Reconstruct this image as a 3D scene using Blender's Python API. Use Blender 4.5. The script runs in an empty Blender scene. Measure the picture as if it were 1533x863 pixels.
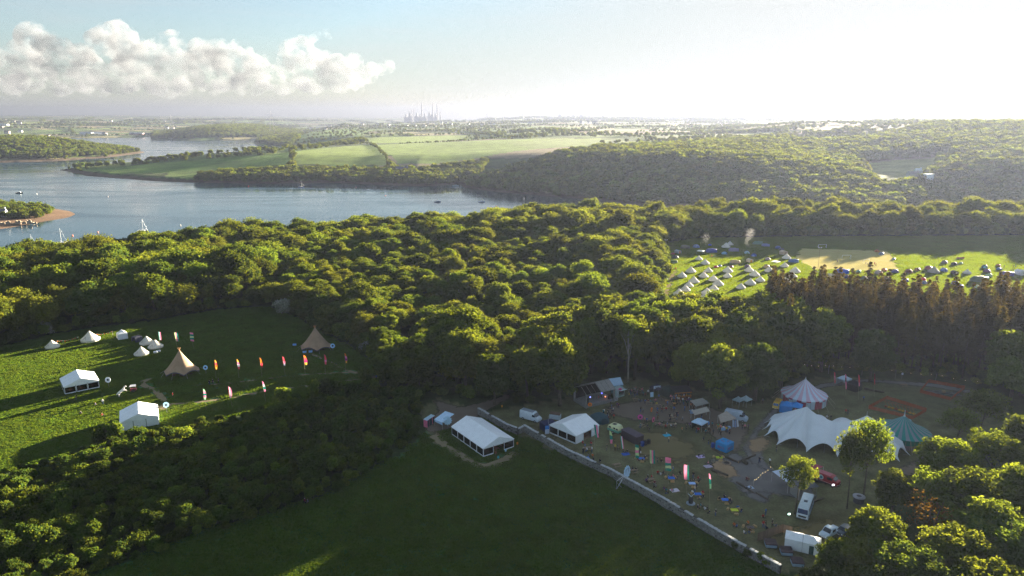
import bpy, bmesh, math, random
import numpy as np
from mathutils import Vector, Matrix

# ------------------------------------------------------------------ camera, sky, sun, exposure
SC = bpy.context.scene
F_PX, CX, CY = 1060.0, 766.5, 431.5          # focal length and centre in photo pixels
PITCH = math.radians(13.75)
CAM_H = 80.0
SUN_AZ, SUN_EL = math.radians(42.0), math.radians(7.8)

cam_data = bpy.data.cameras.new('camera')
cam_data.sensor_width = 36.0
cam_data.lens = 36.0 * F_PX / 1533.0
cam_data.clip_start = 1.0
cam_data.clip_end = 80000.0
cam = bpy.data.objects.new('camera', cam_data)
SC.collection.objects.link(cam)
cam.location = (0, 0, CAM_H)
cam.rotation_euler = (math.radians(90) - PITCH, 0, 0)
SC.camera = cam

world = bpy.data.worlds.new('World')
SC.world = world
world.use_nodes = True
wn, wl = world.node_tree.nodes, world.node_tree.links
wn.clear()
w_out = wn.new('ShaderNodeOutputWorld')
w_bg = wn.new('ShaderNodeBackground')
w_sky = wn.new('ShaderNodeTexSky')
w_sky.sky_type = 'NISHITA'
w_sky.sun_disc = False
w_sky.sun_elevation = SUN_EL
w_sky.sun_rotation = SUN_AZ
w_sky.altitude = 100
w_sky.air_density = 1.0
w_sky.dust_density = 0.9
w_sky.ozone_density = 3.0
w_bg.inputs['Strength'].default_value = 0.05
# thin high cloud all over the sky
w_tc = wn.new('ShaderNodeTexCoord')
w_map = wn.new('ShaderNodeMapping'); w_map.inputs['Scale'].default_value = (1.6, 1.6, 14.0)
w_noi = wn.new('ShaderNodeTexNoise'); w_noi.inputs['Scale'].default_value = 2.2; w_noi.inputs['Detail'].default_value = 7; w_noi.inputs['Roughness'].default_value = 0.6
w_noi.inputs['Distortion'].default_value = 0.4
w_rmp = wn.new('ShaderNodeMapRange'); w_rmp.inputs[1].default_value = 0.47; w_rmp.inputs[2].default_value = 0.75; w_rmp.inputs[3].default_value = 0.0; w_rmp.inputs[4].default_value = 0.30
w_mix = wn.new('ShaderNodeMix'); w_mix.data_type = 'RGBA'
w_bw = wn.new('ShaderNodeRGBToBW')
w_scl = wn.new('ShaderNodeVectorMath'); w_scl.operation = 'SCALE'; w_scl.inputs['Scale'].default_value = 1.1
wl.new(w_tc.outputs['Generated'], w_map.inputs['Vector'])
wl.new(w_map.outputs[0], w_noi.inputs['Vector'])
wl.new(w_noi.outputs[0], w_rmp.inputs[0])
wl.new(w_rmp.outputs[0], w_mix.inputs['Factor'])
wl.new(w_sky.outputs[0], w_mix.inputs['A'])
wl.new(w_sky.outputs[0], w_bw.inputs[0])
wl.new(w_bw.outputs[0], w_scl.inputs[0])
wl.new(w_scl.outputs[0], w_mix.inputs['B'])
w_wb = wn.new('ShaderNodeMix'); w_wb.data_type = 'RGBA'; w_wb.blend_type = 'MULTIPLY'; w_wb.inputs['Factor'].default_value = 1.0; w_wb.inputs['B'].default_value = (0.69, 0.695, 0.68, 1)
w_veil = wn.new('ShaderNodeMix'); w_veil.data_type = 'RGBA'; w_veil.inputs['Factor'].default_value = 0.50; w_veil.inputs['B'].default_value = (0.84, 0.94, 0.98, 1)   # high thin veil of cloud over the whole sky
# the veil spreads the glare round the sun: brightness is capped, hue kept
w_lum = wn.new('ShaderNodeRGBToBW'); w_div = wn.new('ShaderNodeMath'); w_div.operation = 'DIVIDE'; w_div.inputs[0].default_value = 2.9; w_one = wn.new('ShaderNodeMath'); w_one.operation = 'MINIMUM'; w_one.inputs[1].default_value = 1.0
w_min = wn.new('ShaderNodeVectorMath'); w_min.operation = 'SCALE'
wl.new(w_mix.outputs['Result'], w_lum.inputs[0]); wl.new(w_lum.outputs[0], w_div.inputs[1]); wl.new(w_div.outputs[0], w_one.inputs[0]); wl.new(w_one.outputs[0], w_min.inputs['Scale'])
w_inv = wn.new('ShaderNodeMapRange'); w_inv.inputs[1].default_value = 1.0; w_inv.inputs[2].default_value = 0.35; w_inv.inputs[3].default_value = 0.15; w_inv.inputs[4].default_value = 1.0
w_pale = wn.new('ShaderNodeMix'); w_pale.data_type = 'RGBA'; w_pb = wn.new('ShaderNodeRGBToBW')
wl.new(w_mix.outputs['Result'], w_min.inputs[0]); wl.new(w_one.outputs[0], w_inv.inputs[0]); wl.new(w_inv.outputs[0], w_pale.inputs['Factor']); wl.new(w_min.outputs[0], w_pale.inputs['A']); wl.new(w_min.outputs[0], w_pb.inputs[0]); wl.new(w_pb.outputs[0], w_pale.inputs['B']); wl.new(w_pale.outputs['Result'], w_veil.inputs['A']); wl.new(w_veil.outputs['Result'], w_wb.inputs['A']); wl.new(w_wb.outputs['Result'], w_bg.inputs['Color'])
wl.new(w_bg.outputs[0], w_out.inputs['Surface'])

sun_data = bpy.data.lights.new('sun', 'SUN')
sun_data.energy = 5.0
sun_data.angle = math.radians(0.53)
sun_data.color = (1.0, 0.86, 0.64)
sun = bpy.data.objects.new('sun', sun_data)
SC.collection.objects.link(sun)
SUN_DIR = Vector((math.sin(SUN_AZ) * math.cos(SUN_EL), math.cos(SUN_AZ) * math.cos(SUN_EL), math.sin(SUN_EL)))
sun.rotation_euler = SUN_DIR.to_track_quat('Z', 'Y').to_euler()

SC.view_settings.view_transform = 'Standard'
SC.view_settings.look = 'None'
SC.view_settings.gamma = 1.0
SC.view_settings.use_curve_mapping = False
SC.view_settings.exposure = 3.65
SC.render.engine = 'CYCLES'
SC.cycles.use_denoising = True
SC.cycles.denoising_prefilter = 'NONE'
SC.cycles.max_bounces = 5
SC.cycles.diffuse_bounces = 2
SC.cycles.glossy_bounces = 2
SC.cycles.transmission_bounces = 3
SC.cycles.transparent_max_bounces = 8
SC.cycles.volume_bounces = 1
SC.cycles.caustics_reflective = False
SC.cycles.caustics_refractive = False
SC.cycles.sample_clamp_indirect = 4.0

# ------------------------------------------------------------------ helpers
COL = SC.collection
RNG = np.random.default_rng(11)
random.seed(5)

def ray(px, py):
    a, b = (px - CX) / F_PX, -(py - CY) / F_PX
    return a, math.cos(PITCH) + b * math.sin(PITCH), -math.sin(PITCH) + b * math.cos(PITCH)

def P(px, py, z=0.0):
    """ground point (height z) that a spot of the photograph shows"""
    dx, dy, dz = ray(px, py)
    t = (z - CAM_H) / dz
    return dx * t, dy * t

def P3(px, py, z=0.0):
    x, y = P(px, py, z)
    return Vector((x, y, z))

def polyP(pts, z=0.0):
    return np.array([P(a, b, z) for a, b in pts])

def inside(pts, poly):
    x, y = pts[:, 0], pts[:, 1]
    res = np.zeros(len(pts), bool)
    n = len(poly)
    for i in range(n):
        x1, y1 = poly[i]; x2, y2 = poly[(i + 1) % n]
        c = (y1 > y) != (y2 > y)
        with np.errstate(divide='ignore', invalid='ignore'):
            xi = (x2 - x1) * (y - y1) / (y2 - y1) + x1
        res ^= c & (x < xi)
    return res

def polydist(pts, poly, closed=True):
    best = np.full(len(pts), 1e12)
    n = len(poly)
    for i in range(n if closed else n - 1):
        a, b = poly[i], poly[(i + 1) % n]
        ab = b - a
        L = max((ab ** 2).sum(), 1e-9)
        t = np.clip(((pts - a) @ ab) / L, 0, 1)
        d = ((pts - (a + t[:, None] * ab)) ** 2).sum(1)
        best = np.minimum(best, d)
    return np.sqrt(best)

def tag(o, label=None, cat=None, group=None, kind=None):
    if label: o['label'] = label
    if cat: o['category'] = cat
    if group: o['group'] = group
    if kind: o['kind'] = kind
    return o

def link(name, me, parent=None):
    o = bpy.data.objects.new(name, me)
    COL.objects.link(o)
    if parent is not None: o.parent = parent
    return o

def thing(name, label, cat, loc=(0, 0, 0), rz=0.0, group=None, s=1.0):
    o = bpy.data.objects.new(name, None)
    COL.objects.link(o)
    o.empty_display_size = 0.3
    o.location = loc if len(loc) == 3 else (loc[0], loc[1], 0)
    o.rotation_euler = (0, 0, rz)
    o.scale = (s, s, s)
    return tag(o, label, cat, group)

def copy_tree(o, parent=None):
    c = o.copy(); COL.objects.link(c)
    if parent is not None: c.parent = parent
    for ch in o.children: copy_tree(ch, c)
    return c

def np_mesh(name, v, f, mats=(), smooth=False, fmat=None):
    """mesh from numpy verts and an (n,4) or (n,3) face array"""
    v = np.asarray(v, np.float32); f = np.asarray(f, np.int32)
    me = bpy.data.meshes.new(name)
    n, k = f.shape
    me.vertices.add(len(v)); me.vertices.foreach_set('co', v.ravel())
    me.loops.add(n * k); me.loops.foreach_set('vertex_index', f.ravel())
    me.polygons.add(n); me.polygons.foreach_set('loop_start', np.arange(0, n * k, k, dtype=np.int32))
    if fmat is not None: me.polygons.foreach_set('material_index', np.asarray(fmat, np.int32))
    me.polygons.foreach_set('use_smooth', np.full(n, bool(smooth)))
    for m in mats: me.materials.append(m)
    me.update(calc_edges=True)
    return me

class MB:
    """collects simple shapes and links them as one mesh object"""
    def __init__(self): self.v, self.f, self.m, self.mi, self.sm = [], [], [], 0, []
    def add(self, vs, fs, smooth=False):
        o = len(self.v); self.v += [tuple(p) for p in vs]
        for f in fs: self.f.append(tuple(o + i for i in f)); self.m.append(self.mi); self.sm.append(smooth)
        return self
    def mat(self, i): self.mi = i; return self
    def box(self, x0, x1, y0, y1, z0, z1):
        vs = [(x0,y0,z0),(x1,y0,z0),(x1,y1,z0),(x0,y1,z0),(x0,y0,z1),(x1,y0,z1),(x1,y1,z1),(x0,y1,z1)]
        return self.add(vs, [(0,3,2,1),(4,5,6,7),(0,1,5,4),(1,2,6,5),(2,3,7,6),(3,0,4,7)])
    def cbox(self, cx, cy, cz, sx, sy, sz): return self.box(cx-sx/2, cx+sx/2, cy-sy/2, cy+sy/2, cz-sz/2, cz+sz/2)
    def rbox(self, x0, x1, y0, y1, z0, z1, b=0.05, seg=2):
        bm = bmesh.new(); bmesh.ops.create_cube(bm, size=1.0)
        for v in bm.verts: v.co = Vector((x0 + (v.co.x+.5)*(x1-x0), y0 + (v.co.y+.5)*(y1-y0), z0 + (v.co.z+.5)*(z1-z0)))
        bmesh.ops.bevel(bm, geom=bm.edges[:], offset=b, segments=seg, affect='EDGES', profile=.5)
        return self.bm(bm)
    def bm(self, bm, smooth=False):
        bm.verts.ensure_lookup_table(); bm.verts.index_update()
        self.add([v.co[:] for v in bm.verts], [[v.index for v in f.verts] for f in bm.faces], smooth); bm.free(); return self
    def quad(self, a, b, c, d): return self.add([a, b, c, d], [(0, 1, 2, 3)])
    def slab(self, pts, t):
        """flat or bent panel of n points given thickness t along its normal"""
        ps = [Vector(p) for p in pts]; n = (ps[1]-ps[0]).cross(ps[-1]-ps[0]).normalized() * t
        k = len(ps); vs = ps + [p - n for p in ps]
        fs = [tuple(range(k)), tuple(range(2*k-1, k-1, -1))] + [(i, i+k, (i+1) % k + k, (i+1) % k) for i in range(k)]
        return self.add([tuple(p) for p in vs], fs)
    def tube(self, pts, r, n=6, cap=True):
        ps = [Vector(p) for p in pts]; rs = r if isinstance(r, (list, tuple)) else [r]*len(ps)
        vs, fs = [], []
        for i, p in enumerate(ps):
            d = (ps[min(i+1, len(ps)-1)] - ps[max(i-1, 0)]).normalized()
            a = d.cross(Vector((0, 0, 1)));
            if a.length < 1e-3: a = Vector((1, 0, 0))
            a.normalize(); b = d.cross(a)
            for k in range(n):
                t = 2*math.pi*k/n; vs.append(tuple(p + (a*math.cos(t) + b*math.sin(t))*rs[i]))
        for i in range(len(ps)-1):
            for k in range(n): fs.append((i*n+k, i*n+(k+1) % n, (i+1)*n+(k+1) % n, (i+1)*n+k))
        if cap: fs += [tuple(range(n-1, -1, -1)), tuple((len(ps)-1)*n+k for k in range(n))]
        return self.add(vs, fs, n > 5)
    def lathe(self, prof, n=16, cx=0, cy=0, a0=0.0, a1=2*math.pi, sx=1.0, sy=1.0, smooth=True):
        full = abs(a1-a0-2*math.pi) < 1e-6; m = n if full else n+1
        vs, fs = [], []
        for r, z in prof:
            for k in range(m):
                t = a0+(a1-a0)*k/n; vs.append((cx+r*sx*math.cos(t), cy+r*sy*math.sin(t), z))
        for i in range(len(prof)-1):
            for k in range(n): fs.append((i*m+k, i*m+(k+1) % m, (i+1)*m+(k+1) % m, (i+1)*m+k))
        return self.add(vs, fs, smooth)
    def disc(self, c, nrm, r, t, n=16, rim=None):
        c = Vector(c); nrm = Vector(nrm).normalized(); a = nrm.cross(Vector((0,0,1)))
        if a.length < 1e-3: a = Vector((1,0,0))
        a.normalize(); b = nrm.cross(a)
        rr = [r if rim is None else r*rim(k) for k in range(n)]
        fr = [tuple(c + nrm*t/2 + (a*math.cos(2*math.pi*k/n)+b*math.sin(2*math.pi*k/n))*rr[k]) for k in range(n)]
        bk = [tuple(Vector(p) - nrm*t) for p in fr]
        return self.add(fr+bk, [tuple(range(n)), tuple(range(2*n-1, n-1, -1))] + [(k, k+n, (k+1) % n+n, (k+1) % n) for k in range(n)])
    def mesh(self, name, mats):
        me = bpy.data.meshes.new(name); me.from_pydata(self.v, [], self.f)
        for m in (mats if isinstance(mats, (list, tuple)) else [mats]): me.materials.append(m)
        me.polygons.foreach_set('material_index', self.m); me.polygons.foreach_set('use_smooth', self.sm)
        bm = bmesh.new(); bm.from_mesh(me); bmesh.ops.recalc_face_normals(bm, faces=bm.faces[:]); bm.to_mesh(me); bm.free()
        me.update(); return me
    def build(self, name, mats, parent=None): return link(name, self.mesh(name, mats), parent)

# ------------------------------------------------------------------ materials
MATS = {}
def srgb(h):
    h = h.lstrip('#'); c = [int(h[i:i+2], 16)/255 for i in (0, 2, 4)]
    return tuple(x/12.92 if x <= .04045 else ((x+.055)/1.055)**2.4 for x in c)

def mat(name, col, rough=0.7, metal=0.0, var=0.12, scale=3.0, bump=0.0, spec=0.3, trans=0.0, emit=None, estr=0.0, objvar=0.0):
    """painted / fabric / timber surface: base colour broken up by two octaves of procedural noise"""
    if name in MATS: return MATS[name]
    m = bpy.data.materials.new(name); m.use_nodes = True; MATS[name] = m
    n, l = m.node_tree.nodes, m.node_tree.links; n.clear()
    out = n.new('ShaderNodeOutputMaterial'); bs = n.new('ShaderNodeBsdfPrincipled')
    bs.inputs['Roughness'].default_value = rough; bs.inputs['Metallic'].default_value = metal
    bs.inputs['Specular IOR Level'].default_value = spec
    tc = n.new('ShaderNodeTexCoord'); noi = n.new('ShaderNodeTexNoise'); noi.inputs['Scale'].default_value = scale; noi.inputs['Detail'].default_value = 5
    mr = n.new('ShaderNodeMapRange'); mr.inputs[1].default_value = .3; mr.inputs[2].default_value = .7; mr.inputs[3].default_value = 1-var; mr.inputs[4].default_value = 1+var
    sc = n.new('ShaderNodeVectorMath'); sc.operation = 'SCALE'; sc.inputs[0].default_value = col[:3]
    l.new(tc.outputs['Object'], noi.inputs['Vector']); l.new(noi.outputs[0], mr.inputs[0]); l.new(mr.outputs[0], sc.inputs['Scale'])
    src = sc.outputs[0]
    if objvar:
        oi = n.new('ShaderNodeObjectInfo'); hs = n.new('ShaderNodeHueSaturation'); m2 = n.new('ShaderNodeMapRange')
        m2.inputs[3].default_value = 1-objvar; m2.inputs[4].default_value = 1+objvar
        l.new(oi.outputs['Random'], m2.inputs[0]); l.new(m2.outputs[0], hs.inputs['Value']); l.new(src, hs.inputs['Color']); src = hs.outputs[0]
    l.new(src, bs.inputs['Base Color'])
    if bump:
        bp = n.new('ShaderNodeBump'); bp.inputs['Strength'].default_value = bump; bp.inputs['Distance'].default_value = .05
        l.new(noi.outputs[0], bp.inputs['Height']); l.new(bp.outputs[0], bs.inputs['Normal'])
    if emit: bs.inputs['Emission Color'].default_value = (*emit, 1); bs.inputs['Emission Strength'].default_value = estr
    if trans:
        tr = n.new('ShaderNodeBsdfTranslucent'); mx = n.new('ShaderNodeMixShader'); mx.inputs[0].default_value = trans
        l.new(src, tr.inputs['Color']); l.new(bs.outputs[0], mx.inputs[1]); l.new(tr.outputs[0], mx.inputs[2]); l.new(mx.outputs[0], out.inputs[0])
    else: l.new(bs.outputs[0], out.inputs[0])
    return m

def leafmat(name, lo, hi, trans=0.45, warm=(1.0, 1.0, 0.6), objvar=0.25):
    """leaf: colour by clump tint and by tree, part of the light passes through"""
    m = bpy.data.materials.new(name); m.use_nodes = True; MATS[name] = m
    n, l = m.node_tree.nodes, m.node_tree.links; n.clear()
    out = n.new('ShaderNodeOutputMaterial'); at = n.new('ShaderNodeAttribute'); at.attribute_name = 'tint'
    oi = n.new('ShaderNodeObjectInfo'); mx = n.new('ShaderNodeMix'); mx.data_type = 'RGBA'
    mx.inputs['A'].default_value = (*lo, 1); mx.inputs['B'].default_value = (*hi, 1)
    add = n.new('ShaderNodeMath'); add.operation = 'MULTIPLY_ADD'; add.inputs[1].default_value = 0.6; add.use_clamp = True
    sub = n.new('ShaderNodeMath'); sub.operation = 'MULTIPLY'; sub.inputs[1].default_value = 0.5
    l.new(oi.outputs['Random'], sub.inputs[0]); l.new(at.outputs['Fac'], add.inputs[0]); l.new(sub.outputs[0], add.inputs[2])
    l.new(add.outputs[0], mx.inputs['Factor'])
    hs = n.new('ShaderNodeHueSaturation'); mr = n.new('ShaderNodeMapRange'); mr.inputs[3].default_value = 1-objvar; mr.inputs[4].default_value = 1+objvar
    wn_ = n.new('ShaderNodeTexWhiteNoise'); wn_.noise_dimensions = '1D'; mh = n.new('ShaderNodeMapRange'); mh.inputs[3].default_value = .487; mh.inputs[4].default_value = .515
    l.new(oi.outputs['Random'], wn_.inputs['W']); l.new(wn_.outputs['Value'], mr.inputs[0]); l.new(oi.outputs['Random'], mh.inputs[0])
    l.new(mr.outputs[0], hs.inputs['Value']); l.new(mh.outputs[0], hs.inputs['Hue']); l.new(mx.outputs['Result'], hs.inputs['Color'])
    d = n.new('ShaderNodeBsdfDiffuse'); t = n.new('ShaderNodeBsdfTranslucent'); ms = n.new('ShaderNodeMixShader'); ms.inputs[0].default_value = trans
    tm = n.new('ShaderNodeMix'); tm.data_type = 'RGBA'; tm.blend_type = 'MULTIPLY'; tm.inputs['Factor'].default_value = 1; tm.inputs['B'].default_value = (*warm, 1)
    l.new(hs.outputs[0], d.inputs['Color']); l.new(hs.outputs[0], tm.inputs['A']); l.new(tm.outputs['Result'], t.inputs['Color'])
    l.new(d.outputs[0], ms.inputs[1]); l.new(t.outputs[0], ms.inputs[2]); l.new(ms.outputs[0], out.inputs[0])
    return m
# ------------------------------------------------------------------ land, water
WATER_Z = -28.0
W = WATER_Z
# shorelines, as polygons at the water's level
NEAR = np.array([(-4000, -3000), (-4000, 380), (-1500, 430), (-700, 478), (-500, 520), (-400, 545), (-250, 590), (-100, 650), (0, 690),
                 (100, 715), (260, 735), (600, 700), (1500, 560), (4000, 500), (4000, -3000)], float)
LEFTISLE = polyP([(-160, 352), (-60, 350), (0, 346), (40, 340), (82, 332), (118, 326), (131, 320), (120, 315), (95, 311), (60, 308), (0, 300), (-160, 296)], W)
PENIN = np.vstack([polyP([(95, 254.5), (139, 264), (236, 271), (278, 273), (380, 275), (510, 274), (602, 278), (641, 279), (693, 274.5), (701, 281),
                          (760, 289), (850, 297), (953, 306)], W),
                   np.array([(330, 800), (600, 770), (1500, 620), (9000, 500), (30000, 500), (30000, 30000), (800, 30000)]),
                   polyP([(800, 180.5), (705, 184.5), (690, 187.5), (560, 191.5), (480, 192), (445, 199), (410, 204.5), (379, 212), (385, 217), (427, 220.5), (432, 224), (400, 230.5), (278, 239),
                          (195, 246), (120, 250)], W)])
LEFTHEAD = np.vstack([polyP([(-400, 250), (0, 244), (83, 241.5), (167, 236), (212, 230), (222, 228), (205, 225.5), (170, 222), (0, 219), (-400, 217)], W)])
WOODHEAD = polyP([(219, 208.5), (280, 210.5), (340, 209.5), (400, 208), (440, 203), (462, 198), (440, 195.5), (400, 195), (300, 196), (230, 200)], W)
TOWN = np.vstack([polyP([(-500, 210), (0, 208.5), (150, 207), (218, 207), (235, 204), (300, 200), (400, 194.5), (462, 192), (480, 190)], W),
                  polyP([(560, 188.5), (650, 187), (700, 183.2), (720, 180)], W), np.array([(300, 40000), (-40000, 40000), (-40000, 2500)])])
LANDS = [NEAR, LEFTISLE, PENIN, LEFTHEAD, WOODHEAD, TOWN]

def sstep(a, b, x):
    t = np.clip((x - a) / (b - a), 0, 1); return t * t * (3 - 2 * t)

def vnoise(x, y, s, seed=0):
    """cheap smooth noise from summed sines"""
    r = np.random.default_rng(seed); o = np.zeros_like(x)
    for i in range(5):
        a = r.uniform(0, 2*math.pi); k = r.uniform(.6, 1.7) / s * 2 * math.pi
        o += np.sin((x*math.cos(a) + y*math.sin(a))*k + r.uniform(0, 6.3))
    return o / 5

def height(x, y):
    x = np.asarray(x, float); y = np.asarray(y, float)
    p = np.stack([x, y], 1)
    z = np.full(len(x), WATER_Z - 6.0)
    for li, poly in enumerate(LANDS):
        ins = inside(p, poly); d = polydist(p, poly)
        sd = np.where(ins, d, -d)
        if li == 0:      # the plateau with the fields: flat on top, falling to the shore
            wid = 189 + 105 * sstep(-120, -300, x)          # the slope starts sooner towards the left
            h = WATER_Z - 2 + 7 * sstep(0, 25, sd) + 23 * sstep(15 + .3 * (wid - 189), wid, sd)
            h = np.where(sd > wid, 0.0, h)
        elif li == 1:
            h = WATER_Z - .4 + 1.6 * sstep(-3, 40, sd) + 9 * sstep(35, 130, sd)
        elif li == 2:
            pen = sstep(250, -250, x)             # 1 over the low peninsula, 0 over the wooded hill
            r = np.hypot(x, y)
            low = 3 + 26 * sstep(20, 300, sd) + 14 * sstep(200, 1100, sd)
            hill = 3 + 36 * sstep(0, 260, sd) + 10 * sstep(200, 700, sd) + 5 * vnoise(x, y, 420, 3)
            h = WATER_Z - 3 + 5 * sstep(-6, 30, sd) + pen * low + (1 - pen) * hill
            h = h + sstep(2300, 14000, r) * (34 + 14 * vnoise(x, y, 3200, 5)) + sstep(1500, 2600, r) * 5 * vnoise(x, y, 700, 9) * (sd > 0)
            h = h + 30 * sstep(650, 1100, x) * sstep(1000, 1650, y) * sstep(3800, 2300, y)   # ridge beyond the right edge
            h = h - 17 * np.exp(-(((x - 560) / 150) ** 2 + ((y - 1050) / 330) ** 2))         # the combe with the pale field
        elif li == 3:
            h = WATER_Z - 2 + 4 * sstep(-6, 20, sd) + 34 * sstep(10, 260, sd)
        elif li == 4:
            h = WATER_Z - 2 + 4 * sstep(-6, 40, sd) + 34 * sstep(10, 330, sd)
        else:
            r = np.hypot(x, y)
            h = WATER_Z - 2 + 4 * sstep(-6, 60, sd) + 46 * sstep(60, 1600, sd) + 44 * sstep(1500, 6500, sd) + sstep(200, 1500, sd) * 13 * vnoise(x, y, 1500, 7)
        z = np.where((sd > -8) & (h > z), h, z)
    return z

# pieces of the near ground (photo pixel outlines dropped on the level ground)
LEFT_FIELD = polyP([(-90, 550), (0, 521), (75, 503), (130, 493), (230, 481), (330, 464), (400, 460), (440, 475), (480, 498), (540, 531), (572, 560),
                    (560, 573), (480, 594), (400, 610), (250, 650), (150, 668), (0, 706), (-90, 720)])
FORE_FIELD = np.vstack([polyP([(60, 892), (300, 798), (480, 746), (610, 676), (640, 645), (690, 636), (726, 630), (775, 652), (915, 716), (1165, 856)]), np.array([(70, 60), (40, -60), (-300, -60)])])
FESTIVAL = polyP([(640, 650), (628, 615), (655, 596), (690, 605), (720, 618), (790, 606), (870, 592), (905, 566), (960, 567), (1050, 584), (1125, 606), (1170, 590), (1220, 566), (1300, 566), (1400, 574), (1500, 592), (1520, 640),
                  (1440, 690), (1350, 716), (1310, 760), (1280, 810), (1240, 850), (1165, 858), (915, 718), (775, 654)])
CAMP = np.vstack([polyP([(970, 480), (986, 440), (999, 405), (990, 366), (1040, 357), (1200, 354.5), (1533, 353)]), np.array([(520, 478), (520, 262), (240, 262)]), polyP([(1200, 480), (1060, 476)])])
LANE = polyP([(640, 600), (655, 597), (692, 606), (735, 600), (760, 590), (765, 610), (720, 622), (690, 640), (630, 645)])

def fields_colour(x, y):
    """base colour of the land: grass, woodland floor, ploughland, hay, foreshore"""
    p = np.stack([x, y], 1); n = len(x); c = np.zeros((n, 4)); c[:, 3] = 1
    r = np.hypot(x, y)
    c[:, :3] = (0.030, 0.040, 0.016)             # woodland floor
    far = r > 900
    # patchwork of hedged fields: nearest of jittered cell centres
    cell = 190.0
    gx, gy = np.floor(x / cell), np.floor(y / cell)
    best = np.full(n, 1e9); second = np.full(n, 1e9); idc = np.zeros(n)
    for i in (-1, 0, 1):
        for j in (-1, 0, 1):
            cx_, cy_ = gx + i, gy + j
            h1 = np.modf(np.abs(np.sin(cx_*127.1 + cy_*311.7)*43758.5453))[0]; h2 = np.modf(np.abs(np.sin(cx_*269.5 + cy_*183.3)*43758.5453))[0]
            h3 = np.modf(np.abs(np.sin(cx_*71.7 + cy_*97.3)*24634.634))[0]
            dx, dy = x - (cx_+.15+.7*h1)*cell, y - (cy_+.15+.7*h2)*cell
            d = np.maximum(np.abs(dx*.9+dy*.3), np.abs(dy*.9-dx*.3))
            new = d < best
            second = np.where(new, best, np.minimum(second, d)); best = np.where(new, d, best); idc = np.where(new, h3, idc)
    pal = np.array([(0.085, 0.145, 0.032), (0.115, 0.175, 0.040), (0.150, 0.200, 0.050), (0.075, 0.120, 0.030), (0.240, 0.215, 0.100), (0.130, 0.190, 0.045), (0.200, 0.165, 0.095), (0.060, 0.085, 0.028)])
    fc = pal[(idc * 7.99).astype(int)]
    hedge = (second - best) < np.clip(r*.004, 8, 40)
    c[far, :3] = fc[far]
    hm = far & hedge; c[hm, :3] = (0.035, 0.050, 0.018)
    return p, c, r

# big fields of the opposite shore, drawn where they lie
OPP_FIELDS = [   # outline in photo pixels, height assumed, colour
    ([(130, 253), (200, 248), (280, 241), (400, 233), (432, 228), (437, 246), (360, 250), (250, 259), (170, 262)], -14, (0.115, 0.195, 0.035)),
    ([(437, 228), (520, 219), (556, 218), (582, 240), (590, 247), (440, 247)], -2, (0.165, 0.225, 0.045)),
    ([(559, 218), (640, 213), (800, 209), (900, 207), (905, 214), (780, 226), (720, 237), (640, 246), (596, 246)], 4, (0.150, 0.215, 0.045)),
    ([(535, 209), (640, 204), (700, 202), (690, 210), (600, 214), (560, 215)], 8, (0.170, 0.235, 0.050)),
    ([(430, 201), (520, 194), (560, 195), (540, 204), (450, 209)], -6, (0.125, 0.200, 0.045)),
    ([(1284, 246), (1340, 240), (1415, 236), (1400, 245), (1390, 252), (1380, 262), (1322, 268), (1302, 254)], 6, (0.190, 0.205, 0.065)),
    ([(760, 214), (830, 210), (920, 210), (880, 218), (800, 224)], 8, (0.150, 0.200, 0.055)),
    ([(845, 196), (920, 192), (918, 194), (880, 196.5)], 20, (0.42, 0.37, 0.20)),
    ([(1110, 181), (1148, 179), (1150, 185), (1115, 184)], 40, (0.48, 0.42, 0.26)),
    ([(1205, 202), (1255, 200.5), (1250, 204), (1210, 204.5)], 22, (0.45, 0.40, 0.20)),
    ([(1292, 213), (1330, 211), (1345, 214), (1300, 219)], 20, (0.12, 0.21, 0.04)),
    ([(1300, 209), (1390, 204), (1400, 207), (1345, 210)], 26, (0.16, 0.13, 0.09)),
    ([(0, 186), (60, 181), (95, 183), (60, 189), (0, 190)], 10, (0.20, 0.24, 0.07)),
]

def PT(px, py):
    """where the line of sight through a spot of the photograph first meets the land"""
    dx, dy, dz = ray(px, py); t = np.geomspace(250, 15000, 1400); zz = CAM_H + dz*t; hh = np.maximum(height(dx*t, dy*t), WATER_Z)
    i = int(np.argmax(zz <= hh)) if (zz <= hh).any() else len(t)-1
    return dx*t[i], dy*t[i]
OPP_POLY = [(np.array([PT(*p) for p in o]), c) for o, _, c in OPP_FIELDS]

def land_colour(x, y, z):
    p, c, r = fields_colour(x, y)
    for poly, colr in OPP_POLY:
        c[inside(p, poly), :3] = colr
    near = inside(p, NEAR)
    c[near, :3] = (0.034, 0.052, 0.017)
    for poly in (LEFT_FIELD, FORE_FIELD, CAMP):
        c[near & inside(p, poly), :3] = (0.045, 0.122, 0.036)
    c[near & inside(p, CAMP), :3] = (0.080, 0.132, 0.030)          # pasture, its yellow raised to stand in for the low sun on it
    fest = near & inside(p, FESTIVAL)
    c[fest, :3] = (0.118, 0.118, 0.058)
    bank = inside(p, polyP([(10, 400), (20, 388), (60, 383), (72, 388), (50, 398)], -24)); c[bank, :3] = (0.16, 0.17, 0.045)
    shore = (z < WATER_Z + 3.0) & ~(r > 2600)
    c[shore, :3] = (0.105, 0.078, 0.052)
    isl = inside(p, LEFTISLE) & (z < WATER_Z + 2.4); c[isl, :3] = (0.165, 0.105, 0.065)
    return c

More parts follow.
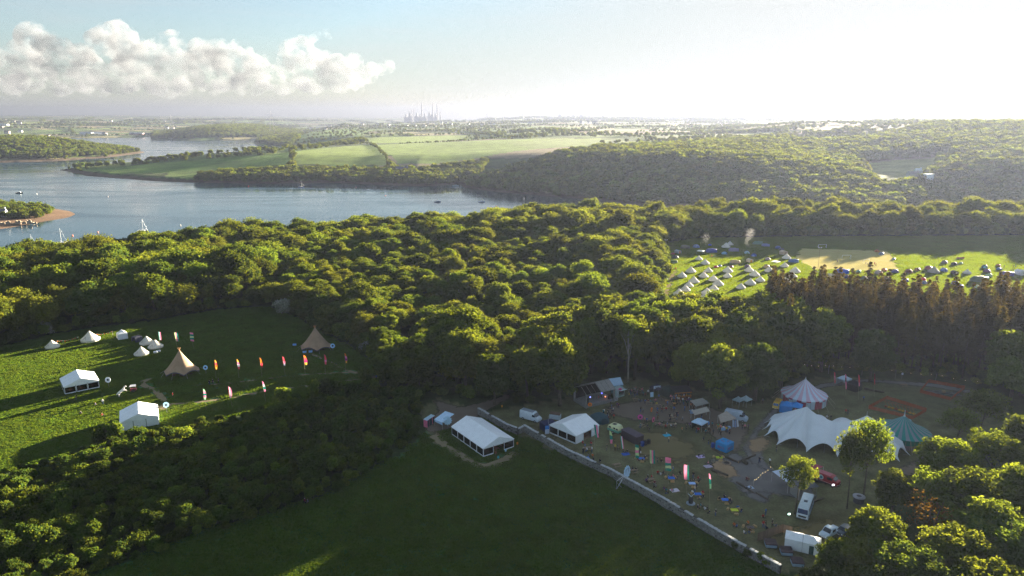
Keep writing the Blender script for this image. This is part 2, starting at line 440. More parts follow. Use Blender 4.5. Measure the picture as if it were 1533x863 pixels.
def build_land():
    ang = np.concatenate([np.linspace(-180, -50, 40, endpoint=False), np.linspace(-50, 50, 620, endpoint=False), np.linspace(50, 180, 41)])
    ang = np.radians(ang)
    rad = np.concatenate([[0.5, 20, 40, 60, 80], np.geomspace(100, 15500, 500)])
    A, R = np.meshgrid(ang, rad)
    x, y = (R*np.sin(A)).ravel(), (R*np.cos(A)).ravel()
    z = height(x, y)
    na, nr = len(ang), len(rad)
    i, j = np.meshgrid(np.arange(nr-1), np.arange(na-1), indexing='ij'); i, j = i.ravel(), j.ravel()
    f = np.stack([i*na+j, (i+1)*na+j, (i+1)*na+j+1, i*na+j+1], 1)[:, ::-1]
    me = np_mesh('ground', np.stack([x, y, z], 1), f, smooth=True)
    at = me.color_attributes.new('cover', 'FLOAT_COLOR', 'POINT'); at.data.foreach_set('color', land_colour(x, y, z).ravel().astype(np.float32))
    m = bpy.data.materials.new('ground_cover'); m.use_nodes = True
    n, l = m.node_tree.nodes, m.node_tree.links; bs = n['Principled BSDF']; bs.inputs['Roughness'].default_value = .95; bs.inputs['Specular IOR Level'].default_value = .1
    a = n.new('ShaderNodeAttribute'); a.attribute_name = 'cover'
    tc = n.new('ShaderNodeTexCoord')
    mx = a.outputs['Color']
    for sc_, lo, hi, det in ((.35, .72, 1.28, 6), (.035, .75, 1.25, 4), (2.2, .8, 1.2, 2)):
        t = n.new('ShaderNodeTexNoise'); t.inputs['Scale'].default_value = sc_; t.inputs['Detail'].default_value = det
        mr = n.new('ShaderNodeMapRange'); mr.inputs[1].default_value = .3; mr.inputs[2].default_value = .7; mr.inputs[3].default_value = lo; mr.inputs[4].default_value = hi
        v = n.new('ShaderNodeVectorMath'); v.operation = 'SCALE'
        l.new(tc.outputs['Object'], t.inputs['Vector']); l.new(t.outputs[0], mr.inputs[0]); l.new(mx, v.inputs[0]); l.new(mr.outputs[0], v.inputs['Scale']); mx = v.outputs[0]
    l.new(mx, bs.inputs['Base Color'])
    t = n.new('ShaderNodeTexNoise'); t.inputs['Scale'].default_value = .9; t.inputs['Detail'].default_value = 6; t.inputs['Roughness'].default_value = .7
    bp = n.new('ShaderNodeBump'); bp.inputs['Strength'].default_value = .8; bp.inputs['Distance'].default_value = .35
    l.new(tc.outputs['Object'], t.inputs['Vector']); l.new(t.outputs[0], bp.inputs['Height']); l.new(bp.outputs[0], bs.inputs['Normal'])
    me.materials.append(m)
    tag(link('ground', me), kind='structure', label='rolling ground of fields, woodland floor and far shores', cat='ground')
build_land()

def build_water():
    ang = np.radians(np.linspace(-75, 75, 60)); rad = np.array([300, 500, 700, 1000, 1500, 2500, 4000, 7000, 11000, 15400.])
    A, R = np.meshgrid(ang, rad); x, y = (R*np.sin(A)).ravel(), (R*np.cos(A)).ravel(); na, nr = 60, len(rad)
    i, j = np.meshgrid(np.arange(nr-1), np.arange(na-1), indexing='ij'); i, j = i.ravel(), j.ravel()
    f = np.stack([i*na+j, (i+1)*na+j, (i+1)*na+j+1, i*na+j+1], 1)[:, ::-1]
    me = np_mesh('water', np.stack([x, y, np.full_like(x, WATER_Z)], 1), f, smooth=True)
    m = bpy.data.materials.new('estuary_water'); m.use_nodes = True
    n, l = m.node_tree.nodes, m.node_tree.links; bs = n['Principled BSDF']
    bs.inputs['Base Color'].default_value = (.012, .042, .066, 1); bs.inputs['IOR'].default_value = 1.333
    tc = n.new('ShaderNodeTexCoord'); mp = n.new('ShaderNodeMapping'); mp.inputs['Scale'].default_value = (.004, .016, 1); mp.inputs['Rotation'].default_value = (0, 0, .25)
    big = n.new('ShaderNodeTexNoise'); big.inputs['Scale'].default_value = 1.0; big.inputs['Detail'].default_value = 5; big.inputs['Distortion'].default_value = 1.2
    l.new(tc.outputs['Object'], mp.inputs[0]); l.new(mp.outputs[0], big.inputs['Vector'])
    rr = n.new('ShaderNodeMapRange'); rr.inputs[1].default_value = .35; rr.inputs[2].default_value = .65; rr.inputs[3].default_value = .05; rr.inputs[4].default_value = .22
    l.new(big.outputs[0], rr.inputs[0]); l.new(rr.outputs[0], bs.inputs['Roughness'])
    st = n.new('ShaderNodeMapRange'); st.inputs[1].default_value = .35; st.inputs[2].default_value = .65; st.inputs[3].default_value = .02; st.inputs[4].default_value = .16
    l.new(big.outputs[0], st.inputs[0])
    t = n.new('ShaderNodeTexNoise'); t.inputs['Scale'].default_value = .35; t.inputs['Detail'].default_value = 3
    bp = n.new('ShaderNodeBump'); bp.inputs['Distance'].default_value = .5; l.new(st.outputs[0], bp.inputs['Strength'])
    l.new(tc.outputs['Object'], t.inputs['Vector']); l.new(t.outputs[0], bp.inputs['Height']); l.new(bp.outputs[0], bs.inputs['Normal'])
    me.materials.append(m)
    tag(link('water', me), kind='structure', label='calm pale blue estuary winding between wooded shores', cat='water')
build_water()

def build_haze():
    b = MB().box(-15600, 15600, -900, 15600, WATER_Z - 8.0, 222.0)
    m = bpy.data.materials.new('haze'); m.use_nodes = True; n, l = m.node_tree.nodes, m.node_tree.links; n.clear()
    out = n.new('ShaderNodeOutputMaterial'); pv = n.new('ShaderNodeVolumePrincipled')
    pv.inputs['Color'].default_value = (.122, .142, .205, 1); pv.inputs['Density'].default_value = 0.00012; pv.inputs['Anisotropy'].default_value = .42
    l.new(pv.outputs[0], out.inputs['Volume'])
    o = b.build('haze', m); tag(o, 'pale evening haze lying over the land and water', 'haze', kind='stuff')
build_haze()
# ------------------------------------------------------------------ trees
L_OAK = leafmat('leaf_oak', (0.030, 0.052, 0.013), (0.120, 0.168, 0.026), trans=.48, warm=(1.6, 1.2, .45))
L_ASH = leafmat('leaf_ash', (0.034, 0.066, 0.015), (0.135, 0.200, 0.030), trans=.48, warm=(1.6, 1.2, .45))
L_GOLD = leafmat('leaf_young_oak', (0.050, 0.066, 0.013), (0.168, 0.192, 0.028), trans=.48, warm=(1.3, 1.15, .45))
L_BUSH = leafmat('leaf_bush', (0.024, 0.050, 0.014), (0.085, 0.140, 0.027), trans=.48, warm=(1.7, 1.2, .45))
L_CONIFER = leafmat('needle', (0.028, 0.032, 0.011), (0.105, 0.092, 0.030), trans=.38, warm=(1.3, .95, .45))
L_BRONZE = leafmat('leaf_bronze', (0.085, 0.045, 0.011), (0.180, 0.095, 0.018))
L_BLOSSOM = leafmat('hawthorn_blossom', (0.10, 0.13, 0.07), (0.60, 0.60, 0.54), trans=.3, warm=(1, 1, .9))
BARK = mat('bark', (0.085, 0.068, 0.050), .95, var=.35, scale=2.5, bump=.5)
PALE_BARK = mat('pale_bark', (0.30, 0.27, 0.22), .9, var=.3, scale=1.5, bump=.3)

def add_tint(me, t):
    a = me.attributes.new('tint', 'FLOAT', 'FACE'); a.data.foreach_set('value', np.asarray(t, np.float32))

def leaf_quads(pos, nrm, size, rg, aspect=.72):
    """one four-cornered leaf spray per position, facing roughly along nrm"""
    n = len(pos)
    u = rg.normal(size=(n, 3)); u -= (u*nrm).sum(1, keepdims=True)*nrm; u /= np.linalg.norm(u, axis=1, keepdims=True)+1e-9
    w = np.cross(nrm, u); s = (size*rg.uniform(.6, 1.25, n))[:, None]; t = s*aspect
    fold = nrm*s*rg.uniform(-.35, .35, n)[:, None]
    v = np.stack([pos-u*s*.55, pos-w*t*.5+fold, pos+u*s*.55, pos+w*t*.5+fold], 1).reshape(-1, 3)
    return v, np.arange(4*n).reshape(n, 4)

def crown_mesh(name, seed, R, z0, z1, nleaf, size, lobes=22, m=None, lob=.42, flat=0.0, jit=.55, core=.60):
    """broadleaf crown: many leaf sprays gathered on overlapping boughs, base of the tree at the origin"""
    rg = np.random.default_rng(seed); cz, hz = (z0+z1)/2, (z1-z0)/2
    L = []
    for i in range(lobes):
        k = i + .5; ph = math.acos(1 - 1.75*k/lobes); th = math.pi*(1+5**.5)*k + rg.uniform(-.5, .5)
        rr = rg.uniform(.42, .86)
        L.append((R*rr*math.sin(ph)*math.cos(th), R*rr*math.sin(ph)*math.sin(th), cz + hz*rr*math.cos(ph)*(1-.25*flat) - hz*.05, R*lob*rg.uniform(.55, 1.35)))
    for i in range(3): L.append((rg.uniform(-.25, .25)*R, rg.uniform(-.25, .25)*R, cz+hz*rg.uniform(-.1, .4), R*.55))
    L = np.array(L); wgt = L[:, 3]**2; idx = rg.choice(len(L), nleaf, p=wgt/wgt.sum())
    d = rg.normal(size=(nleaf, 3)); d[:, 2] = d[:, 2]*.9 + .18; d /= np.linalg.norm(d, axis=1, keepdims=True)
    rad = L[idx, 3]*(.60 + .45*rg.random(nleaf)**.6)*(1+.22*np.sin(d[:, 0]*7+idx)*np.cos(d[:, 1]*6+idx*2))
    pos = L[idx, :3] + d*rad[:, None]*np.array([1, 1, .82])
    keep = pos[:, 2] > z0*.75; pos, d, idx = pos[keep], d[keep], idx[keep]
    nr = d + rg.normal(size=d.shape)*jit; nr /= np.linalg.norm(nr, axis=1, keepdims=True)
    v, f = leaf_quads(pos, nr, size, rg)
    # solid dark-tinted core added inside every bough, so that a crown shades itself
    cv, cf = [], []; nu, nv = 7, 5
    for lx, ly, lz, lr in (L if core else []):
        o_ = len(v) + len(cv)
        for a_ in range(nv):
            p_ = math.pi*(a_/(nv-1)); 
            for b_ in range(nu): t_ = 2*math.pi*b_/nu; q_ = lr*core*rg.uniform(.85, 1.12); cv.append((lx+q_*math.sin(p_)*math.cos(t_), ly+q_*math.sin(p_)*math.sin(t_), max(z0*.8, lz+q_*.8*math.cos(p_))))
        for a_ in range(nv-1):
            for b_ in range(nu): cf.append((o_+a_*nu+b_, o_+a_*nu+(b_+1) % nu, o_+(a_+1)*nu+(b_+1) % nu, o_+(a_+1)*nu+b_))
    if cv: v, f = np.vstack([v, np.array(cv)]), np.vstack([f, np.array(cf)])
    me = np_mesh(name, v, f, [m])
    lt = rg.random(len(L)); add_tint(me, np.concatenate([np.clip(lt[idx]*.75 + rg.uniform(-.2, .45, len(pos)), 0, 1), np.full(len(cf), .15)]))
    return me

def trunk_mesh(name, seed, h, r, zc, R, limbs=6, m=None, stems=1):
    rg = random.Random(seed); b = MB()
    for s in range(stems):
        ox, oy = (0, 0) if stems == 1 else (rg.uniform(-.6, .6), rg.uniform(-.6, .6))
        lean = (rg.uniform(-.06, .06)*h + ox*2, rg.uniform(-.06, .06)*h + oy*2)
        pts = [(ox, oy, -.3), (ox+lean[0]*.2, oy+lean[1]*.2, h*.25), (ox+lean[0]*.6, oy+lean[1]*.6, h*.55), (ox+lean[0], oy+lean[1], h*.9)]
        b.tube(pts, [r*1.35, r, r*.62, r*.15], 7)
        for i in range(limbs):
            t = rg.uniform(.3, .75); z = h*t; a = 2*math.pi*(i/limbs) + rg.uniform(-.4, .4); px, py = ox+lean[0]*t, oy+lean[1]*t
            q = R*rg.uniform(.55, .85)
            b.tube([(px, py, z), (px+math.cos(a)*q*.5, py+math.sin(a)*q*.5, z+(zc-z)*.45+R*.18), (px+math.cos(a)*q, py+math.sin(a)*q, z+(zc-z)*.6+R*.45)], [r*.48, r*.3, r*.08], 5)
    return b.mesh(name, m)

BROAD = []       # (crown mesh, trunk mesh): nominal height 12 m
def add_broad(seed, R, z0, z1, n, s, m, **k):
    BROAD.append((crown_mesh('crown_%d' % seed, seed, R, z0, z1, n, s, m=m, **k), trunk_mesh('trunk_%d' % seed, seed, z1*.95, .24, (z0+z1)/2, R, m=BARK)))
add_broad(1, 5.2, 2.6, 12.0, 6440, 0.52, L_OAK, lobes=34, lob=.34, jit=.8)
add_broad(2, 4.8, 2.2, 12.6, 6440, 0.52, L_ASH, lobes=40, lob=.30, jit=.8)
add_broad(3, 5.6, 2.8, 11.6, 6440, 0.54, L_GOLD, flat=.5, lobes=30, jit=.8)
add_broad(4, 4.6, 2.0, 12.2, 5880, 0.50, L_ASH, lobes=18, lob=.48)
add_broad(5, 5.4, 3.0, 11.8, 6440, 0.52, L_OAK, lobes=30, lob=.36)
add_broad(6, 5.0, 2.4, 12.4, 6160, 0.52, L_GOLD, lobes=36, lob=.33, jit=.8)
add_broad(7, 4.9, 2.2, 12.3, 6440, 0.50, L_BUSH, lobes=38, lob=.32, jit=.8)
BIG = []         # fine-leaved trees for the near ground, nominal height 18 m
def add_big(seed, R, z0, z1, n, s, m, tm=BARK, tr=.36, **k):
    BIG.append((crown_mesh('big_crown_%d' % seed, seed, R, z0, z1, n, s, m=m, **k), trunk_mesh('big_trunk_%d' % seed, seed, z1*.95, tr, (z0+z1)/2, R, limbs=9, m=tm)))
add_big(21, 7.0, 3.0, 18.0, 14000, .56, L_ASH, lobes=74, lob=.22, core=.55, jit=.8)
add_big(22, 6.6, 3.5, 18.2, 14000, .56, L_OAK, lobes=80, lob=.21, core=.55, jit=.8)
add_big(23, 6.2, 6.5, 18.0, 4300, .50, L_ASH, lobes=64, lob=.15, tr=.2, core=0, jit=.9)      # thin airy crown
add_big(24, 7.4, 3.0, 17.0, 14000, .56, L_GOLD, lobes=70, lob=.22, core=.55, jit=.8)
add_big(25, 5.6, 6.0, 18.0, 900, .36, L_BRONZE, lobes=34, lob=.28, tr=.2, core=0)     # hardly in leaf
add_big(26, 6.8, 2.5, 18.0, 14000, .56, L_BUSH, lobes=68, lob=.23, core=.55, jit=.8)
BUSHES = []
def add_bush(seed, R, z1, n, s, m, **k):
    BUSHES.append((crown_mesh('bush_%d' % seed, seed, R, .25, z1, n, s, m=m, jit=.7, **k), trunk_mesh('stem_%d' % seed, seed, z1*.8, .07, z1*.6, R, limbs=4, m=BARK, stems=2)))
add_bush(41, 2.2, 3.4, 1900, .40, L_BUSH, lobes=16)
add_bush(42, 1.9, 4.4, 2000, .40, L_BUSH, lobes=18)
add_bush(43, 2.6, 3.0, 2000, .42, L_OAK, lobes=14)
add_bush(44, 1.6, 5.2, 1800, .38, L_ASH, lobes=18)
add_bush(45, 2.3, 3.6, 2000, .38, L_BLOSSOM, lobes=16)

def conifer(seed, h, bare, R, n_lay, m):
    """spruce: straight trunk, whorls of drooping boughs hung with needle sprays"""
    rg = np.random.default_rng(seed); pos, nr = [], []; tb = MB()
    tb.tube([(0, 0, -.3), (.1, .05, h*.4), (0, .1, h*.75), (0, 0, h*.985)], [.27, .21, .12, .03], 7)
    for k in range(n_lay):
        t = (k+rg.uniform(0, .8))/n_lay; z = h*(bare+(1-bare)*t); rl = R*(1-t)**.75*rg.uniform(.7, 1.15)+.25
        nb = 6 if t < .8 else 4
        for j in range(nb):
            a = rg.uniform(0, 2*math.pi); q = rl*rg.uniform(.6, 1.1)
            if rg.random() < .35 and t < .35: continue
            if j < 3: tb.tube([(0, 0, z), (math.cos(a)*q, math.sin(a)*q, z-q*.22)], [.05, .015], 4, cap=False)
            ns = int(10+14*q)
            u = rg.random(ns)**.7; pos.append(np.stack([math.cos(a)*q*u + rg.normal(0, .22, ns)*(1.1-u*.5), math.sin(a)*q*u + rg.normal(0, .22, ns)*(1.1-u*.5), z - q*.28*u + .18*np.sin(u*3) - rg.random(ns)*.35], 1))
            d = np.stack([np.full(ns, math.cos(a)*.3), np.full(ns, math.sin(a)*.3), np.full(ns, 1.0)], 1) + rg.normal(0, .5, (ns, 3)); nr.append(d/np.linalg.norm(d, axis=1, keepdims=True))
    # dead lower twigs
    for k in range(14):
        z = h*rg.uniform(.12, bare); a = rg.uniform(0, 6.3); q = rg.uniform(.5, 1.4); tb.tube([(0, 0, z), (math.cos(a)*q, math.sin(a)*q, z-.2)], [.03, .008], 3, cap=False)
    pos, nr = np.vstack(pos), np.vstack(nr); v, f = leaf_quads(pos, nr, .55, rg, .42)
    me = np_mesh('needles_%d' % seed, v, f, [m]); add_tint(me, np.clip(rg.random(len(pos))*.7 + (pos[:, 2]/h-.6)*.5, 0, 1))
    return me, tb.mesh('conifer_trunk_%d' % seed, BARK)
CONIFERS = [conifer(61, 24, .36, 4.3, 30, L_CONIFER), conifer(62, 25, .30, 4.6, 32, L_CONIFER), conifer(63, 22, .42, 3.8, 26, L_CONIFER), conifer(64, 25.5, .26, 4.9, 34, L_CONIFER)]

FAR_CROWNS = [crown_mesh('far_crown_%d' % s, s, 5.4, 1.0, 12.0, 620, 1.7, m=mm, lobes=12, lob=.5) for s, mm in ((81, L_OAK), (82, L_ASH), (83, L_GOLD), (84, L_OAK))]

def put_tree(name, pair, x, y, s, rz, label, group, z=None, sx=None, cat='tree', part='crown', tpart='trunk'):
    if z is None: z = float(height(np.array([x]), np.array([y]))[0])
    e = thing(name, label, cat, (x, y, z), rz, group); e.scale = (sx or s, sx or s, s)
    link(part, pair[0], e); link(tpart, pair[1], e)
    return e

def scatter(name, pts, meshes, vid, scl, rot, label, cat):
    """one mass of plants too many to count: points that carry a crown each"""
    me = bpy.data.meshes.new(name); me.vertices.add(len(pts)); me.vertices.foreach_set('co', np.asarray(pts, np.float32).ravel())
    for an, ty, da, key in (('vid', 'INT', np.asarray(vid, np.int32), 'value'), ('rot', 'FLOAT', np.asarray(rot, np.float32), 'value'), ('scl', 'FLOAT_VECTOR', np.asarray(scl, np.float32).ravel(), 'vector')):
        a = me.attributes.new(an, ty, 'POINT'); a.data.foreach_set(key, da)
    o = link(name, me); col = bpy.data.collections.new(name + '_kinds')
    for i, m in enumerate(meshes): col.objects.link(bpy.data.objects.new('%s_kind_%02d' % (name, i), m))
    ng = bpy.data.node_groups.new(name, 'GeometryNodeTree'); ng.interface.new_socket('Geometry', in_out='INPUT', socket_type='NodeSocketGeometry'); ng.interface.new_socket('Geometry', in_out='OUTPUT', socket_type='NodeSocketGeometry')
    n, l = ng.nodes, ng.links; gi, go = n.new('NodeGroupInput'), n.new('NodeGroupOutput')
    ip = n.new('GeometryNodeInstanceOnPoints'); ci = n.new('GeometryNodeCollectionInfo'); ci.inputs['Collection'].default_value = col; ci.inputs['Separate Children'].default_value = True; ci.inputs['Reset Children'].default_value = True
    ip.inputs['Pick Instance'].default_value = True
    def na(nm, ty):
        q = n.new('GeometryNodeInputNamedAttribute'); q.data_type = ty; q.inputs['Name'].default_value = nm; return q.outputs['Attribute']
    cx = n.new('ShaderNodeCombineXYZ'); l.new(na('rot', 'FLOAT'), cx.inputs['Z'])
    l.new(gi.outputs[0], ip.inputs['Points']); l.new(ci.outputs[0], ip.inputs['Instance']); l.new(na('vid', 'INT'), ip.inputs['Instance Index']); l.new(cx.outputs[0], ip.inputs['Rotation']); l.new(na('scl', 'FLOAT_VECTOR'), ip.inputs['Scale']); l.new(ip.outputs[0], go.inputs[0])
    o.modifiers.new('plants', 'NODES').node_group = ng
    return tag(o, label, cat, kind='stuff')

def spread(poly, gap, rg, jitter=.42):
    """jittered hexagonal points inside a polygon"""
    lo, hi = poly.min(0), poly.max(0); out = []
    ys = np.arange(lo[1], hi[1], gap*.866)
    for i, y in enumerate(ys):
        xs = np.arange(lo[0] + (gap/2 if i % 2 else 0), hi[0], gap); out.append(np.stack([xs, np.full_like(xs, y)], 1))
    p = np.vstack(out); p += rg.uniform(-jitter, jitter, p.shape)*gap
    return p[inside(p, poly)]

def project(x, y, z):
    dy, dz = y, z - CAM_H
    d = dy*math.cos(PITCH) - dz*math.sin(PITCH); u = dy*math.sin(PITCH) + dz*math.cos(PITCH)
    return CX + F_PX*x/d, CY - F_PX*u/d
# ------------------------------------------------------------------ woods
rgw = np.random.default_rng(77)
SHRUB_BELT = np.vstack([polyP([(-90, 730), (0, 714), (150, 676), (250, 658), (400, 616), (480, 600), (560, 580), (600, 585), (628, 610), (632, 644), (606, 676), (484, 748), (304, 802), (64, 898), (-60, 930)]), np.array([(-190, 111)])])
CONIFER_WOOD = np.vstack([polyP([(1175, 545), (1240, 545), (1300, 556), (1400, 564), (1480, 570), (1560, 575), (1640, 575)]), np.array([(300, 205), (300, 256), (180, 256)]), polyP([(1300, 492), (1200, 492), (1130, 500)])])
RIGHT_WOOD = np.array([(62, 118), (66, 108), (90, 118), (112, 140), (128, 168), (140, 190), (330, 190), (330, -20), (90, 40), (60, 95)])
POND_CLEAR = [polyP([(-90, 530), (-90, 480), (0, 470), (60, 470), (60, 500)])]

def wood_points():
    area = np.array([(-460, 230), (-250, 205), (-150, 190), (-30, 190), (330, 190), (330, 255), (560, 255), (560, 560), (330, 545), (100, 555), (-60, 560), (-200, 540), (-330, 500), (-460, 470)])
    p = spread(area, 7.3, rgw)
    near = p[:, 0] > -0.82*p[:, 1] - 30; p = p[near]
    bad = np.zeros(len(p), bool)
    for poly, marg in ((LEFT_FIELD, 3.0), (FORE_FIELD, 3.0), (FESTIVAL, 4.0), (CAMP, 3.5), (SHRUB_BELT, 0.0), (CONIFER_WOOD, 1.0), (LANE, 2.5)):
        bad |= inside(p, poly) | (polydist(p, poly) < marg)
    p = p[~bad]
    # drop what stands far behind the belt's crest and what lies in front of the conifers
    return p
wp = wood_points()
wx, wy = wp[:, 0], wp[:, 1]
wz = height(wx, wy)
# height of each tree: young wood in the middle, tall old trees along the far belt, the field's far hedge and round the festival
d_camp = polydist(wp, CAMP); d_left = polydist(wp, LEFT_FIELD); d_fest = polydist(wp, FESTIVAL)
hh = 9.6 + 2.2*vnoise(wx, wy, 60, 31) + rgw.uniform(-1.6, 2.2, len(wp))
belt = (wy > 440) & (wx > -20); hh = np.where(belt, 14.2 + rgw.uniform(-2.5, 2.5, len(wp)), hh)
back_left = (d_left < 60) & (wx < -118) | (wx < -165); hh = np.where(back_left, 14.5 + rgw.uniform(-3, 4.5, len(wp)), hh)
fest = (d_fest < 26) & (wx > -25) & (wy < 260); hh = np.where(fest, 20.3 + rgw.uniform(-2.5, 1.7, len(wp)), hh)
farmid = (wy > 360) & ~belt; hh = np.where(farmid, hh*.75 + 4.2, hh)
hh = np.where(wz < -6, np.minimum(hh, 10.5), hh)
hh = hh*np.where(rgw.random(len(wp)) < .16, 1.28, np.where(rgw.random(len(wp)) < .2, .78, 1.0))
hh = np.clip(hh, 5.0, 22)
wscale = hh/12.2
# thin out: taller trees stand further apart
keep = rgw.random(len(wp)) < np.clip(1.28/np.maximum(wscale, .6)**1.35, .35, 1)
wp, wx, wy, wz, hh, wscale, belt, back_left, fest = (a[keep] for a in (wp, wx, wy, wz, hh, wscale, belt, back_left, fest))
gold = vnoise(wx, wy, 90, 41) + rgw.uniform(-.5, .5, len(wp))
kind = np.where(gold > .30, rgw.choice([2, 5], len(wp)), np.where(gold < -.25, rgw.choice([0, 4, 6], len(wp)), rgw.choice([1, 3, 0, 6], len(wp))))
kind = np.where(belt, rgw.choice([0, 2, 4, 5], len(wp)), kind)
wrot = rgw.uniform(0, 6.28, len(wp)); wsx = wscale*rgw.uniform(.78, 1.34, len(wp))

# each tree that shows largest is a tree of its own; the rest of the wood is one mass
dist = np.sqrt(wx**2 + wy**2 + 70**2)
u_, v_ = project(wx, wy, wz + hh*.8)
size_px = hh/dist; inview = (u_ > -30) & (u_ < 1563) & (v_ > 250) & (v_ < 900)
order = np.argsort(-np.where(inview, size_px, 0))[:290]
solo = np.zeros(len(wp), bool); solo[order] = True

MARKS = [(n_, P(*p_)) for n_, p_ in [('lone tipi', (472, 524)), ('largest white hawthorn', (424, 470)), ('small golden tree', (246, 470)), ('small white bell tent', (75, 520)), ('left picture edge', (0, 500)), ('lane end', (690, 600)), ('big stage tree', (838, 590)), ('stage', (890, 585)),
    ('slender pale tree', (940, 560)), ('timber bar', (1020, 585)), ('yellow camper van', (1160, 590)), ('pink trailer', (985, 402)), ('slanting bell tent rows', (1000, 450)), ('first spruces', (1120, 520)), ('camp corner lamp post', (985, 365)), ('camp smoke', (1110, 350)), ('pitch', (1270, 350)), ('right picture edge', (1520, 348)),
    ('shore yachts', (120, 420)), ('boats in the bay', (400, 370)), ('middle of the wood', (700, 430)), ('wood edge above the lane', (640, 520)), ('hawthorn by the tipi', (550, 520)), ('plain white marquee', (206, 650)), ('toilets', (640, 640)), ('picture bottom', (200, 840)), ('dark field corner', (480, 740)), ('pink flag row', (400, 610)),
    ('lower left picture corner', (30, 810)), ('scrub end by the wood', (585, 590)), ('narrow pink flag', (398, 615)), ('sunlit scrub end', (40, 715)), ('bottom picture edge', (140, 850)), ('seated couple', (455, 735)), ('field corner by the toilets', (600, 660)), ('path fork sign', (290, 645)), ('scrub middle', (330, 710)),
    ('pink big top', (1216, 570)), ('black gazebo', (1281, 570)), ('rounded green tree', (1302, 560)), ('near orange pen', (1340, 560)), ('far orange pen', (1410, 560)), ('back of the spruces', (1250, 490)), ('camp tents at right', (1450, 490))]]
def near_mark(x, y): return min(MARKS, key=lambda m_: (m_[1][0]-x)**2 + (m_[1][1]-y)**2)[0]
LOOKS = {0: 'dark olive', 1: 'fresh green', 2: 'olive gold', 3: 'bright green', 4: 'dense dark', 5: 'golden green', 6: 'deep green'}
BIGMAP = {0: 1, 4: 1, 1: 0, 3: 0, 2: 3, 5: 3, 6: 5}
def put_wood():
    groups = {
        'fest': ('', 'tall trees around the festival ground'),
        'left': ('tall broad tree in the old wood along the far edge of the tipi field', 'old trees beyond the tipi field'),
        'belt': ('dense oak in the dark belt of trees behind the camping field', 'belt of oaks behind the camping field'),
        'mid': ('young leafy tree packed into the sunlit wood between the fields', 'young trees of the middle wood')}
    for i in np.where(solo)[0]:
        g = 'fest' if fest[i] else 'left' if back_left[i] else 'belt' if belt[i] else 'mid'
        near_ = dist[i] < 285 and hh[i] > 10.5
        pair = BIG[BIGMAP[int(kind[i])]] if near_ else BROAD[int(kind[i])]
        s = hh[i]/18.0 if near_ else wscale[i]
        lab = '%s %s tree in %s near the %s' % ('tall' if hh[i] > 16 else 'middling' if hh[i] > 11 else 'low', LOOKS[int(kind[i])], {'fest': 'the shaded wood edge', 'left': 'the old left-hand wood', 'belt': 'the camp belt', 'mid': 'the young wood'}[g], near_mark(wx[i], wy[i]))
        put_tree('broadleaf_tree', pair, wx[i], wy[i], s, wrot[i], lab, groups[g][1], z=float(wz[i]), sx=s*wsx[i]/wscale[i]*(1.12 if near_ else 1))
    r = ~solo
    scatter('wood_canopy', np.stack([wx, wy, wz], 1)[r], [b[0] for b in BROAD], kind[r], np.stack([wsx, wsx, wscale], 1)[r], wrot[r], 'mass of sunlit tree crowns filling the wood down to the water', 'wood')
put_wood()

# shrub belt between the two fields
bp = spread(SHRUB_BELT, 2.9, rgw); bp = bp[(bp[:, 0] > -.80*bp[:, 1]-12)]
bkind = rgw.choice([0, 1, 2, 3], len(bp), p=[.34, .26, .28, .12]); bsc = rgw.uniform(.5, .98, len(bp))*np.where(polydist(bp, SHRUB_BELT) < 3, .72, 1.0)
tall = rgw.random(len(bp)) < .07; bsc = np.where(tall, bsc*1.45, bsc)
bd = np.sqrt(bp[:, 0]**2 + bp[:, 1]**2); border = np.argsort(bd/bsc**.6)[:260]; bsolo = np.zeros(len(bp), bool); bsolo[border] = True
for i in np.where(bsolo)[0]:
    put_tree('shrub', BUSHES[int(bkind[i])], bp[i, 0], bp[i, 1], bsc[i], rgw.uniform(0, 6.28), '%s %s shrub, %s row of the scrub, near the %s' % ('large' if bsc[i] > 1.0 else 'small' if bsc[i] < .75 else 'middling', ('round green', 'upright green', 'spreading olive', 'tall slender')[int(bkind[i])], 'front' if polydist(bp[i:i+1], FORE_FIELD)[0] < 7 else 'back' if polydist(bp[i:i+1], LEFT_FIELD)[0] < 7 else 'middle', near_mark(bp[i, 0], bp[i, 1])), 'shrubs of the scrub belt', z=0, cat='shrub', part='foliage', tpart='stem')
r = ~bsolo
scatter('scrub', np.c_[bp, np.zeros(len(bp))][r], [b[0] for b in BUSHES[:4]], bkind[r], np.repeat(bsc[r][:, None], 3, 1), rgw.uniform(0, 6.28, r.sum()), 'low dense scrub filling the belt between the fields', 'scrub')

# conifers
cp = spread(CONIFER_WOOD, 5.1, rgw)
cvis = cp[(cp[:, 0] < 190)]
for x, y in cvis:
    k = int(rgw.integers(0, 4)); s = rgw.uniform(.80, 1.02)*(1.07 if x < 140 and y > 222 else 1.0)
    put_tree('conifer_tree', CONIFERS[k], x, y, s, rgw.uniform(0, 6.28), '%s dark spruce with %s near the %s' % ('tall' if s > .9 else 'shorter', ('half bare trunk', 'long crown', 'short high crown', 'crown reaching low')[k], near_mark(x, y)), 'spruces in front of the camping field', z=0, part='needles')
cr = cp[cp[:, 0] >= 190]
scatter('conifer_wood', np.c_[cr, np.zeros(len(cr))], [c[0] for c in CONIFERS], rgw.integers(0, 4, len(cr)), np.ones((len(cr), 3)), rgw.uniform(0, 6.28, len(cr)), 'conifer wood running on beyond the spruces', 'wood')

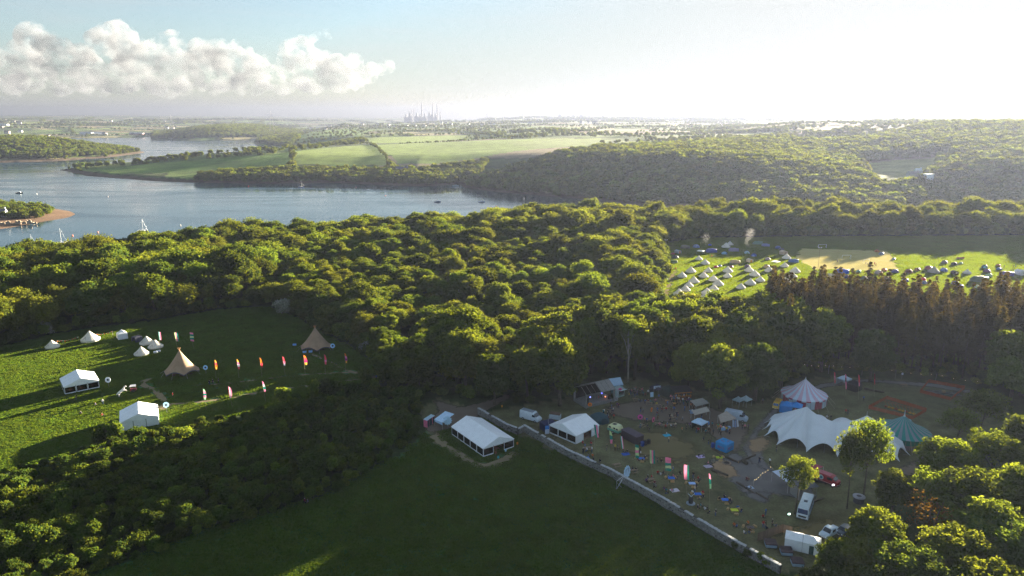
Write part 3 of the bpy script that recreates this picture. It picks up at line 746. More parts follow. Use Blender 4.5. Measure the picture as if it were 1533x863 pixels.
# under-storey along the conifers' foot and the lane
up = spread(CONIFER_WOOD, 4.2, rgw); up = up[(up[:, 0] < 190) & (up[:, 1] < 232)]
scatter('undergrowth', np.c_[up, np.zeros(len(up))], [b[0] for b in BUSHES[:4]], rgw.integers(0, 4, len(up)), np.repeat(rgw.uniform(.5, 1.0, len(up))[:, None], 3, 1), rgw.uniform(0, 6.28, len(up)), 'leafy undergrowth at the feet of the spruces', 'undergrowth')

# bushes that close the wood's edge down to the grass
def edge_bushes():
    rg = np.random.default_rng(15); pts, sc = [], []
    for poly, lo, hi, gap, s0, s1 in ((CAMP, .5, 9, 3.0, 1.0, 2.1), (LEFT_FIELD, .5, 8, 3.2, .7, 1.4), (FESTIVAL, 3.5, 11, 4.2, .5, 1.0), (LANE, 1.5, 6, 3.4, .6, 1.0)):
        bb = np.array([poly.min(0)-12, [poly.max(0)[0]+12, poly.min(0)[1]-12], poly.max(0)+12, [poly.min(0)[0]-12, poly.max(0)[1]+12]]); q = spread(bb, gap, rg); d = polydist(q, poly); q = q[~inside(q, poly) & (d > lo) & (d < hi)]
        bad = np.zeros(len(q), bool)
        for o in (LEFT_FIELD, FORE_FIELD, FESTIVAL, CAMP, SHRUB_BELT, CONIFER_WOOD, LANE): bad |= inside(q, o) | (polydist(q, o) < .8)
        bad |= (q[:, 0] > 58) & (q[:, 1] < 200); q = q[~bad]; pts.append(q); sc.append(rg.uniform(s0, s1, len(q)))
    q, s = np.vstack(pts), np.concatenate(sc); ok = q[:, 1] > 150; q, s = q[ok], s[ok]
    scatter('hedge_bushes', np.c_[q, height(q[:, 0], q[:, 1])], [b[0] for b in BUSHES[:4]], rg.integers(0, 4, len(q)), np.repeat(s[:, None], 3, 1), rg.uniform(0, 6.28, len(q)), 'dense bushes closing the foot of the wood along the fields', 'undergrowth')
edge_bushes()

# named trees, placed by their foot or by their top
def top_tree(px, py, h, k, label, sx=1.0, name='broadleaf_tree', group=None, rz=None):
    x, y = P(px, py, h); nominal = 18.0
    put_tree(name, BIG[k], x, y, h/nominal, rgw.uniform(0, 6.28) if rz is None else rz, label, group, z=0, sx=sx*h/nominal)
def foot_tree(px, py, h, k, label, sx=1.0, name='broadleaf_tree', group=None):
    x, y = P(px, py); put_tree(name, BIG[k], x, y, h/18.0, rgw.uniform(0, 6.28), label, group, z=0, sx=sx*h/18.0)
foot_tree(838, 608, 21.5, 0, 'big bright green tree overhanging the stage and the white van', 1.0)
foot_tree(740, 606, 16.5, 5, 'round dark green tree beside the lane end', .95)
foot_tree(790, 602, 17.5, 1, 'dark tree filling the gap left of the stage tree', .9)
foot_tree(1078, 612, 20.0, 0, 'spreading green tree in the middle of the food stalls', 1.0)
foot_tree(1130, 600, 19.0, 5, 'broad dark tree between the food stalls and the yellow camper van', 1.05)
foot_tree(1170, 582, 17.0, 1, 'dark tree above the yellow camper van', 1.0)
foot_tree(1030, 590, 17.0, 3, 'olive tree at the back of the food stalls', .9)
foot_tree(1302, 572, 18.5, 5, 'tall rounded green tree standing in front of the spruces', .95)
foot_tree(1190, 770, 14.0, 2, 'small sunlit tree beside the old grey bus', .85)
foot_tree(1268, 762, 19.5, 2, 'slender pale-trunked tree in front of the stretch tent, nearer the red truck', .62)
foot_tree(1292, 748, 20.0, 2, 'slender airy tree over the far end of the stretch tent', .80)
for i, (x, y) in enumerate([(38, 207), (46, 215), (56, 206), (62, 216), (70, 209), (77, 219), (30, 213), (86, 226), (52, 224), (87, 213), (93, 219), (99, 214), (58, 227), (66, 229), (48, 223), (73, 228), (40, 221), (80, 233), (32, 222), (60, 236), (70, 238), (50, 232), (88, 236), (96, 230)]):  # extra rows added behind the festival edge to keep sun off the foreground field
    put_tree('broadleaf_tree', BIG[(1, 5, 0, 1, 5, 3, 5, 1, 0, 5, 1, 0)[i % 12]], x, y, 22.5/18, i*1.1, 'tall leafy tree added for shade at the wood edge near the ' + near_mark(x, y), 'tall trees around the festival ground', z=0, sx=1.1)
xs, ys = P(940, 577)
SLIM = (crown_mesh('slim_crown', 91, 3.4, 14.5, 21.5, 1100, .45, lobes=26, m=L_ASH, lob=.2, core=0, jit=.9), trunk_mesh('slim_trunk', 91, 20.5, .24, 19, 3.0, limbs=7, m=PALE_BARK))
put_tree('broadleaf_tree', SLIM, xs, ys, 1.0, .4, 'slender pale-barked tree with a long bare trunk beside the kiosk', None, z=0)
RIGHT = [(1525, 528, 15, 0, 1.0), (1478, 578, 14, 2, 1.0), (1440, 606, 12, 2, .9), (1432, 652, 14, 0, .95), (1500, 640, 15, 2, 1.0), (1468, 700, 15, 0, 1.0), (1345, 700, 11, 0, .75),
         (1322, 762, 13, 1, .85), (1405, 700, 13, 2, .9), (1402, 742, 13, 4, 1.0), (1485, 742, 15, 0, 1.0), (1528, 690, 15, 0, .9), (1525, 772, 15, 5, 1.0), (1440, 792, 14, 1, 1.0), (1372, 812, 13, 5, 1.0),
         (1258, 806, 9, 0, .8), (1300, 800, 11, 3, .8), (1330, 846, 11, 5, .9), (1420, 848, 13, 5, 1.0), (1500, 846, 14, 1, 1.0), (1225, 850, 8, 5, .8), (1275, 856, 9, 5, .8), (1560, 620, 16, 5, 1.0), (1580, 720, 15, 1, 1.0)]
for px, py, h, k, sx in RIGHT:
    sx *= 1.42
    top_tree(px, py, h, k, {0: 'sunlit fresh green tree in the near wood at lower right', 1: 'dark oak in the near wood at lower right', 2: 'airy sunlit tree in the near wood at lower right', 3: 'olive gold tree in the near wood at lower right',
        4: 'twiggy tree hardly in leaf among the near trees', 5: 'deep green tree in the near wood at lower right'}[k] + (', %s' % ('lowest' if py > 800 else 'middle' if py > 690 else 'farther') + ' row, ' + ('right edge' if px > 1480 else 'left part' if px < 1360 else 'centre')), sx, group='near wood at lower right')
rp = spread(RIGHT_WOOD, 8.5, rgw); rp = rp[rp[:, 0] > 0.82*rp[:, 1] + 12]
scatter('wood_beyond', np.c_[rp, np.zeros(len(rp))], [b[0] for b in BROAD], rgw.integers(0, 7, len(rp)), np.repeat(rgw.uniform(1.0, 1.35, len(rp))[:, None], 3, 1), rgw.uniform(0, 6.28, len(rp)), 'wood running on unseen past the near trees, added for its shade', 'wood')  # unseen trees right of the view, added to cast shade into it

# hawthorns in blossom along the field edges
for i, (px, py, s, lab) in enumerate([(70, 500, 1.0, 'white hawthorn in blossom at the foot of the big trees by the small bell tent'), (424, 470, 1.35, 'largest white hawthorn in blossom at the top of the tipi field'), (401, 452, .8, 'small white hawthorn beside the largest one'),
        (315, 418, 1.1, 'white hawthorn among dark trees above the tipi field'), (341, 424, 1.0, 'cream hawthorn right of the one among the dark trees'), (388, 430, .8, 'white hawthorn against the dark wood edge'), (550, 530, .95, 'white hawthorn at the wood edge beside the brown tipi')]):
    x, y = P(px, py); put_tree('hawthorn', BUSHES[4], x, y, s*1.25, i*1.3, lab, 'hawthorns in blossom', z=float(height(np.array([x]), np.array([y]))[0]), cat='hawthorn', tpart='stem')
x, y = P(246, 470); put_tree('broadleaf_tree', BIG[3], x, y, .52, 1.0, 'small golden tree standing alone at the far edge of the tipi field', None, z=0, sx=.62)

# ---- far woods and hedges
def far_mass():
    rg = np.random.default_rng(5); pts = []; sc = []
    def wood(outline, z, gap, s, world=False):
        poly = np.array(outline, float) if world else polyP(outline, z); q = spread(poly, gap, rg); pts.append(q); sc.append(np.full(len(q), s)*rg.uniform(.7, 1.25, len(q)))
    # wooded hill across the creek
    hill = np.array([(-75, 1105), (-40, 1010), (60, 920), (170, 850), (330, 812), (620, 785), (1250, 700), (1250, 1500), (1000, 1750), (720, 1500), (420, 1500), (260, 1380), (120, 1330), (0, 1200)], float)
    q = spread(hill, 9.5, rg); fld = OPP_POLY[5][0]; q = q[~inside(q, fld) & (polydist(q, fld) > 8)]; pts.append(q); sc.append(rg.uniform(.8, 1.5, len(q)))
    # shore wood of the peninsula and its hedges
    wood([(285, 268), (330, 262), (440, 253), (520, 252), (600, 250), (640, 246), (720, 238), (780, 232), (740, 250), (705, 274), (690, 269), (640, 274), (600, 273), (510, 269), (380, 269)], -22, 10, .95)
    wood([(455, 213), (520, 210), (580, 209), (585, 213), (500, 216), (440, 219)], 0, 11, .8)
    wood([(382, 211), (400, 205), (440, 203), (450, 212), (428, 218), (395, 216)], -20, 12, 1.0)
    wood([(-300, 243), (0, 242), (83, 240), (167, 234), (208, 229), (202, 226.5), (170, 223), (0, 220), (-300, 219)], W, 11, 1.0)
    wood([(222, 208), (280, 209.5), (340, 208.5), (400, 207), (438, 203), (458, 198), (440, 196), (300, 197), (232, 200)], W, 15, 1.25)
    wood([(-160, 338), (0, 331), (45, 330), (70, 326), (80, 318), (60, 311), (0, 304), (-160, 300)], W, 7.5, .62)
    # hedgerow trees: along field edges of the far land
    for k in range(520):
        r0 = math.exp(rg.uniform(math.log(1350), math.log(9500))); a = math.radians(rg.uniform(-42, 46)); L = rg.uniform(120, 420)*max(1, r0/2600); th = rg.choice([0.33, 0.33+math.pi/2]) + rg.uniform(-.25, .25)
        n = int(L/13); t = np.linspace(-.5, .5, n)*L; q = np.stack([r0*math.sin(a)+t*math.cos(th), r0*math.cos(a)+t*math.sin(th)], 1) + rg.normal(0, 5, (n, 2))
        pts.append(q); sc.append(rg.uniform(.35, .95, n)*min(2.0, max(1, r0/4000)))
    for k in range(46):   # copses
        r0 = math.exp(rg.uniform(math.log(1700), math.log(9000))); a = math.radians(rg.uniform(-2, 46)); n = int(rg.uniform(25, 90)); q = np.stack([r0*math.sin(a)+rg.normal(0, 75*max(1, r0/3000), n), r0*math.cos(a)+rg.normal(0, 45, n)], 1)
        pts.append(q); sc.append(rg.uniform(.7, 1.25, n)*max(1, r0/4500))
    n_free = sum(len(p_) for p_ in pts)
    # hedge lines of the two big fields
    for a, b, hz in (((556, 218), (590, 246), 0), ((640, 213), (900, 207), 8), ((437, 228), (556, 218), -4), ((700, 203), (820, 200), 10), ((437, 228), (440, 247), -10), ((600, 214), (700, 210), 8)):
        A_, B_ = np.array(P(*a, hz)), np.array(P(*b, hz)); n = int(np.linalg.norm(B_-A_)/7); t = np.linspace(0, 1, n)[:, None]; q = A_+(B_-A_)*t + rg.normal(0, 2, (n, 2)); pts.append(q); sc.append(rg.uniform(.22, .5, n))
    q = np.vstack(pts); s = np.concatenate(sc); z = height(q[:, 0], q[:, 1])
    opp = np.zeros(len(q), bool)
    for pl, _ in OPP_POLY[:4] + OPP_POLY[5:6]:
        opp |= inside(q, pl) & (np.arange(len(q)) < n_free)
    # the open fields stay clear of crowns that would stand up in front of them
    uu, vv = project(q[:, 0], q[:, 1], z + 11*s); pv = np.stack([uu, vv], 1)
    for k in (0, 1, 2, 3, 5, 6, 7, 8, 9, 10, 11): opp |= inside(pv, np.array(OPP_FIELDS[k][0], float)) & (np.arange(len(q)) < n_free)
    ok = (z > WATER_Z + .6) & ~opp
    q, s, z = q[ok], s[ok], z[ok]
    scatter('far_woods', np.c_[q, z - .6], FAR_CROWNS, rg.integers(0, 4, len(q)), np.stack([s*1.15, s*1.15, s], 1), rg.uniform(0, 6.28, len(q)), 'far woods and hedgerows across the water fading into haze', 'wood')
    return len(q)
print('far crowns', far_mass(), 'wood trees', len(wp), 'shrubs', len(bp), 'conifers', len(cvis), len(cr))

# ------------------------------------------------------------------ materials of made things
def C(h, rough=.75, var=.10, scale=2.0, **k):
    return mat('paint_' + h + ('_%d' % int(rough*100)), srgb(h), rough, var=var, scale=scale, **k)
PVC = mat('white_pvc', (.84, .86, .88), .5, var=.05, scale=.8, spec=.4)
PVC2 = mat('white_pvc_wall', (.80, .83, .86), .55, var=.08, scale=.7, bump=.15)
SEAM = mat('grey_seam', (.30, .31, .33), .7)
ALU = mat('aluminium', (.55, .56, .58), .35, metal=.8, var=.06)
CANVAS = mat('cotton_canvas', (.70, .66, .58), .9, var=.08, scale=1.2, trans=.12, objvar=.06)
TIPI = mat('tipi_canvas', (.33, .235, .155), .9, var=.14, scale=.6, trans=.12)
HEM = mat('dark_hem', (.05, .05, .055), .8)
WOOD = mat('weathered_wood', (.26, .19, .125), .85, var=.25, scale=4, bump=.3)
GREYWOOD = mat('grey_timber', (.24, .23, .215), .85, var=.22, scale=4, bump=.3)
DARK = mat('dark_interior', (.020, .018, .018), .9)
BLACK = mat('black_paint', (.022, .022, .024), .6)
TYRE = mat('rubber', (.025, .025, .025), .85)
STRAW = mat('straw', (.42, .31, .14), .95, var=.3, scale=5, bump=.5)
def clear_pane():
    m = bpy.data.materials.new('clear_plastic'); m.use_nodes = True; n, l = m.node_tree.nodes, m.node_tree.links; n.clear()
    out = n.new('ShaderNodeOutputMaterial'); t = n.new('ShaderNodeBsdfTransparent'); t.inputs[0].default_value = (.50, .52, .54, 1); g = n.new('ShaderNodeBsdfGlossy'); g.inputs['Roughness'].default_value = .12; g.inputs[0].default_value = (.8, .85, .9, 1)
    f = n.new('ShaderNodeFresnel'); f.inputs[0].default_value = 1.35; mx = n.new('ShaderNodeMixShader'); l.new(f.outputs[0], mx.inputs[0]); l.new(t.outputs[0], mx.inputs[1]); l.new(g.outputs[0], mx.inputs[2]); l.new(mx.outputs[0], out.inputs[0]); return m
PANE = clear_pane()
GLASS = mat('vehicle_glass', (.020, .030, .040), .08, spec=.6, var=.02)

def set_mat(o, m, i=0):
    o.material_slots[i].link = 'OBJECT'; o.material_slots[i].material = m; return o

def ang(a, b): return math.atan2(b[1]-a[1], b[0]-a[0])

# ------------------------------------------------------------------ clear-span marquees
def marquee(corner, wdir, W_, L_, bays, front, left, right, back, label, eave=2.35, ridge=4.1, floor=WOOD):
    """origin at the near corner, local x across the gable, local y along the ridge; styles: window, open, solid per bay"""
    t = thing('marquee', label, 'marquee', corner, wdir, 'white clear-span marquees')
    bl = L_/bays; ov = .12
    for k in range(bays):
        y0, y1 = k*bl + (.0 if k else -ov), (k+1)*bl + (0 if k < bays-1 else ov)
        y0 += .02; y1 -= .02
        for s in (0, 1):
            xe = -ov if s == 0 else W_+ov; ze = eave - ov*.35; xm = W_/2 + (-.03 if s == 0 else .03)
            sag = [(xe, y0, ze), (xm, y0, ridge), (xm, y1, ridge), (xe, y1, ze)]
            MB().slab(sag if s else sag[::-1], .05).build('roof_panel', PVC, t)
    MB().box(W_/2-.05, W_/2+.05, -ov, L_+ov, ridge-.06, ridge+.02).build('ridge_cap', PVC, t)
    for k in range(bays+1):
        y = k*bl; b = MB()
        for x in (.06, W_-.06): b.box(x-.05, x+.05, y-.05 if k else y+.01, y+.05 if k < bays else y-.01, 0, eave)
        b.tube([(.1, y, eave-.05), (W_/2, y, ridge-.14), (W_-.1, y, eave-.05)], .05, 5); b.build('frame', ALU, t)
    for yy, sgn in ((-.03, -1), (L_+.03, 1)):
        MB().slab([(0, yy, eave), (W_, yy, eave), (W_/2, yy, ridge-.05)], .04*sgn).build('gable', PVC2, t)
    def panel(p0, p1, style):
        """one wall bay from p0 to p1 (x,y)"""
        d = Vector((p1[0]-p0[0], p1[1]-p0[1], 0)); w = d.length; d.normalize(); n = Vector((-d.y, d.x, 0))
        def q(u, z, o=0.0): return tuple(Vector((p0[0], p0[1], 0)) + d*u + n*o + Vector((0, 0, z)))
        def brd(u0, u1, z0, z1, mb): mb.slab([q(u0, z0), q(u1, z0), q(u1, z1), q(u0, z1)], .03)
        if style == 'open':
            mb = MB(); brd(.08, w-.08, eave-.32, eave-.02, mb); mb.build('valance', PVC2, t); return
        if style == 'solid':
            mb = MB(); N = 10
            for i in range(N):
                u0, u1 = .06+(w-.12)*i/N, .06+(w-.12)*(i+1)/N; o0, o1 = .03*math.sin(i*1.7), .03*math.sin((i+1)*1.7)
                mb.add([q(u0, .03, o0), q(u1, .03, o1), q(u1, eave-.03, o1*.2), q(u0, eave-.03, o0*.2)], [(0, 1, 2, 3)])
            mb.build('wall_panel', PVC2, t); return
        mb = MB(); m = .16
        brd(.06, m, .03, eave-.03, mb); brd(w-m, w-.06, .03, eave-.03, mb); brd(m, w-m, .03, .38, mb); brd(m, w-m, eave-.30, eave-.03, mb)
        wp_ = mb.build('wall_panel', PVC2, t); MB().slab([q(m, .38, .01), q(w-m, .38, .01), q(w-m, eave-.30, .01), q(m, eave-.30, .01)], .01).build('pane', PANE, wp_)
    nb = len(front); gw = W_/nb
    for i, s in enumerate(front): panel((i*gw, 0), ((i+1)*gw, 0), s)
    for i, s in enumerate(back): panel(((i+1)*gw, L_), (i*gw, L_), s)
    for k in range(bays): panel((0, (k+1)*bl), (0, k*bl), left[k]); panel((W_, k*bl), (W_, (k+1)*bl), right[k])
    MB().box(.1, W_-.1, .1, L_-.1, .01, .06).build('floor', floor, t)
    rg = random.Random(len(label)); b = MB()
    for i in range(3):
        for j in range(int(L_//3)):
            x, y = 1.6+i*(W_-3.2)/2, 1.6+j*3.0; b.cbox(x, y, .72, .8, 1.8, .05); b.cbox(x, y, .36, .08, 1.2, .7); b.cbox(x-.75, y, .42, .28, 1.8, .05); b.cbox(x+.75, y, .42, .28, 1.8, .05)
    tb = b.build('trestle_table', C('8a5a3a'), t)
    return t

def fit(c, wpx, lpx):
    a = P(*c); b = P(*wpx); l = P(*lpx); return a, (ang(a, b) + ang(a, l) - math.pi/2)/2 if abs(ang(a, l)-math.pi/2-ang(a, b)) < 1.5 else ang(a, b)
WN, SO, OP = 'window', 'solid', 'open'
pC, aC = (723.6, 685), 0
marquee(P(723.6, 685.0), math.radians(35), 9, 15, 5, [WN, OP, WN], [WN]*5, [SO]*5, [SO]*3, 'long white marquee with five side windows on the grass by the wall')
marquee(P(97.3, 591.3), math.radians(38), 9, 9, 3, [WN, WN, WN], [WN]*3, [WN]*3, [SO]*3, 'white marquee with windowed front on the sunlit grass')
marquee(P(181.2, 646.6), math.radians(28), 9, 9, 3, [SO, SO, SO], [SO]*3, [SO]*3, [SO]*3, 'closed plain white marquee at the edge of the scrub')
xD, yD = P(822.5, 648.8)
marquee((xD, yD), math.radians(-46), 9, 9, 3, [WN, WN, WN], [SO]*3, [SO, OP, SO], [SO]*3, 'white marquee inside the wall with a doorway facing the picnic lawn')
# awning at the end of the long marquee
xa, ya = P(661, 644)
t = thing('awning', 'pale blue side awning at the far end of the long marquee', 'awning', (xa, ya), math.radians(35))
MB().slab([(.3, 0, 2.0), (4.6, 1.2, 2.9), (3.6, 4.2, 2.9), (-.4, 3.2, 1.9)], .05).build('canopy', C('b9d4ea'), t)
MB().slab([(.3, -.03, 2.0), (-.35, 3.1, 1.95), (-.35, 3.1, 1.35), (.3, -.03, 1.25)], .03).build('side_panel', C('a9c6e0'), t)
for p in ((.3, .05), (-.3, 3.1), (2.4, .7)): MB().tube([(p[0], p[1], 0), (p[0], p[1], 2.05)], .03, 5).build('leg', ALU, t)

# ------------------------------------------------------------------ giant tipis
def tipi(loc, R, h, rz, label):
    t = thing('tipi', label, 'tipi', loc, rz, 'giant brown tipis')
    n, m = 54, 14; vs, fs = [], []
    def edge(a):                     # front (a = -90 deg) stands open in swags, the back comes down to the grass
        f = .5 - .5*math.sin(a); sw = abs(math.sin(a*3.0 + .3))**.8
        return .35 + f*(.55 + 1.15*sw), R*(1 - .10*sw)
    for k in range(n):
        a = 2*math.pi*k/n; ze, re = edge(a)
        for j in range(m+1):
            u = j/m; r = re*(1-u) + .14*u; z = ze + (h-ze)*(u**1.28 if u < 1 else 1) - .35*math.sin(u*math.pi)*math.cos(a*9)*.12
            vs.append((r*math.cos(a), r*math.sin(a), z))
    for k in range(n):
        for j in range(m): fs.append((k*(m+1)+j, ((k+1) % n)*(m+1)+j, ((k+1) % n)*(m+1)+j+1, k*(m+1)+j+1))
    MB().add(vs, fs, True).build('canopy', TIPI, t)
    b = MB()
    for k in range(n):
        a, a2 = 2*math.pi*k/n, 2*math.pi*(k+1)/n; (z0, r0), (z1, r1) = edge(a), edge(a2); r0 += .02; r1 += .02
        b.quad((r0*math.cos(a), r0*math.sin(a), z0-.28), (r1*math.cos(a2), r1*math.sin(a2), z1-.28), (r1*math.cos(a2), r1*math.sin(a2), z1+.05), (r0*math.cos(a), r0*math.sin(a), z0+.05))
    b.build('hem', mat('tipi_hem', (.10, .105, .12), .85), t)
    for k in range(4):
        a = k*math.pi/2 + .4; MB().tube([(R*.62*math.cos(a), R*.62*math.sin(a), 0), (0, 0, h-.1), (-.45*math.cos(a), -.45*math.sin(a), h+.85)], .07, 6).build('pole', C('b98a5a'), t)
    b = MB(); rg = random.Random(3)
    for k in range(7): x, y = rg.uniform(-R*.6, R*.6), rg.uniform(-R*.7, 0); b.cbox(x, y, .4, .9, .7, .06); b.cbox(x, y, .2, .1, .1, .4)
    b.build('table', C('4a3428'), t)
    for k in range(9):
        a = 2*math.pi*(k+.5)/9; r = R+1.1; MB().tube([(R*.98*math.cos(a), R*.98*math.sin(a), edge(a)[0]), (r*math.cos(a), r*math.sin(a), .02)], .02, 4).build('guy_rope', C('c9c2ae'), t)
    return t
x, y = P(268, 562); tipi((x, y+2.0), 5.6, 7.6, 0.15, 'giant brown tipi catching sun on its crest, between the two flag rows')
x, y = P(472, 524); tipi((x, y+1.4), 5.8, 7.6, -.1, 'giant brown tipi standing alone against the wood edge')

# ------------------------------------------------------------------ bell tents
def bell_meshes():
    n = 20; b = MB(); prof = [(2.5, .62), (2.05, .98), (1.45, 1.52), (.8, 2.15), (.08, 2.95)]
    vs, fs = [], []
    for i, (r, z) in enumerate(prof):
        for k in range(n):
            a = 2*math.pi*k/n; q = r*(1+(.02 if k % 2 else -.02)*(i < 4)); vs.append((q*math.cos(a), q*math.sin(a), z-(.03 if k % 2 and i else 0)))
    for i in range(len(prof)-1):
        for k in range(n): fs.append((i*n+k, i*n+(k+1) % n, (i+1)*n+(k+1) % n, (i+1)*n+k))
    b.add(vs, fs, False); roof = b.mesh('bell_roof', CANVAS)
    wall = MB().lathe([(2.42, 0), (2.46, .64)], n, smooth=False).mesh('bell_wall', CANVAS)
    door = MB().slab([(-.75, -2.52, .02), (.75, -2.52, .02), (.55, -2.1, 1.0), (.08, -1.42, 1.62), (-.08, -1.42, 1.62), (-.55, -2.1, 1.0)], .03).mesh('bell_door', mat('canvas_door', (.52, .47, .40), .9))
    pole = MB().tube([(0, 0, 2.8), (0, 0, 3.12)], .04, 6).mesh('bell_finial', C('6a5238'))
    return roof, wall, door, pole
BELL = bell_meshes()
def bell(px, py, label, s=1.0, rz=0.0, group='white bell tents', m=None, dy=2.2):
    x, y = P(px, py); t = thing('bell_tent', label, 'bell tent', (x, y+dy*s), rz, group, s)
    for nm, me in zip(('roof', 'wall', 'door', 'finial'), BELL):
        o = link(nm, me, t)
        if m and nm in ('roof', 'wall'): set_mat(o, m)
    return t
rows = [
 ((1022.5, 416.7), 'leftmost bell tent of the front camp row'), ((1035.8, 409.4), 'second bell tent from the left in the back glamping row'), ((1062, 408.6), 'bell tent just below the small red tent'),
 ((1054.9, 416.7), 'bell tent below and left of the one under the small red tent'), ((1040.5, 424.9), 'topmost bell tent of the slanting row of four nearest the trailer'), ((1032.7, 430.8), 'second bell tent down the slanting row nearest the trailer'),
 ((1027.4, 437.4), 'third bell tent down the slanting row nearest the trailer'), ((1018, 444), 'lowest large bell tent of the slanting row nearest the trailer'), ((1047.5, 390.5), 'shaded bell tent below the white camp awning'),
 ((1057, 397), 'bell tent at the edge of the shade with one sunny flank'), ((1091.4, 409), 'bell tent behind another at the middle of the camp'), ((1090.8, 416.7), 'bell tent in front of another at the middle of the camp'),
 ((1069.7, 422), 'topmost bell tent of the second slanting row'), ((1077, 429), 'bell tent overlapping the topmost of the second slanting row'), ((1070, 435.5), 'third bell tent of the second slanting row'),
 ((1060, 442), 'fourth bell tent of the second slanting row'), ((1088.4, 372), 'front of two pale bell tents against the dark belt of trees'), ((1094, 368), 'rear and taller of two pale bell tents against the dark belt'),
 ((1123.4, 408), 'bell tent whose foot the tallest spruce tip hides'), ((1131.7, 414.7), 'bell tent half behind the tallest spruce tip'), ((1140, 422.5), 'bell tent right of the tallest spruce tip'), ((1153.6, 408.4), 'bell tent standing alone right of the camp middle'),
 ((1192.8, 409.3), 'rear of three bell tents near the pole by the pitch'), ((1189, 416.8), 'middle of three bell tents near the pole by the pitch'), ((1179, 424.3), 'front of three bell tents near the pole by the pitch'), ((1169, 431), 'small bell tent peeping over the spruces'),
 ((1176.6, 401), 'broad bell tent beside the flat white shelter'), ((1179.7, 388.6), 'bell tent beside the tan cabin tent at the pitch corner'), ((1125.5, 427.7), 'bell tent seen through the tallest spruce'), ((1111, 433.5), 'bell tent left of the spruce trunks'),
 ((1021, 452), 'bell tent half hidden by the leafy edge below the slanting row'), ((1058.6, 449), 'lowest bell tent of the second slanting row'), ((1041, 463.7), 'bell tent showing through leaves below the slanting rows'), ((1062.5, 468), 'bell tent just above the dark tree crowns'), ((1076, 457), 'bell tent beside the first spruce')]
for i, (p, lab) in enumerate(rows): bell(*p, lab, 1.0 + .1*math.sin(i*2.1), i*1.9, 'white bell tents in the camping field')
bell(1402, 410, 'grey bell tent among the coloured tents', 1.15, .3, 'white bell tents in the camping field', C('a49c8e')); bell(1451, 411, 'white bell tent beside a brown dome in the far camp', .85, 1, 'white bell tents in the camping field'); bell(1515, 441, 'large white bell tent low at the right of the camp', 1.25, 2, 'white bell tents in the camping field')
bell(75, 522.5, 'small white bell tent at the far left of the tipi field', .95, -.3, 'bell tents in the tipi field', dy=1.5)
bell(131, 513, 'large cream bell tent with open door and bunting', 1.28, -.25, 'bell tents in the tipi field', dy=1.5); bell(217, 517, 'bell tent next to the dark shelter', 1.0, -.4, 'bell tents in the tipi field', dy=1.5)
bell(230, 523, 'bell tent with two boxes in front', 1.02, -.2, 'bell tents in the tipi field', dy=1.5); bell(209, 533.5, 'bell tent nearest the path in the group of three', 1.0, -.3, 'bell tents in the tipi field', dy=1.5)

# ------------------------------------------------------------------ camping tents
def dome_mesh(nx, ny, h, tunnel=False, name='flysheet'):
    b = MB(); vs, fs = [], []; n, m = 14, 8
    for i in range(m+1):
        if tunnel:
            y = -ny + 2*ny*i/m; taper = .82+.18*math.sin(math.pi*i/m) if i < m else .62; hump = 1+(.05 if i % 3 == 0 else -.03)
            for k in range(n+1):
                a = math.pi*k/n; vs.append((nx*taper*hump*math.cos(a), y, h*taper*hump*math.sin(a)**.8))
        else:
            p = math.pi/2*i/m
            for k in range(n+1):
                a = 2*math.pi*k/n; sq = 1/max(abs(math.cos(a)), abs(math.sin(a)))**.55; vs.append((nx*sq*.86*math.cos(p)*math.cos(a), ny*sq*.86*math.cos(p)*math.sin(a), h*math.sin(p)**.85))
    for i in range(m):
        for k in range(n): o = i*(n+1); fs.append((o+k, o+k+1, o+n+2+k, o+n+1+k))
    if tunnel: fs += [tuple(range(n, -1, -1)), tuple(m*(n+1)+k for k in range(n+1))]
    return b.add(vs, fs, True).mesh(name, C('777777'))
DOME, TUNNEL = dome_mesh(1.5, 1.5, 1.35), dome_mesh(1.4, 2.4, 1.75, True)
def halfmoon(y, w, h): return [(w*math.cos(math.pi*k/8), y, .03+h*math.sin(math.pi*k/8)) for k in range(9)]
DOME_DOOR = MB().slab([(x_, y_ - .02 - .5*(1-z_), z_) for x_, y_, z_ in halfmoon(-.98, .62, .85)], .03).mesh('dome_door', C('999999'))
TUN_DOOR = MB().slab(halfmoon(-2.46, .8, 1.15), .03).mesh('tunnel_door', C('999999'))
DOME_POLE = MB().tube([(1.55*math.cos(math.pi*k/10)*.86, 1.55*math.cos(math.pi*k/10)*.86, 1.4*math.sin(math.pi*k/10)**.85) for k in range(11)], .035, 4).mesh('dome_pole', C('333333'))
TUN_PANE = MB().slab([(1.36, -.5, .35), (1.36, .5, .35), (1.22, .5, .85), (1.22, -.5, .85)], .05).mesh('tunnel_pane', C('c8d0d6', .3))
CABIN = MB().slab([(-1.6, -1.6, 0), (1.6, -1.6, 0), (1.6, -1.6, 1.7), (0, -1.6, 2.3), (-1.6, -1.6, 1.7)], .04).slab([(-1.6, 1.6, 0), (1.6, 1.6, 0), (1.6, 1.6, 1.7), (0, 1.6, 2.3), (-1.6, 1.6, 1.7)], -.04).quad((-1.6, -1.6, 0), (-1.6, 1.6, 0), (-1.6, 1.6, 1.7), (-1.6, -1.6, 1.7)).quad((1.6, -1.6, 0), (1.6, 1.6, 0), (1.6, 1.6, 1.7), (1.6, -1.6, 1.7)).quad((-1.7, -1.7, 1.66), (-1.7, 1.7, 1.66), (0, 1.7, 2.34), (0, -1.7, 2.34)).quad((1.7, -1.7, 1.66), (1.7, 1.7, 1.66), (0, 1.7, 2.34), (0, -1.7, 2.34)).mesh('cabin_shell', C('888888'))
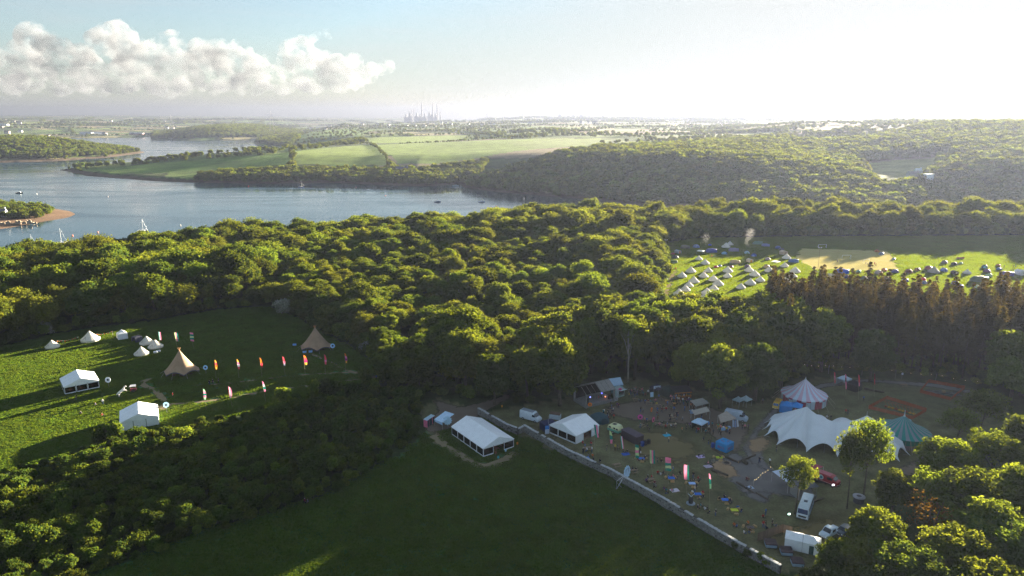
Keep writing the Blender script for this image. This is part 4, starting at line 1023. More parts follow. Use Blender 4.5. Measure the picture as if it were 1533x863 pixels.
CAB_DOOR = MB().slab([(-.6, -1.66, .05), (.6, -1.66, .05), (.5, -1.66, 1.6), (-.5, -1.66, 1.6)], .03).mesh('cabin_door', C('999999'))
def camp_tent(kind, px, py, col, dcol, label, s=1.0, rz=None, group='coloured tents in the camping field'):
    x, y = P(px, py); rz = random.uniform(-1.0, 1.0) if rz is None else rz; nm = {'d': 'dome_tent', 't': 'tunnel_tent', 'c': 'frame_tent'}[kind]
    t = thing(nm, label, 'tent', (x, y+1.2), rz, group, s)
    set_mat(link('flysheet', {'d': DOME, 't': TUNNEL, 'c': CABIN}[kind], t), mat('nylon_'+col, srgb(col), .55, var=.08, scale=1.5, trans=.15))
    set_mat(link('door', {'d': DOME_DOOR, 't': TUN_DOOR, 'c': CAB_DOOR}[kind], t), C(dcol))
    if kind == 'd':
        for k in range(2): o = link('pole', DOME_POLE, t); o.rotation_euler.z = k*math.pi/2
    if kind == 't': link('window', TUN_PANE, t)
    return t
TENTS = [
 ('t', 1026.4, 372.5, '6d6a58', '55523f', 'olive tunnel tent in the shade under the trees', 1.15, 1.4), ('d', 1043, 371.5, '7f93b0', '5a6f96', 'blue-grey dome tent next to the olive tunnel tent', 1.5), ('d', 1063.4, 368.5, '4a5fae', '3c4c8c', 'small plain blue dome tent by the dark trees', .8),
 ('c', 1015.5, 380, 'b8bcc6', 'd98a4a', 'white frame tent with orange top edge at the camp corner', .9), ('d', 1008, 382, 'a8404a', '7c2c34', 'dark red dome tent against the leafy edge', .9), ('d', 1012, 387.5, '3f4654', '2c3240', 'dark slate dome tent in front of the dark red one', 1.25), ('t', 1009, 394.5, '76836a', '5c6650', 'grey-green tunnel tent beside the pink trailer', .9, 1.3),
 ('t', 1065.5, 378.5, '44549c', '343f78', 'long blue tunnel tent lying across behind the bell tents', 1.3, 1.57), ('d', 1085, 381.5, '7fb2cf', '3f6a9c', 'light blue dome tent right of the long blue tunnel', 1.15), ('t', 1099, 377, '8a84a0', '6a6488', 'long mauve-grey tunnel tent below the two pale bell tents', 1.2, 1.5),
 ('d', 1072.8, 401.5, 'c8324a', 'a02038', 'small red dome tent in the evening sun', .85), ('d', 1079, 400, '2f5fc0', 'd8d8d8', 'small bright blue dome tent touching the small red one', .8), ('d', 1095.7, 401.5, '7c3a48', 'c87a84', 'small maroon dome tent', .8), ('t', 1101, 395, 'b09a78', '8a7658', 'sand coloured tunnel tent on the shade line', 1.1, 1.2),
 ('c', 1123.4, 393.5, 'd8c8b0', 'e0a030', 'cream frame tent with yellow door', .9, .2), ('d', 1120, 401.5, '6a5a70', '50445a', 'plum dome tent in the sun', 1.2), ('d', 1148.4, 401.5, 'a8946c', '86744e', 'tan dome tent casting a long shadow', 1.2), ('d', 1150.5, 390, 'b09aa0', '8a7880', 'dusty pink dome tent', 1.1), ('d', 1119, 380.5, 'a8c4d0', '7c9a74', 'pale blue and green dome tent by the smoke', 1.2),
 ('d', 1129.6, 384.5, '2c4f98', '6a8ac0', 'deep blue dome tent below the smoke', 1.2), ('t', 1135, 366.5, '6c8a74', '50705a', 'long green tunnel tent against the trees', 1.2, 1.57), ('t', 1147, 369.5, '7880a4', '5c648a', 'slate blue tunnel tent beside the long green one', 1.0, 1.2), ('d', 1165.6, 373, '3a5688', '2c4068', 'navy dome tent near the pitch', 1.3), ('d', 1171, 376, '4a4e5c', '38404c', 'charcoal dome tent in front of the navy one', 1.2),
 ('c', 1174, 382, 'a89c88', '8a7e6c', 'big taupe frame tent at the pitch corner', 1.1, .3), ('t', 1189, 393.5, '3f68a0', 'd4dce4', 'long blue tunnel tent with white end by the pitch', 1.1, 1.35),
 ('t', 1261.7, 410, '2f5cc0', '8ab0e0', 'big bright blue tunnel tent below the pitch', 1.35, 1.3), ('d', 1269.6, 417.5, '2a4880', '203868', 'dark blue dome tent in front of the big bright blue tunnel', 1.2), ('c', 1246, 417.5, 'd0c4a8', 'e8e0d0', 'cream frame tent behind a spruce tip', 1.0, .9), ('d', 1259, 421.5, '4a6a58', '38543f', 'small green dome tent half behind spruces', .9),
 ('d', 1286.8, 409, '3f7a6c', '306054', 'sea green dome tent below the pitch', 1.05), ('d', 1295, 419.5, '5c665c', 'a8b0b0', 'grey-green dome tent among spruce tips', 1.3), ('d', 1317, 410.5, 'c8b0a8', 'd08a60', 'white and apricot dome tent', 1.35), ('d', 1325.4, 407, 'b86848', '984e34', 'rust dome tent behind the white and apricot one', 1.15), ('d', 1327.5, 420, '5a5e52', '70a0a8', 'olive striped dome tent above the red one', 1.4), ('d', 1329.6, 427.5, 'd02848', 'b01838', 'bright red dome tent peeping from the spruces', .95),
 ('d', 1341.6, 409, '50508c', '3c3c6c', 'violet blue dome tent', 1.3), ('d', 1362, 409.5, '805444', '603c30', 'brown dome tent left of the rusty one', 1.5), ('d', 1375.5, 406, '8a6c54', 'd88a4c', 'tawny dome tent with orange door', 1.1), ('d', 1356.7, 422.5, '3050b0', '303440', 'royal blue dome tent behind spruce tips', 1.2), ('d', 1321, 382, '8088a0', '606880', 'grey dome tent alone at the far pitch edge', 1.2), ('d', 1314, 378, 'b0703c', '8a5430', 'ochre dome tent alone at the far pitch edge', 1.1), ('d', 1339.5, 389.5, '90a0b8', 'e8e8f0', 'pale low dome tent on open grass', .75),
 ('d', 1391.8, 404.5, '7c4850', '3c5a54', 'maroon dome tent with a tall pole', 1.5), ('d', 1415, 407, '4468b4', '34508c', 'blue dome tent behind the grey bell tent', 1.35), ('c', 1431, 411.5, '50484c', 'e0e0e0', 'dark frame tent with white roof edge', .8, .2), ('d', 1415.7, 395, '70686c', '585054', 'grey dome tent in the back row', 1.2), ('d', 1430.6, 397.5, '403c44', '302c34', 'black dome tent in the back row', 1.15), ('d', 1440.7, 396, '78a884', '5c8a68', 'small mint dome tent in the back row', .75),
 ('d', 1476, 402, '3c6470', '70c0c8', 'dark teal dome tent', 1.2), ('d', 1496.6, 399.5, 'b87850', 'a05c60', 'small peach dome tent', .9), ('d', 1498, 405, '4c78b0', '385c8c', 'small steel blue dome tent', .95), ('d', 1479.6, 408.5, '6c4870', '543858', 'purple dome tent behind the mint green one', 1.3), ('d', 1482.8, 415, 'b4c89c', 'e0e090', 'pale lime dome tent with yellow door', 1.2), ('t', 1509, 413.5, '4a4a8c', 'c0c0d8', 'large indigo tunnel tent', 1.25, 1.2),
 ('c', 1529.6, 412.5, 'dcdce0', 'b8b8c0', 'white frame tent at the right picture edge', 1.2, .3), ('t', 1468, 422.5, '5c6c5c', 'c8a870', 'big moss green tunnel tent with sandy windows', 1.6, 1.45), ('d', 1503, 427, '5070b4', '304c90', 'big pale and blue dome tent', 1.6), ('d', 1432, 426.5, '44549c', '343f78', 'indigo dome tent above a smaller one', 1.25), ('d', 1440.7, 431.5, '3c58b0', '2c4488', 'small indigo dome tent among spruce tips', 1.05),
 ('d', 1384, 420.5, 'd03048', 'b02038', 'crimson dome tent right of the grey low one', 1.05), ('d', 1386, 426, '8890a4', '506080', 'low grey dome tent with blue door', 1.1), ('d', 1466, 432.5, 'a8c8b0', '88a890', 'pale jade dome tent among spruce tips', 1.1), ('t', 1530, 449.5, '74806c', '5c6854', 'grey-green tunnel tent at the right picture edge', 1.2, 1.2)]
for tt in TENTS: camp_tent(*tt)

# ------------------------------------------------------------------ pop-up gazebos
def gazebo(corner, rz, s, label, roof, walls=None, open_front=True, h=2.1, peak=3.1, frame=ALU, name='gazebo', group=None, wallset=(0, 1, 2, 3)):
    """origin at the near corner; local x and y run along the two near sides"""
    t = thing(name, label, 'gazebo', corner, rz, group); c = s/2
    ov = .06; pts = [(-ov, -ov), (s+ov, -ov), (s+ov, s+ov), (-ov, s+ov)]
    b = MB(); N = 5; vs = [(c, c, peak)]; fs = []
    for i in range(4):
        a, d = pts[i], pts[(i+1) % 4]
        for k in range(N): vs.append((a[0]+(d[0]-a[0])*k/N, a[1]+(d[1]-a[1])*k/N, h))
    M = 4*N; ring2 = [(c+(x_-c)*.5, c+(y_-c)*.5, h+(peak-h)*.40) for x_, y_, _ in vs[1:]]; vs += ring2
    for k in range(M): fs += [(1+k, 1+(k+1) % M, 1+M+(k+1) % M, 1+M+k), (1+M+k, 1+M+(k+1) % M, 0)]
    b.add(vs, fs); b.build('roof', roof, t)
    b = MB()
    for i in range(4): a, d = pts[i], pts[(i+1) % 4]; b.quad((*a, h-.26), (*d, h-.26), (*d, h), (*a, h))
    b.build('valance', roof, t)
    for x_, y_ in ((.03, .03), (s-.03, .03), (s-.03, s-.03), (.03, s-.03)): MB().tube([(x_, y_, 0), (x_, y_, h)], .025, 4).build('leg', frame, t)
    if walls:
        for i in wallset:
            a, d = pts[i], pts[(i+1) % 4]; b = MB(); K = 6
            for k in range(K):
                u0, u1 = k/K, (k+1)/K; o = .02*math.sin(k*2.3); b.quad((a[0]+(d[0]-a[0])*u0, a[1]+(d[1]-a[1])*u0+o, .03), (a[0]+(d[0]-a[0])*u1, a[1]+(d[1]-a[1])*u1+.02*math.sin((k+1)*2.3), .03), (a[0]+(d[0]-a[0])*u1, a[1]+(d[1]-a[1])*u1, h-.27), (a[0]+(d[0]-a[0])*u0, a[1]+(d[1]-a[1])*u0, h-.27))
            b.build('wall_panel', walls, t)
    return t
def text(body, size, m, parent, loc, rot, name='lettering'):
    cu = bpy.data.curves.new(name, 'FONT'); cu.body = body; cu.size = size; cu.extrude = .01; cu.align_x = 'CENTER'; cu.align_y = 'CENTER'; cu.materials.append(m)
    tmp = bpy.data.objects.new(name, cu); COL.objects.link(tmp); dg = bpy.context.evaluated_depsgraph_get(); me = bpy.data.meshes.new_from_object(tmp.evaluated_get(dg)); bpy.data.objects.remove(tmp)
    o = link(name, me, parent); o.location = loc; o.rotation_euler = rot; return o
BLUE = mat('gazebo_blue', srgb('1486c4'), .6, var=.05); BLUE2 = mat('gazebo_royal', srgb('2a86d0'), .6, var=.05)
x, y = P(1087, 678.8)
g = gazebo((x, y), math.radians(40), 3.0, 'closed cyan blue gazebo with dark red lettering on the stony ground', BLUE, BLUE, peak=3.0)
RED = mat('dark_red_print', srgb('7c3058'), .7)
text('BECS', .85, RED, g, (1.5, -.10, .95), (math.radians(90), 0, 0)); text('BECS', .85, RED, g, (-.10, 1.5, .95), (math.radians(90), 0, math.radians(-90)))
text('BECS', .42, RED, g, (1.5, .55, 2.52), (math.radians(32), 0, 0)); text('BECS', .42, RED, g, (.55, 1.5, 2.52), (math.radians(32), 0, math.radians(-90)))
GZ = [
 ((1185, 620.7), 62, 3.2, 'closed sky blue gazebo beside the yellow camper van', BLUE2, BLUE2, (0, 1, 2, 3)), ((1199, 622), 62, 3.0, 'open sky blue gazebo in front of the pink striped big top', BLUE2, None, ()),
 ((818, 649.5), 28, 3.4, 'navy gazebo with closed walls behind the windowed marquee', C('232a4a'), C('232a4a'), (0, 1, 2, 3)), ((1050, 647.5), 45, 3.0, 'white roofed gazebo with dark green walls by the food stalls', C('b4cfe6', .6), C('2c3a38'), (1, 2)),
 ((985, 594), 40, 3.2, 'dark purple gazebo stall behind the bar sign', C('3a3444'), C('2c2838'), (1, 2)), ((1003, 597), 40, 3.8, 'dark green gazebo with walls beside the bar sign', C('2c3c38'), C('26342f'), (0, 1, 2, 3)),
 ((1266, 580), 35, 3.0, 'small white gazebo at the foot of the spruces', C('c4d4e4', .6), C('b8c4d4'), (1, 2)), ((1281, 588), 35, 3.2, 'black closed gazebo beside the small white one', C('22222c'), C('1e1e26'), (0, 1, 2, 3)),
 ((1106, 612), 40, 2.2, 'small pale gazebo in leaf shade behind the silver van', C('a8bcc4'), None, ()), ((1117, 611), 35, 2.4, 'pale gazebo nearest the track behind the silver van', C('b4c8d0'), None, ())]
for p, r, s, lab, roof, wl_, ws in GZ: gazebo(P(*p), math.radians(r), s, lab, roof, wl_, wallset=ws, group='pop-up gazebos')
x, y = P(178, 510); gazebo((x, y), math.radians(40), 3.0, 'white closed gazebo in the tipi field', C('e4e6ea', .6), C('dcdfe6'), h=2.2, peak=3.6, group='pop-up gazebos')
x, y = P(203, 514); gazebo((x, y), math.radians(55), 2.6, 'dark grey shelter with red trim between the white gazebo and the bell tents', C('3a3c4c'), C('44485a'), h=1.9, peak=2.1, wallset=(0, 1, 2), group='pop-up gazebos')
x, y = P(1052, 382); gazebo((x, y), 1.0, 3.6, 'white flat awning in the shaded camp', C('d4dcd0'), None, peak=2.4, group='pop-up gazebos')
x, y = P(1163, 397); gazebo((x, y), .7, 3.6, 'low flat white shelter in the sunny camp', C('e4e0dc'), None, h=1.5, peak=1.7, group='pop-up gazebos')
# hipped white tent by the tubs
x, y = P(1200, 827.5)
t = thing('frame_marquee', 'plain white hipped tent beside the hot tubs', 'tent', (x, y), math.radians(-25))
for s0, s1 in ((-3.0, -.03), (.03, 3.0)):
    pass
wt = MB().slab([(0, 0, 2.2), (0, 3, 2.2), (-.0, 3, .05), (0, 0, .05)], .03); L_ = 6.0
MB().quad((-3.1, 0, .03), (-.02, 0, .03), (-.02, 0, 2.2), (-3.1, 0, 2.2)).build('wall_panel', PVC2, t); MB().quad((.02, 0, .03), (3.1, 0, .03), (3.1, 0, 2.2), (.02, 0, 2.2)).build('wall_panel', PVC2, t)
MB().quad((-3.1, 0, .03), (-3.1, 3, .03), (-3.1, 3, 2.2), (-3.1, 0, 2.2)).build('wall_panel', PVC2, t); MB().quad((3.1, 0, .03), (3.1, 3, .03), (3.1, 3, 2.2), (3.1, 0, 2.2)).build('wall_panel', PVC2, t); MB().quad((-3.1, 3, .03), (3.1, 3, .03), (3.1, 3, 2.2), (-3.1, 3, 2.2)).build('wall_panel', PVC2, t)
MB().quad((-3.15, -.05, 2.18), (-.02, -.05, 2.18), (-.02, 1.5, 3.0), (-1.9, 1.5, 3.0)).add([(-3.15, -.05, 2.18), (-3.15, 3.05, 2.18), (-1.9, 1.5, 3.0)], [(0, 1, 2)]).quad((-3.15, 3.05, 2.18), (-.02, 3.05, 2.18), (-.02, 1.5, 3.0), (-1.9, 1.5, 3.0)).build('roof_panel', PVC, t)
MB().quad((3.15, -.05, 2.18), (.02, -.05, 2.18), (.02, 1.5, 3.0), (1.9, 1.5, 3.0)).add([(3.15, -.05, 2.18), (3.15, 3.05, 2.18), (1.9, 1.5, 3.0)], [(0, 1, 2)]).quad((3.15, 3.05, 2.18), (.02, 3.05, 2.18), (.02, 1.5, 3.0), (1.9, 1.5, 3.0)).build('roof_panel', PVC, t)
MB().tube([(0, -.02, 0), (0, -.06, 2.2), (0, 1.5, 3.02)], .03, 4).build('frame', SEAM, t); MB().quad((1.2, -.04, .04), (2.0, -.04, .04), (2.0, -.04, 1.8), (1.2, -.04, 1.8)).build('door', C('1f4a48'), t)

# ------------------------------------------------------------------ striped big tops
def big_top(c, R, eave, peak, gores, cols, wcols, mast, label, lower=None, flare=1.0):
    t = thing('big_top', label, 'big top', c, .1, 'striped big tops'); prof = [(R, eave), (R*.8, eave+(peak-eave)*.12), (R*.55, eave+(peak-eave)*.34), (R*.28, eave+(peak-eave)*.68), (.25, peak)]
    for k in range(gores):
        a0, a1 = 2*math.pi*k/gores, 2*math.pi*(k+1)/gores
        MB().lathe(prof, 2, a0=a0, a1=a1, smooth=True).build('roof_panel', cols[k % len(cols)], t)
        MB().lathe([(R+.03, eave-.35), (R+.03, eave+.02)], 2, a0=a0, a1=a1).build('valance', wcols[(k) % len(wcols)], t)
        if lower:
            MB().lathe([(R-.12, eave*.48), (R-.12, eave-.05)], 2, a0=a0, a1=a1).build('wall_panel', wcols[k % len(wcols)], t); MB().lathe([(R-.14, .02), (R-.14, eave*.48)], 2, a0=a0, a1=a1).build('skirt_panel', lower, t)
        else: MB().lathe([(R-.12, .02), (R-.12, eave-.05)], 2, a0=a0, a1=a1).build('wall_panel', wcols[(k//2) % len(wcols)], t)
        MB().tube([(R*math.cos(a0), R*math.sin(a0), 0), (R*math.cos(a0), R*math.sin(a0), eave+.1)], .04, 4).build('side_pole', GREYWOOD, t)
        if k % 2 == 0: MB().tube([(R*math.cos(a0), R*math.sin(a0), eave), ((R+2.2)*math.cos(a0), (R+2.2)*math.sin(a0), .02)], .02, 3).build('guy_rope', C('c9c2ae'), t)
    MB().lathe([(.35, peak-.12), (.12, peak+.35), (.05, peak+mast)], 8).build('king_pole', ALU, t)
    return t
PINK, PALE = mat('faded_pink', srgb('c8a8b8'), .7, var=.06), mat('pale_blue_white', srgb('c4d2e0'), .7, var=.06); DPINK = mat('pink_valance', srgb('a8485c'), .7)
x, y = P(1216, 614); big_top((x, y+6.2), 6.3, 2.4, 6.6, 32, (PINK, PALE), (DPINK, PALE), .8, 'pink and white striped round big top at the foot of the spruces')
TEAL, GREYB = mat('teal_canvas', srgb('10847c'), .7, var=.06), mat('grey_stripe', srgb('7a8a94'), .7, var=.06)
x, y = P(1370, 676); big_top((x, y+6.4), 6.5, 2.6, 6.4, 40, (TEAL, GREYB), (mat('teal_wall', srgb('0c7068'), .7),), 1.7, 'teal and grey striped round big top behind the slender trees', lower=mat('grey_skirt', srgb('6c6a70'), .8))

# ------------------------------------------------------------------ stretch tent
def stretch():
    p1, p2 = P3(1208, 609, 8.0), P3(1298, 622, 7.6); o = (p1+p2)/2; d = (p2-p1); d.z = 0; half = d.length/2; d.normalize(); n = Vector((-d.y, d.x, 0))
    t = thing('stretch_tent', 'huge white two-peaked stretch tent with scalloped edges in the festival ground', 'tent', (o.x, o.y, 0), math.atan2(d.y, d.x))
    NL, SUB, M = 16, 12, 16; A, B = half+9.5, 9.8; vs, fs = [], []; tips = []; K = NL*SUB
    for k in range(K):
        a = 2*math.pi*k/K; ph = (k % SUB)/SUB; sc = math.sin(math.pi*ph)      # 0 at a leg, 1 in the middle of a swag
        e = (abs(math.cos(a))**3.2 + abs(math.sin(a))**3.2)**(-1/3.2)
        rx, ry = A*e*math.cos(a), B*e*math.sin(a); f = 1 - .08*sc**.8 + .04*(1-min(1, sc*4)); rx, ry = rx*f, ry*f; ze = .12 + 2.5*sc**.7
        if k % SUB == 0: tips.append((rx, ry))
        sx = max(-half, min(half, rx*.92)); w = (sx/half); zs = 8.0 - .2*(w+1) - 2.9*(1-w*w)**1.0
        for j in range(M+1):
            u = j/M; x_ = rx + (sx-rx)*u; y_ = ry*(1-u); z_ = ze + (zs-ze)*(.36*(1-(1-u)**2.2) + .64*u**1.75)
            vs.append((x_, y_, z_))
    for k in range(K):
        for j in range(M): q, r = k*(M+1)+j, ((k+1) % K)*(M+1)+j; fs.append((q, r, r+1, q+1))
    MB().add(vs, fs, True).build('canopy', mat('stretch_fabric', (.66, .70, .74), .7, var=.05, scale=.4), t)
    for s in (-half, half): MB().tube([(s, 0, 0), (s, 0, 8.6)], [.16, .10], 8).build('king_pole', GREYWOOD, t)
    for x_, y_ in tips: MB().tube([(x_*.9, y_*.9, 0), (x_*.97, y_*.97, .35)], .05, 4).build('stake', GREYWOOD, t)
    rg = random.Random(2)
    for k in range(NL):
        a = 2*math.pi*(k+.5)/NL; e = (abs(math.cos(a))**3.2 + abs(math.sin(a))**3.2)**(-1/3.2)*.88; MB().tube([(A*e*math.cos(a), B*e*math.sin(a), 0), (A*e*math.cos(a), B*e*math.sin(a), 2.85)], .05, 5).build('side_pole', GREYWOOD, t)
stretch()
# ------------------------------------------------------------------ paths, tracks, bare ground
def soil(name, c1, c2, edge=.5, scale=.8, cover=.55, grain=6.0):
    """worn ground that thins out into the grass towards the sheet's edge"""
    m = bpy.data.materials.new(name); m.use_nodes = True; n, l = m.node_tree.nodes, m.node_tree.links; n.clear()
    out = n.new('ShaderNodeOutputMaterial'); bs = n.new('ShaderNodeBsdfDiffuse'); tr = n.new('ShaderNodeBsdfTransparent'); mx = n.new('ShaderNodeMixShader')
    tc = n.new('ShaderNodeTexCoord'); a = n.new('ShaderNodeAttribute'); a.attribute_name = 'wear'
    n1 = n.new('ShaderNodeTexNoise'); n1.inputs['Scale'].default_value = scale; n1.inputs['Detail'].default_value = 6; n2 = n.new('ShaderNodeTexNoise'); n2.inputs['Scale'].default_value = grain; n2.inputs['Detail'].default_value = 4
    l.new(tc.outputs['Object'], n1.inputs['Vector']); l.new(tc.outputs['Object'], n2.inputs['Vector'])
    cm = n.new('ShaderNodeMix'); cm.data_type = 'RGBA'; cm.inputs['A'].default_value = (*c1, 1); cm.inputs['B'].default_value = (*c2, 1); r2 = n.new('ShaderNodeMapRange'); r2.inputs[1].default_value = .3; r2.inputs[2].default_value = .7
    n3 = n.new('ShaderNodeTexNoise'); n3.inputs['Scale'].default_value = scale*.35; l.new(tc.outputs['Object'], n3.inputs['Vector'])
    av = n.new('ShaderNodeMath'); av.operation = 'ADD'; hv = n.new('ShaderNodeMath'); hv.operation = 'MULTIPLY'; hv.inputs[1].default_value = .5; l.new(n2.outputs[0], av.inputs[0]); l.new(n3.outputs[0], av.inputs[1]); l.new(av.outputs[0], hv.inputs[0])
    l.new(hv.outputs[0], r2.inputs[0]); l.new(r2.outputs[0], cm.inputs['Factor']); l.new(cm.outputs['Result'], bs.inputs[0])
    s = n.new('ShaderNodeMath'); s.operation = 'ADD'; l.new(a.outputs['Fac'], s.inputs[0]); l.new(n1.outputs[0], s.inputs[1])
    r = n.new('ShaderNodeMapRange'); r.inputs[1].default_value = 1.0-edge*.5+(.55-cover); r.inputs[2].default_value = 1.0+edge*.5+(.55-cover); l.new(s.outputs[0], r.inputs[0])
    l.new(r.outputs[0], mx.inputs[0]); l.new(tr.outputs[0], mx.inputs[1]); l.new(bs.outputs[0], mx.inputs[2]); l.new(mx.outputs[0], out.inputs[0]); return m
NO_TURF = []
def strip(name, pts, w, m, z, label=None, taper=None):
    """a band along a line of photo pixels; 'wear' is 1 along the middle and 0 at the rims"""
    q = [Vector((*P(*p), z)) for p in pts]; dense = []; NO_TURF.append(('line', np.array([P(*p) for p in pts]), w*.9+.5))
    for i in range(len(q)-1):
        for k in range(6):
            u = k/6; p0, p1, p2, p3 = q[max(i-1, 0)], q[i], q[i+1], q[min(i+2, len(q)-1)]
            dense.append(.5*((2*p1)+(p2-p0)*u+(2*p0-5*p1+4*p2-p3)*u*u+(3*p1-p0-3*p2+p3)*u**3))
    dense.append(q[-1]); vs, fs, wr = [], [], []; prof = (-1, -.45, .45, 1)
    for i, p in enumerate(dense):
        d = (dense[min(i+1, len(dense)-1)]-dense[max(i-1, 0)]); d.normalize(); n_ = Vector((-d.y, d.x, 0)); ww = w if not callable(w) else w(i/(len(dense)-1))
        for s in prof: vs.append(tuple(p+n_*ww*s)); wr.append(1.0 if abs(s) < .9 else 0.0)
    for i in range(len(dense)-1):
        for k in range(3): fs.append((i*4+k, i*4+k+1, i*4+k+5, i*4+k+4))
    me = np_mesh(name, vs, fs, [m]); a = me.attributes.new('wear', 'FLOAT', 'POINT'); a.data.foreach_set('value', np.array(wr, np.float32))
    return tag(link(name, me), label, 'path' if label else None, kind='structure')
def patch(name, pts, m, z, rim=2.0, label=None, world=False):
    """an area of ground; 'wear' falls to 0 over the rim"""
    poly = np.array(pts, float) if world else polyP(pts); NO_TURF.append(('poly', poly, 0)) if m in (S_HAY, S_DIRT, S_TRACK) else None; q = spread(poly, max(.7, rim*.5), np.random.default_rng(3), .0)
    lo, hi = poly.min(0)-.5, poly.max(0)+.5; st = max(.7, rim*.45); nx, ny = int((hi[0]-lo[0])/st)+2, int((hi[1]-lo[1])/st)+2
    X, Y = np.meshgrid(lo[0]+np.arange(nx)*st, lo[1]+np.arange(ny)*st); g = np.stack([X.ravel(), Y.ravel()], 1); ins = inside(g, poly); d = polydist(g, poly); wear = np.where(ins, np.clip(d/rim, 0, 1), 0)
    i, j = np.meshgrid(np.arange(ny-1), np.arange(nx-1), indexing='ij'); i, j = i.ravel(), j.ravel(); f = np.stack([i*nx+j, i*nx+j+1, (i+1)*nx+j+1, (i+1)*nx+j], 1); keep = wear[f].max(1) > 0; f = f[keep]
    used = np.unique(f); mp = np.full(len(g), -1); mp[used] = np.arange(len(used))
    me = np_mesh(name, np.c_[g[used], np.full(len(used), z)], mp[f], [m]); a = me.attributes.new('wear', 'FLOAT', 'POINT'); a.data.foreach_set('value', wear[used].astype(np.float32))
    return tag(link(name, me), label, 'ground' if label else None, kind='structure')
S_TRACK = soil('trodden_grass', (.165, .140, .085), (.235, .195, .120), cover=.80, edge=.5)
S_DIRT = soil('bare_earth', (.140, .112, .088), (.190, .155, .120), cover=.52)
S_STONE = soil('stone_chippings', (.125, .120, .118), (.200, .190, .180), cover=.56, grain=9)
S_DRY = soil('dry_turf', (.135, .120, .055), (.200, .160, .085), cover=.56, edge=.6, scale=.35)
S_SAND = soil('wood_chips', (.26, .175, .100), (.36, .26, .16), cover=.50)
S_HAY = soil('mown_hay', (.33, .29, .10), (.42, .36, .15), cover=.80, edge=.2, scale=.5, grain=2)
strip('path', [(560, 566), (515, 571), (460, 578), (400, 586), (350, 595), (300, 602), (245, 606)], .75, S_TRACK, .05, 'upper trodden path across the tipi field')
strip('path', [(545, 557), (480, 560), (420, 565), (370, 571), (320, 576), (290, 577)], .6, S_TRACK, .05, 'fainter trodden path under the row of feather flags')
strip('path', [(466, 530), (485, 538), (505, 548), (530, 558), (565, 566)], .8, S_TRACK, .054, 'trodden path from the lone tipi to the wood')
strip('path', [(252, 610), (243, 597), (232, 585), (215, 577), (214, 572), (228, 567)], 1.2, S_TRACK, .054, 'worn path beside the plain marquee')
patch('worn_ground', [(232, 606), (250, 602), (258, 612), (244, 620), (233, 616)], S_TRACK, .058, 2)
patch('worn_ground', [(186, 545), (200, 540), (222, 560), (212, 566)], S_DRY, .05, 2); patch('worn_ground', [(150, 535), (205, 520), (235, 535), (215, 548), (180, 545)], S_DRY, .046, 4)
patch('worn_ground', [(140, 628), (180, 615), (200, 640), (178, 648), (150, 634)], S_DRY, .05, 2)
patch('lane', [(642, 598), (655, 597), (690, 607), (730, 598), (765, 585), (770, 596), (725, 622), (700, 640), (640, 652), (628, 640), (650, 615)], S_DIRT, .05, 2.2, 'bare earth lane end between the wood and the long marquee')
patch('worn_ground', [(625, 650), (665, 640), (725, 690), (790, 672), (800, 690), (740, 712), (690, 690), (640, 668)], S_DRY, .046, 4)
strip('path', [(648, 652), (668, 668), (692, 684), (720, 698), (748, 692), (772, 678)], 1.4, S_TRACK, .06, 'trampled ring of bare turf round the long marquee')
patch('track', [(1120, 700), (1105, 670), (1125, 640), (1150, 612), (1185, 590), (1225, 573), (1290, 566), (1400, 573), (1500, 592), (1500, 600), (1400, 582), (1300, 574), (1240, 582), (1190, 600), (1165, 625), (1140, 650), (1150, 690), (1180, 720), (1150, 760), (1110, 745), (1098, 720)], S_STONE, .05, 2.2, 'grey stony track running up past the big tops')
patch('yard', [(935, 600), (985, 592), (1050, 600), (1110, 625), (1130, 645), (1110, 690), (1080, 672), (1040, 640), (1000, 636), (950, 634), (905, 622), (900, 608)], S_DIRT, .046, 3.0, 'trampled earth in front of the stage and food stalls')
patch('yard', [(1050, 690), (1100, 672), (1150, 700), (1210, 720), (1230, 740), (1190, 752), (1150, 742), (1110, 745), (1080, 715)], S_STONE, .055, 3.0, 'grey stone yard below the cyan gazebo')
patch('worn_ground', [(1060, 690), (1085, 684), (1105, 700), (1115, 715), (1085, 722), (1060, 705)], S_SAND, .06, 2.0); patch('worn_ground', [(1112, 655), (1150, 648), (1165, 668), (1130, 690), (1110, 672)], S_SAND, .062, 3.0)
patch('worn_ground', [(1000, 690), (1022, 684), (1028, 696), (1006, 702)], S_DRY, .05, 2)
patch('worn_ground', [(900, 640), (990, 640), (1060, 665), (1050, 700), (960, 690), (900, 675)], S_DRY, .046, 5); patch('worn_ground', [(790, 625), (830, 640), (900, 690), (1010, 750), (1120, 800), (1180, 780), (1240, 760), (1280, 770), (1260, 810), (1190, 850), (1060, 780), (900, 705), (780, 640)], S_DRY, .042, 5)
patch('worn_ground', [(1330, 700), (1375, 682), (1420, 690), (1400, 712), (1345, 722)], S_DIRT, .05, 3)
patch('pitch', [(1195, 372), (1330, 376), (1352, 404), (1300, 406), (1215, 404), (1190, 385)], S_HAY, .05, 1.0, 'pale mown playing pitch in the camping field')
strip('path', [(996, 446), (1000, 430), (1006, 415), (1012, 404)], 1.6, S_DRY, .05, 'worn strip along the camp edge by the pink trailer')
strip('path', [(1240, 405), (1200, 408), (1160, 418), (1120, 430)], 1.2, S_DRY, .05)
strip('path', [(5, 397), (35, 391), (66, 389)], 2.0, S_SAND, -23.0)
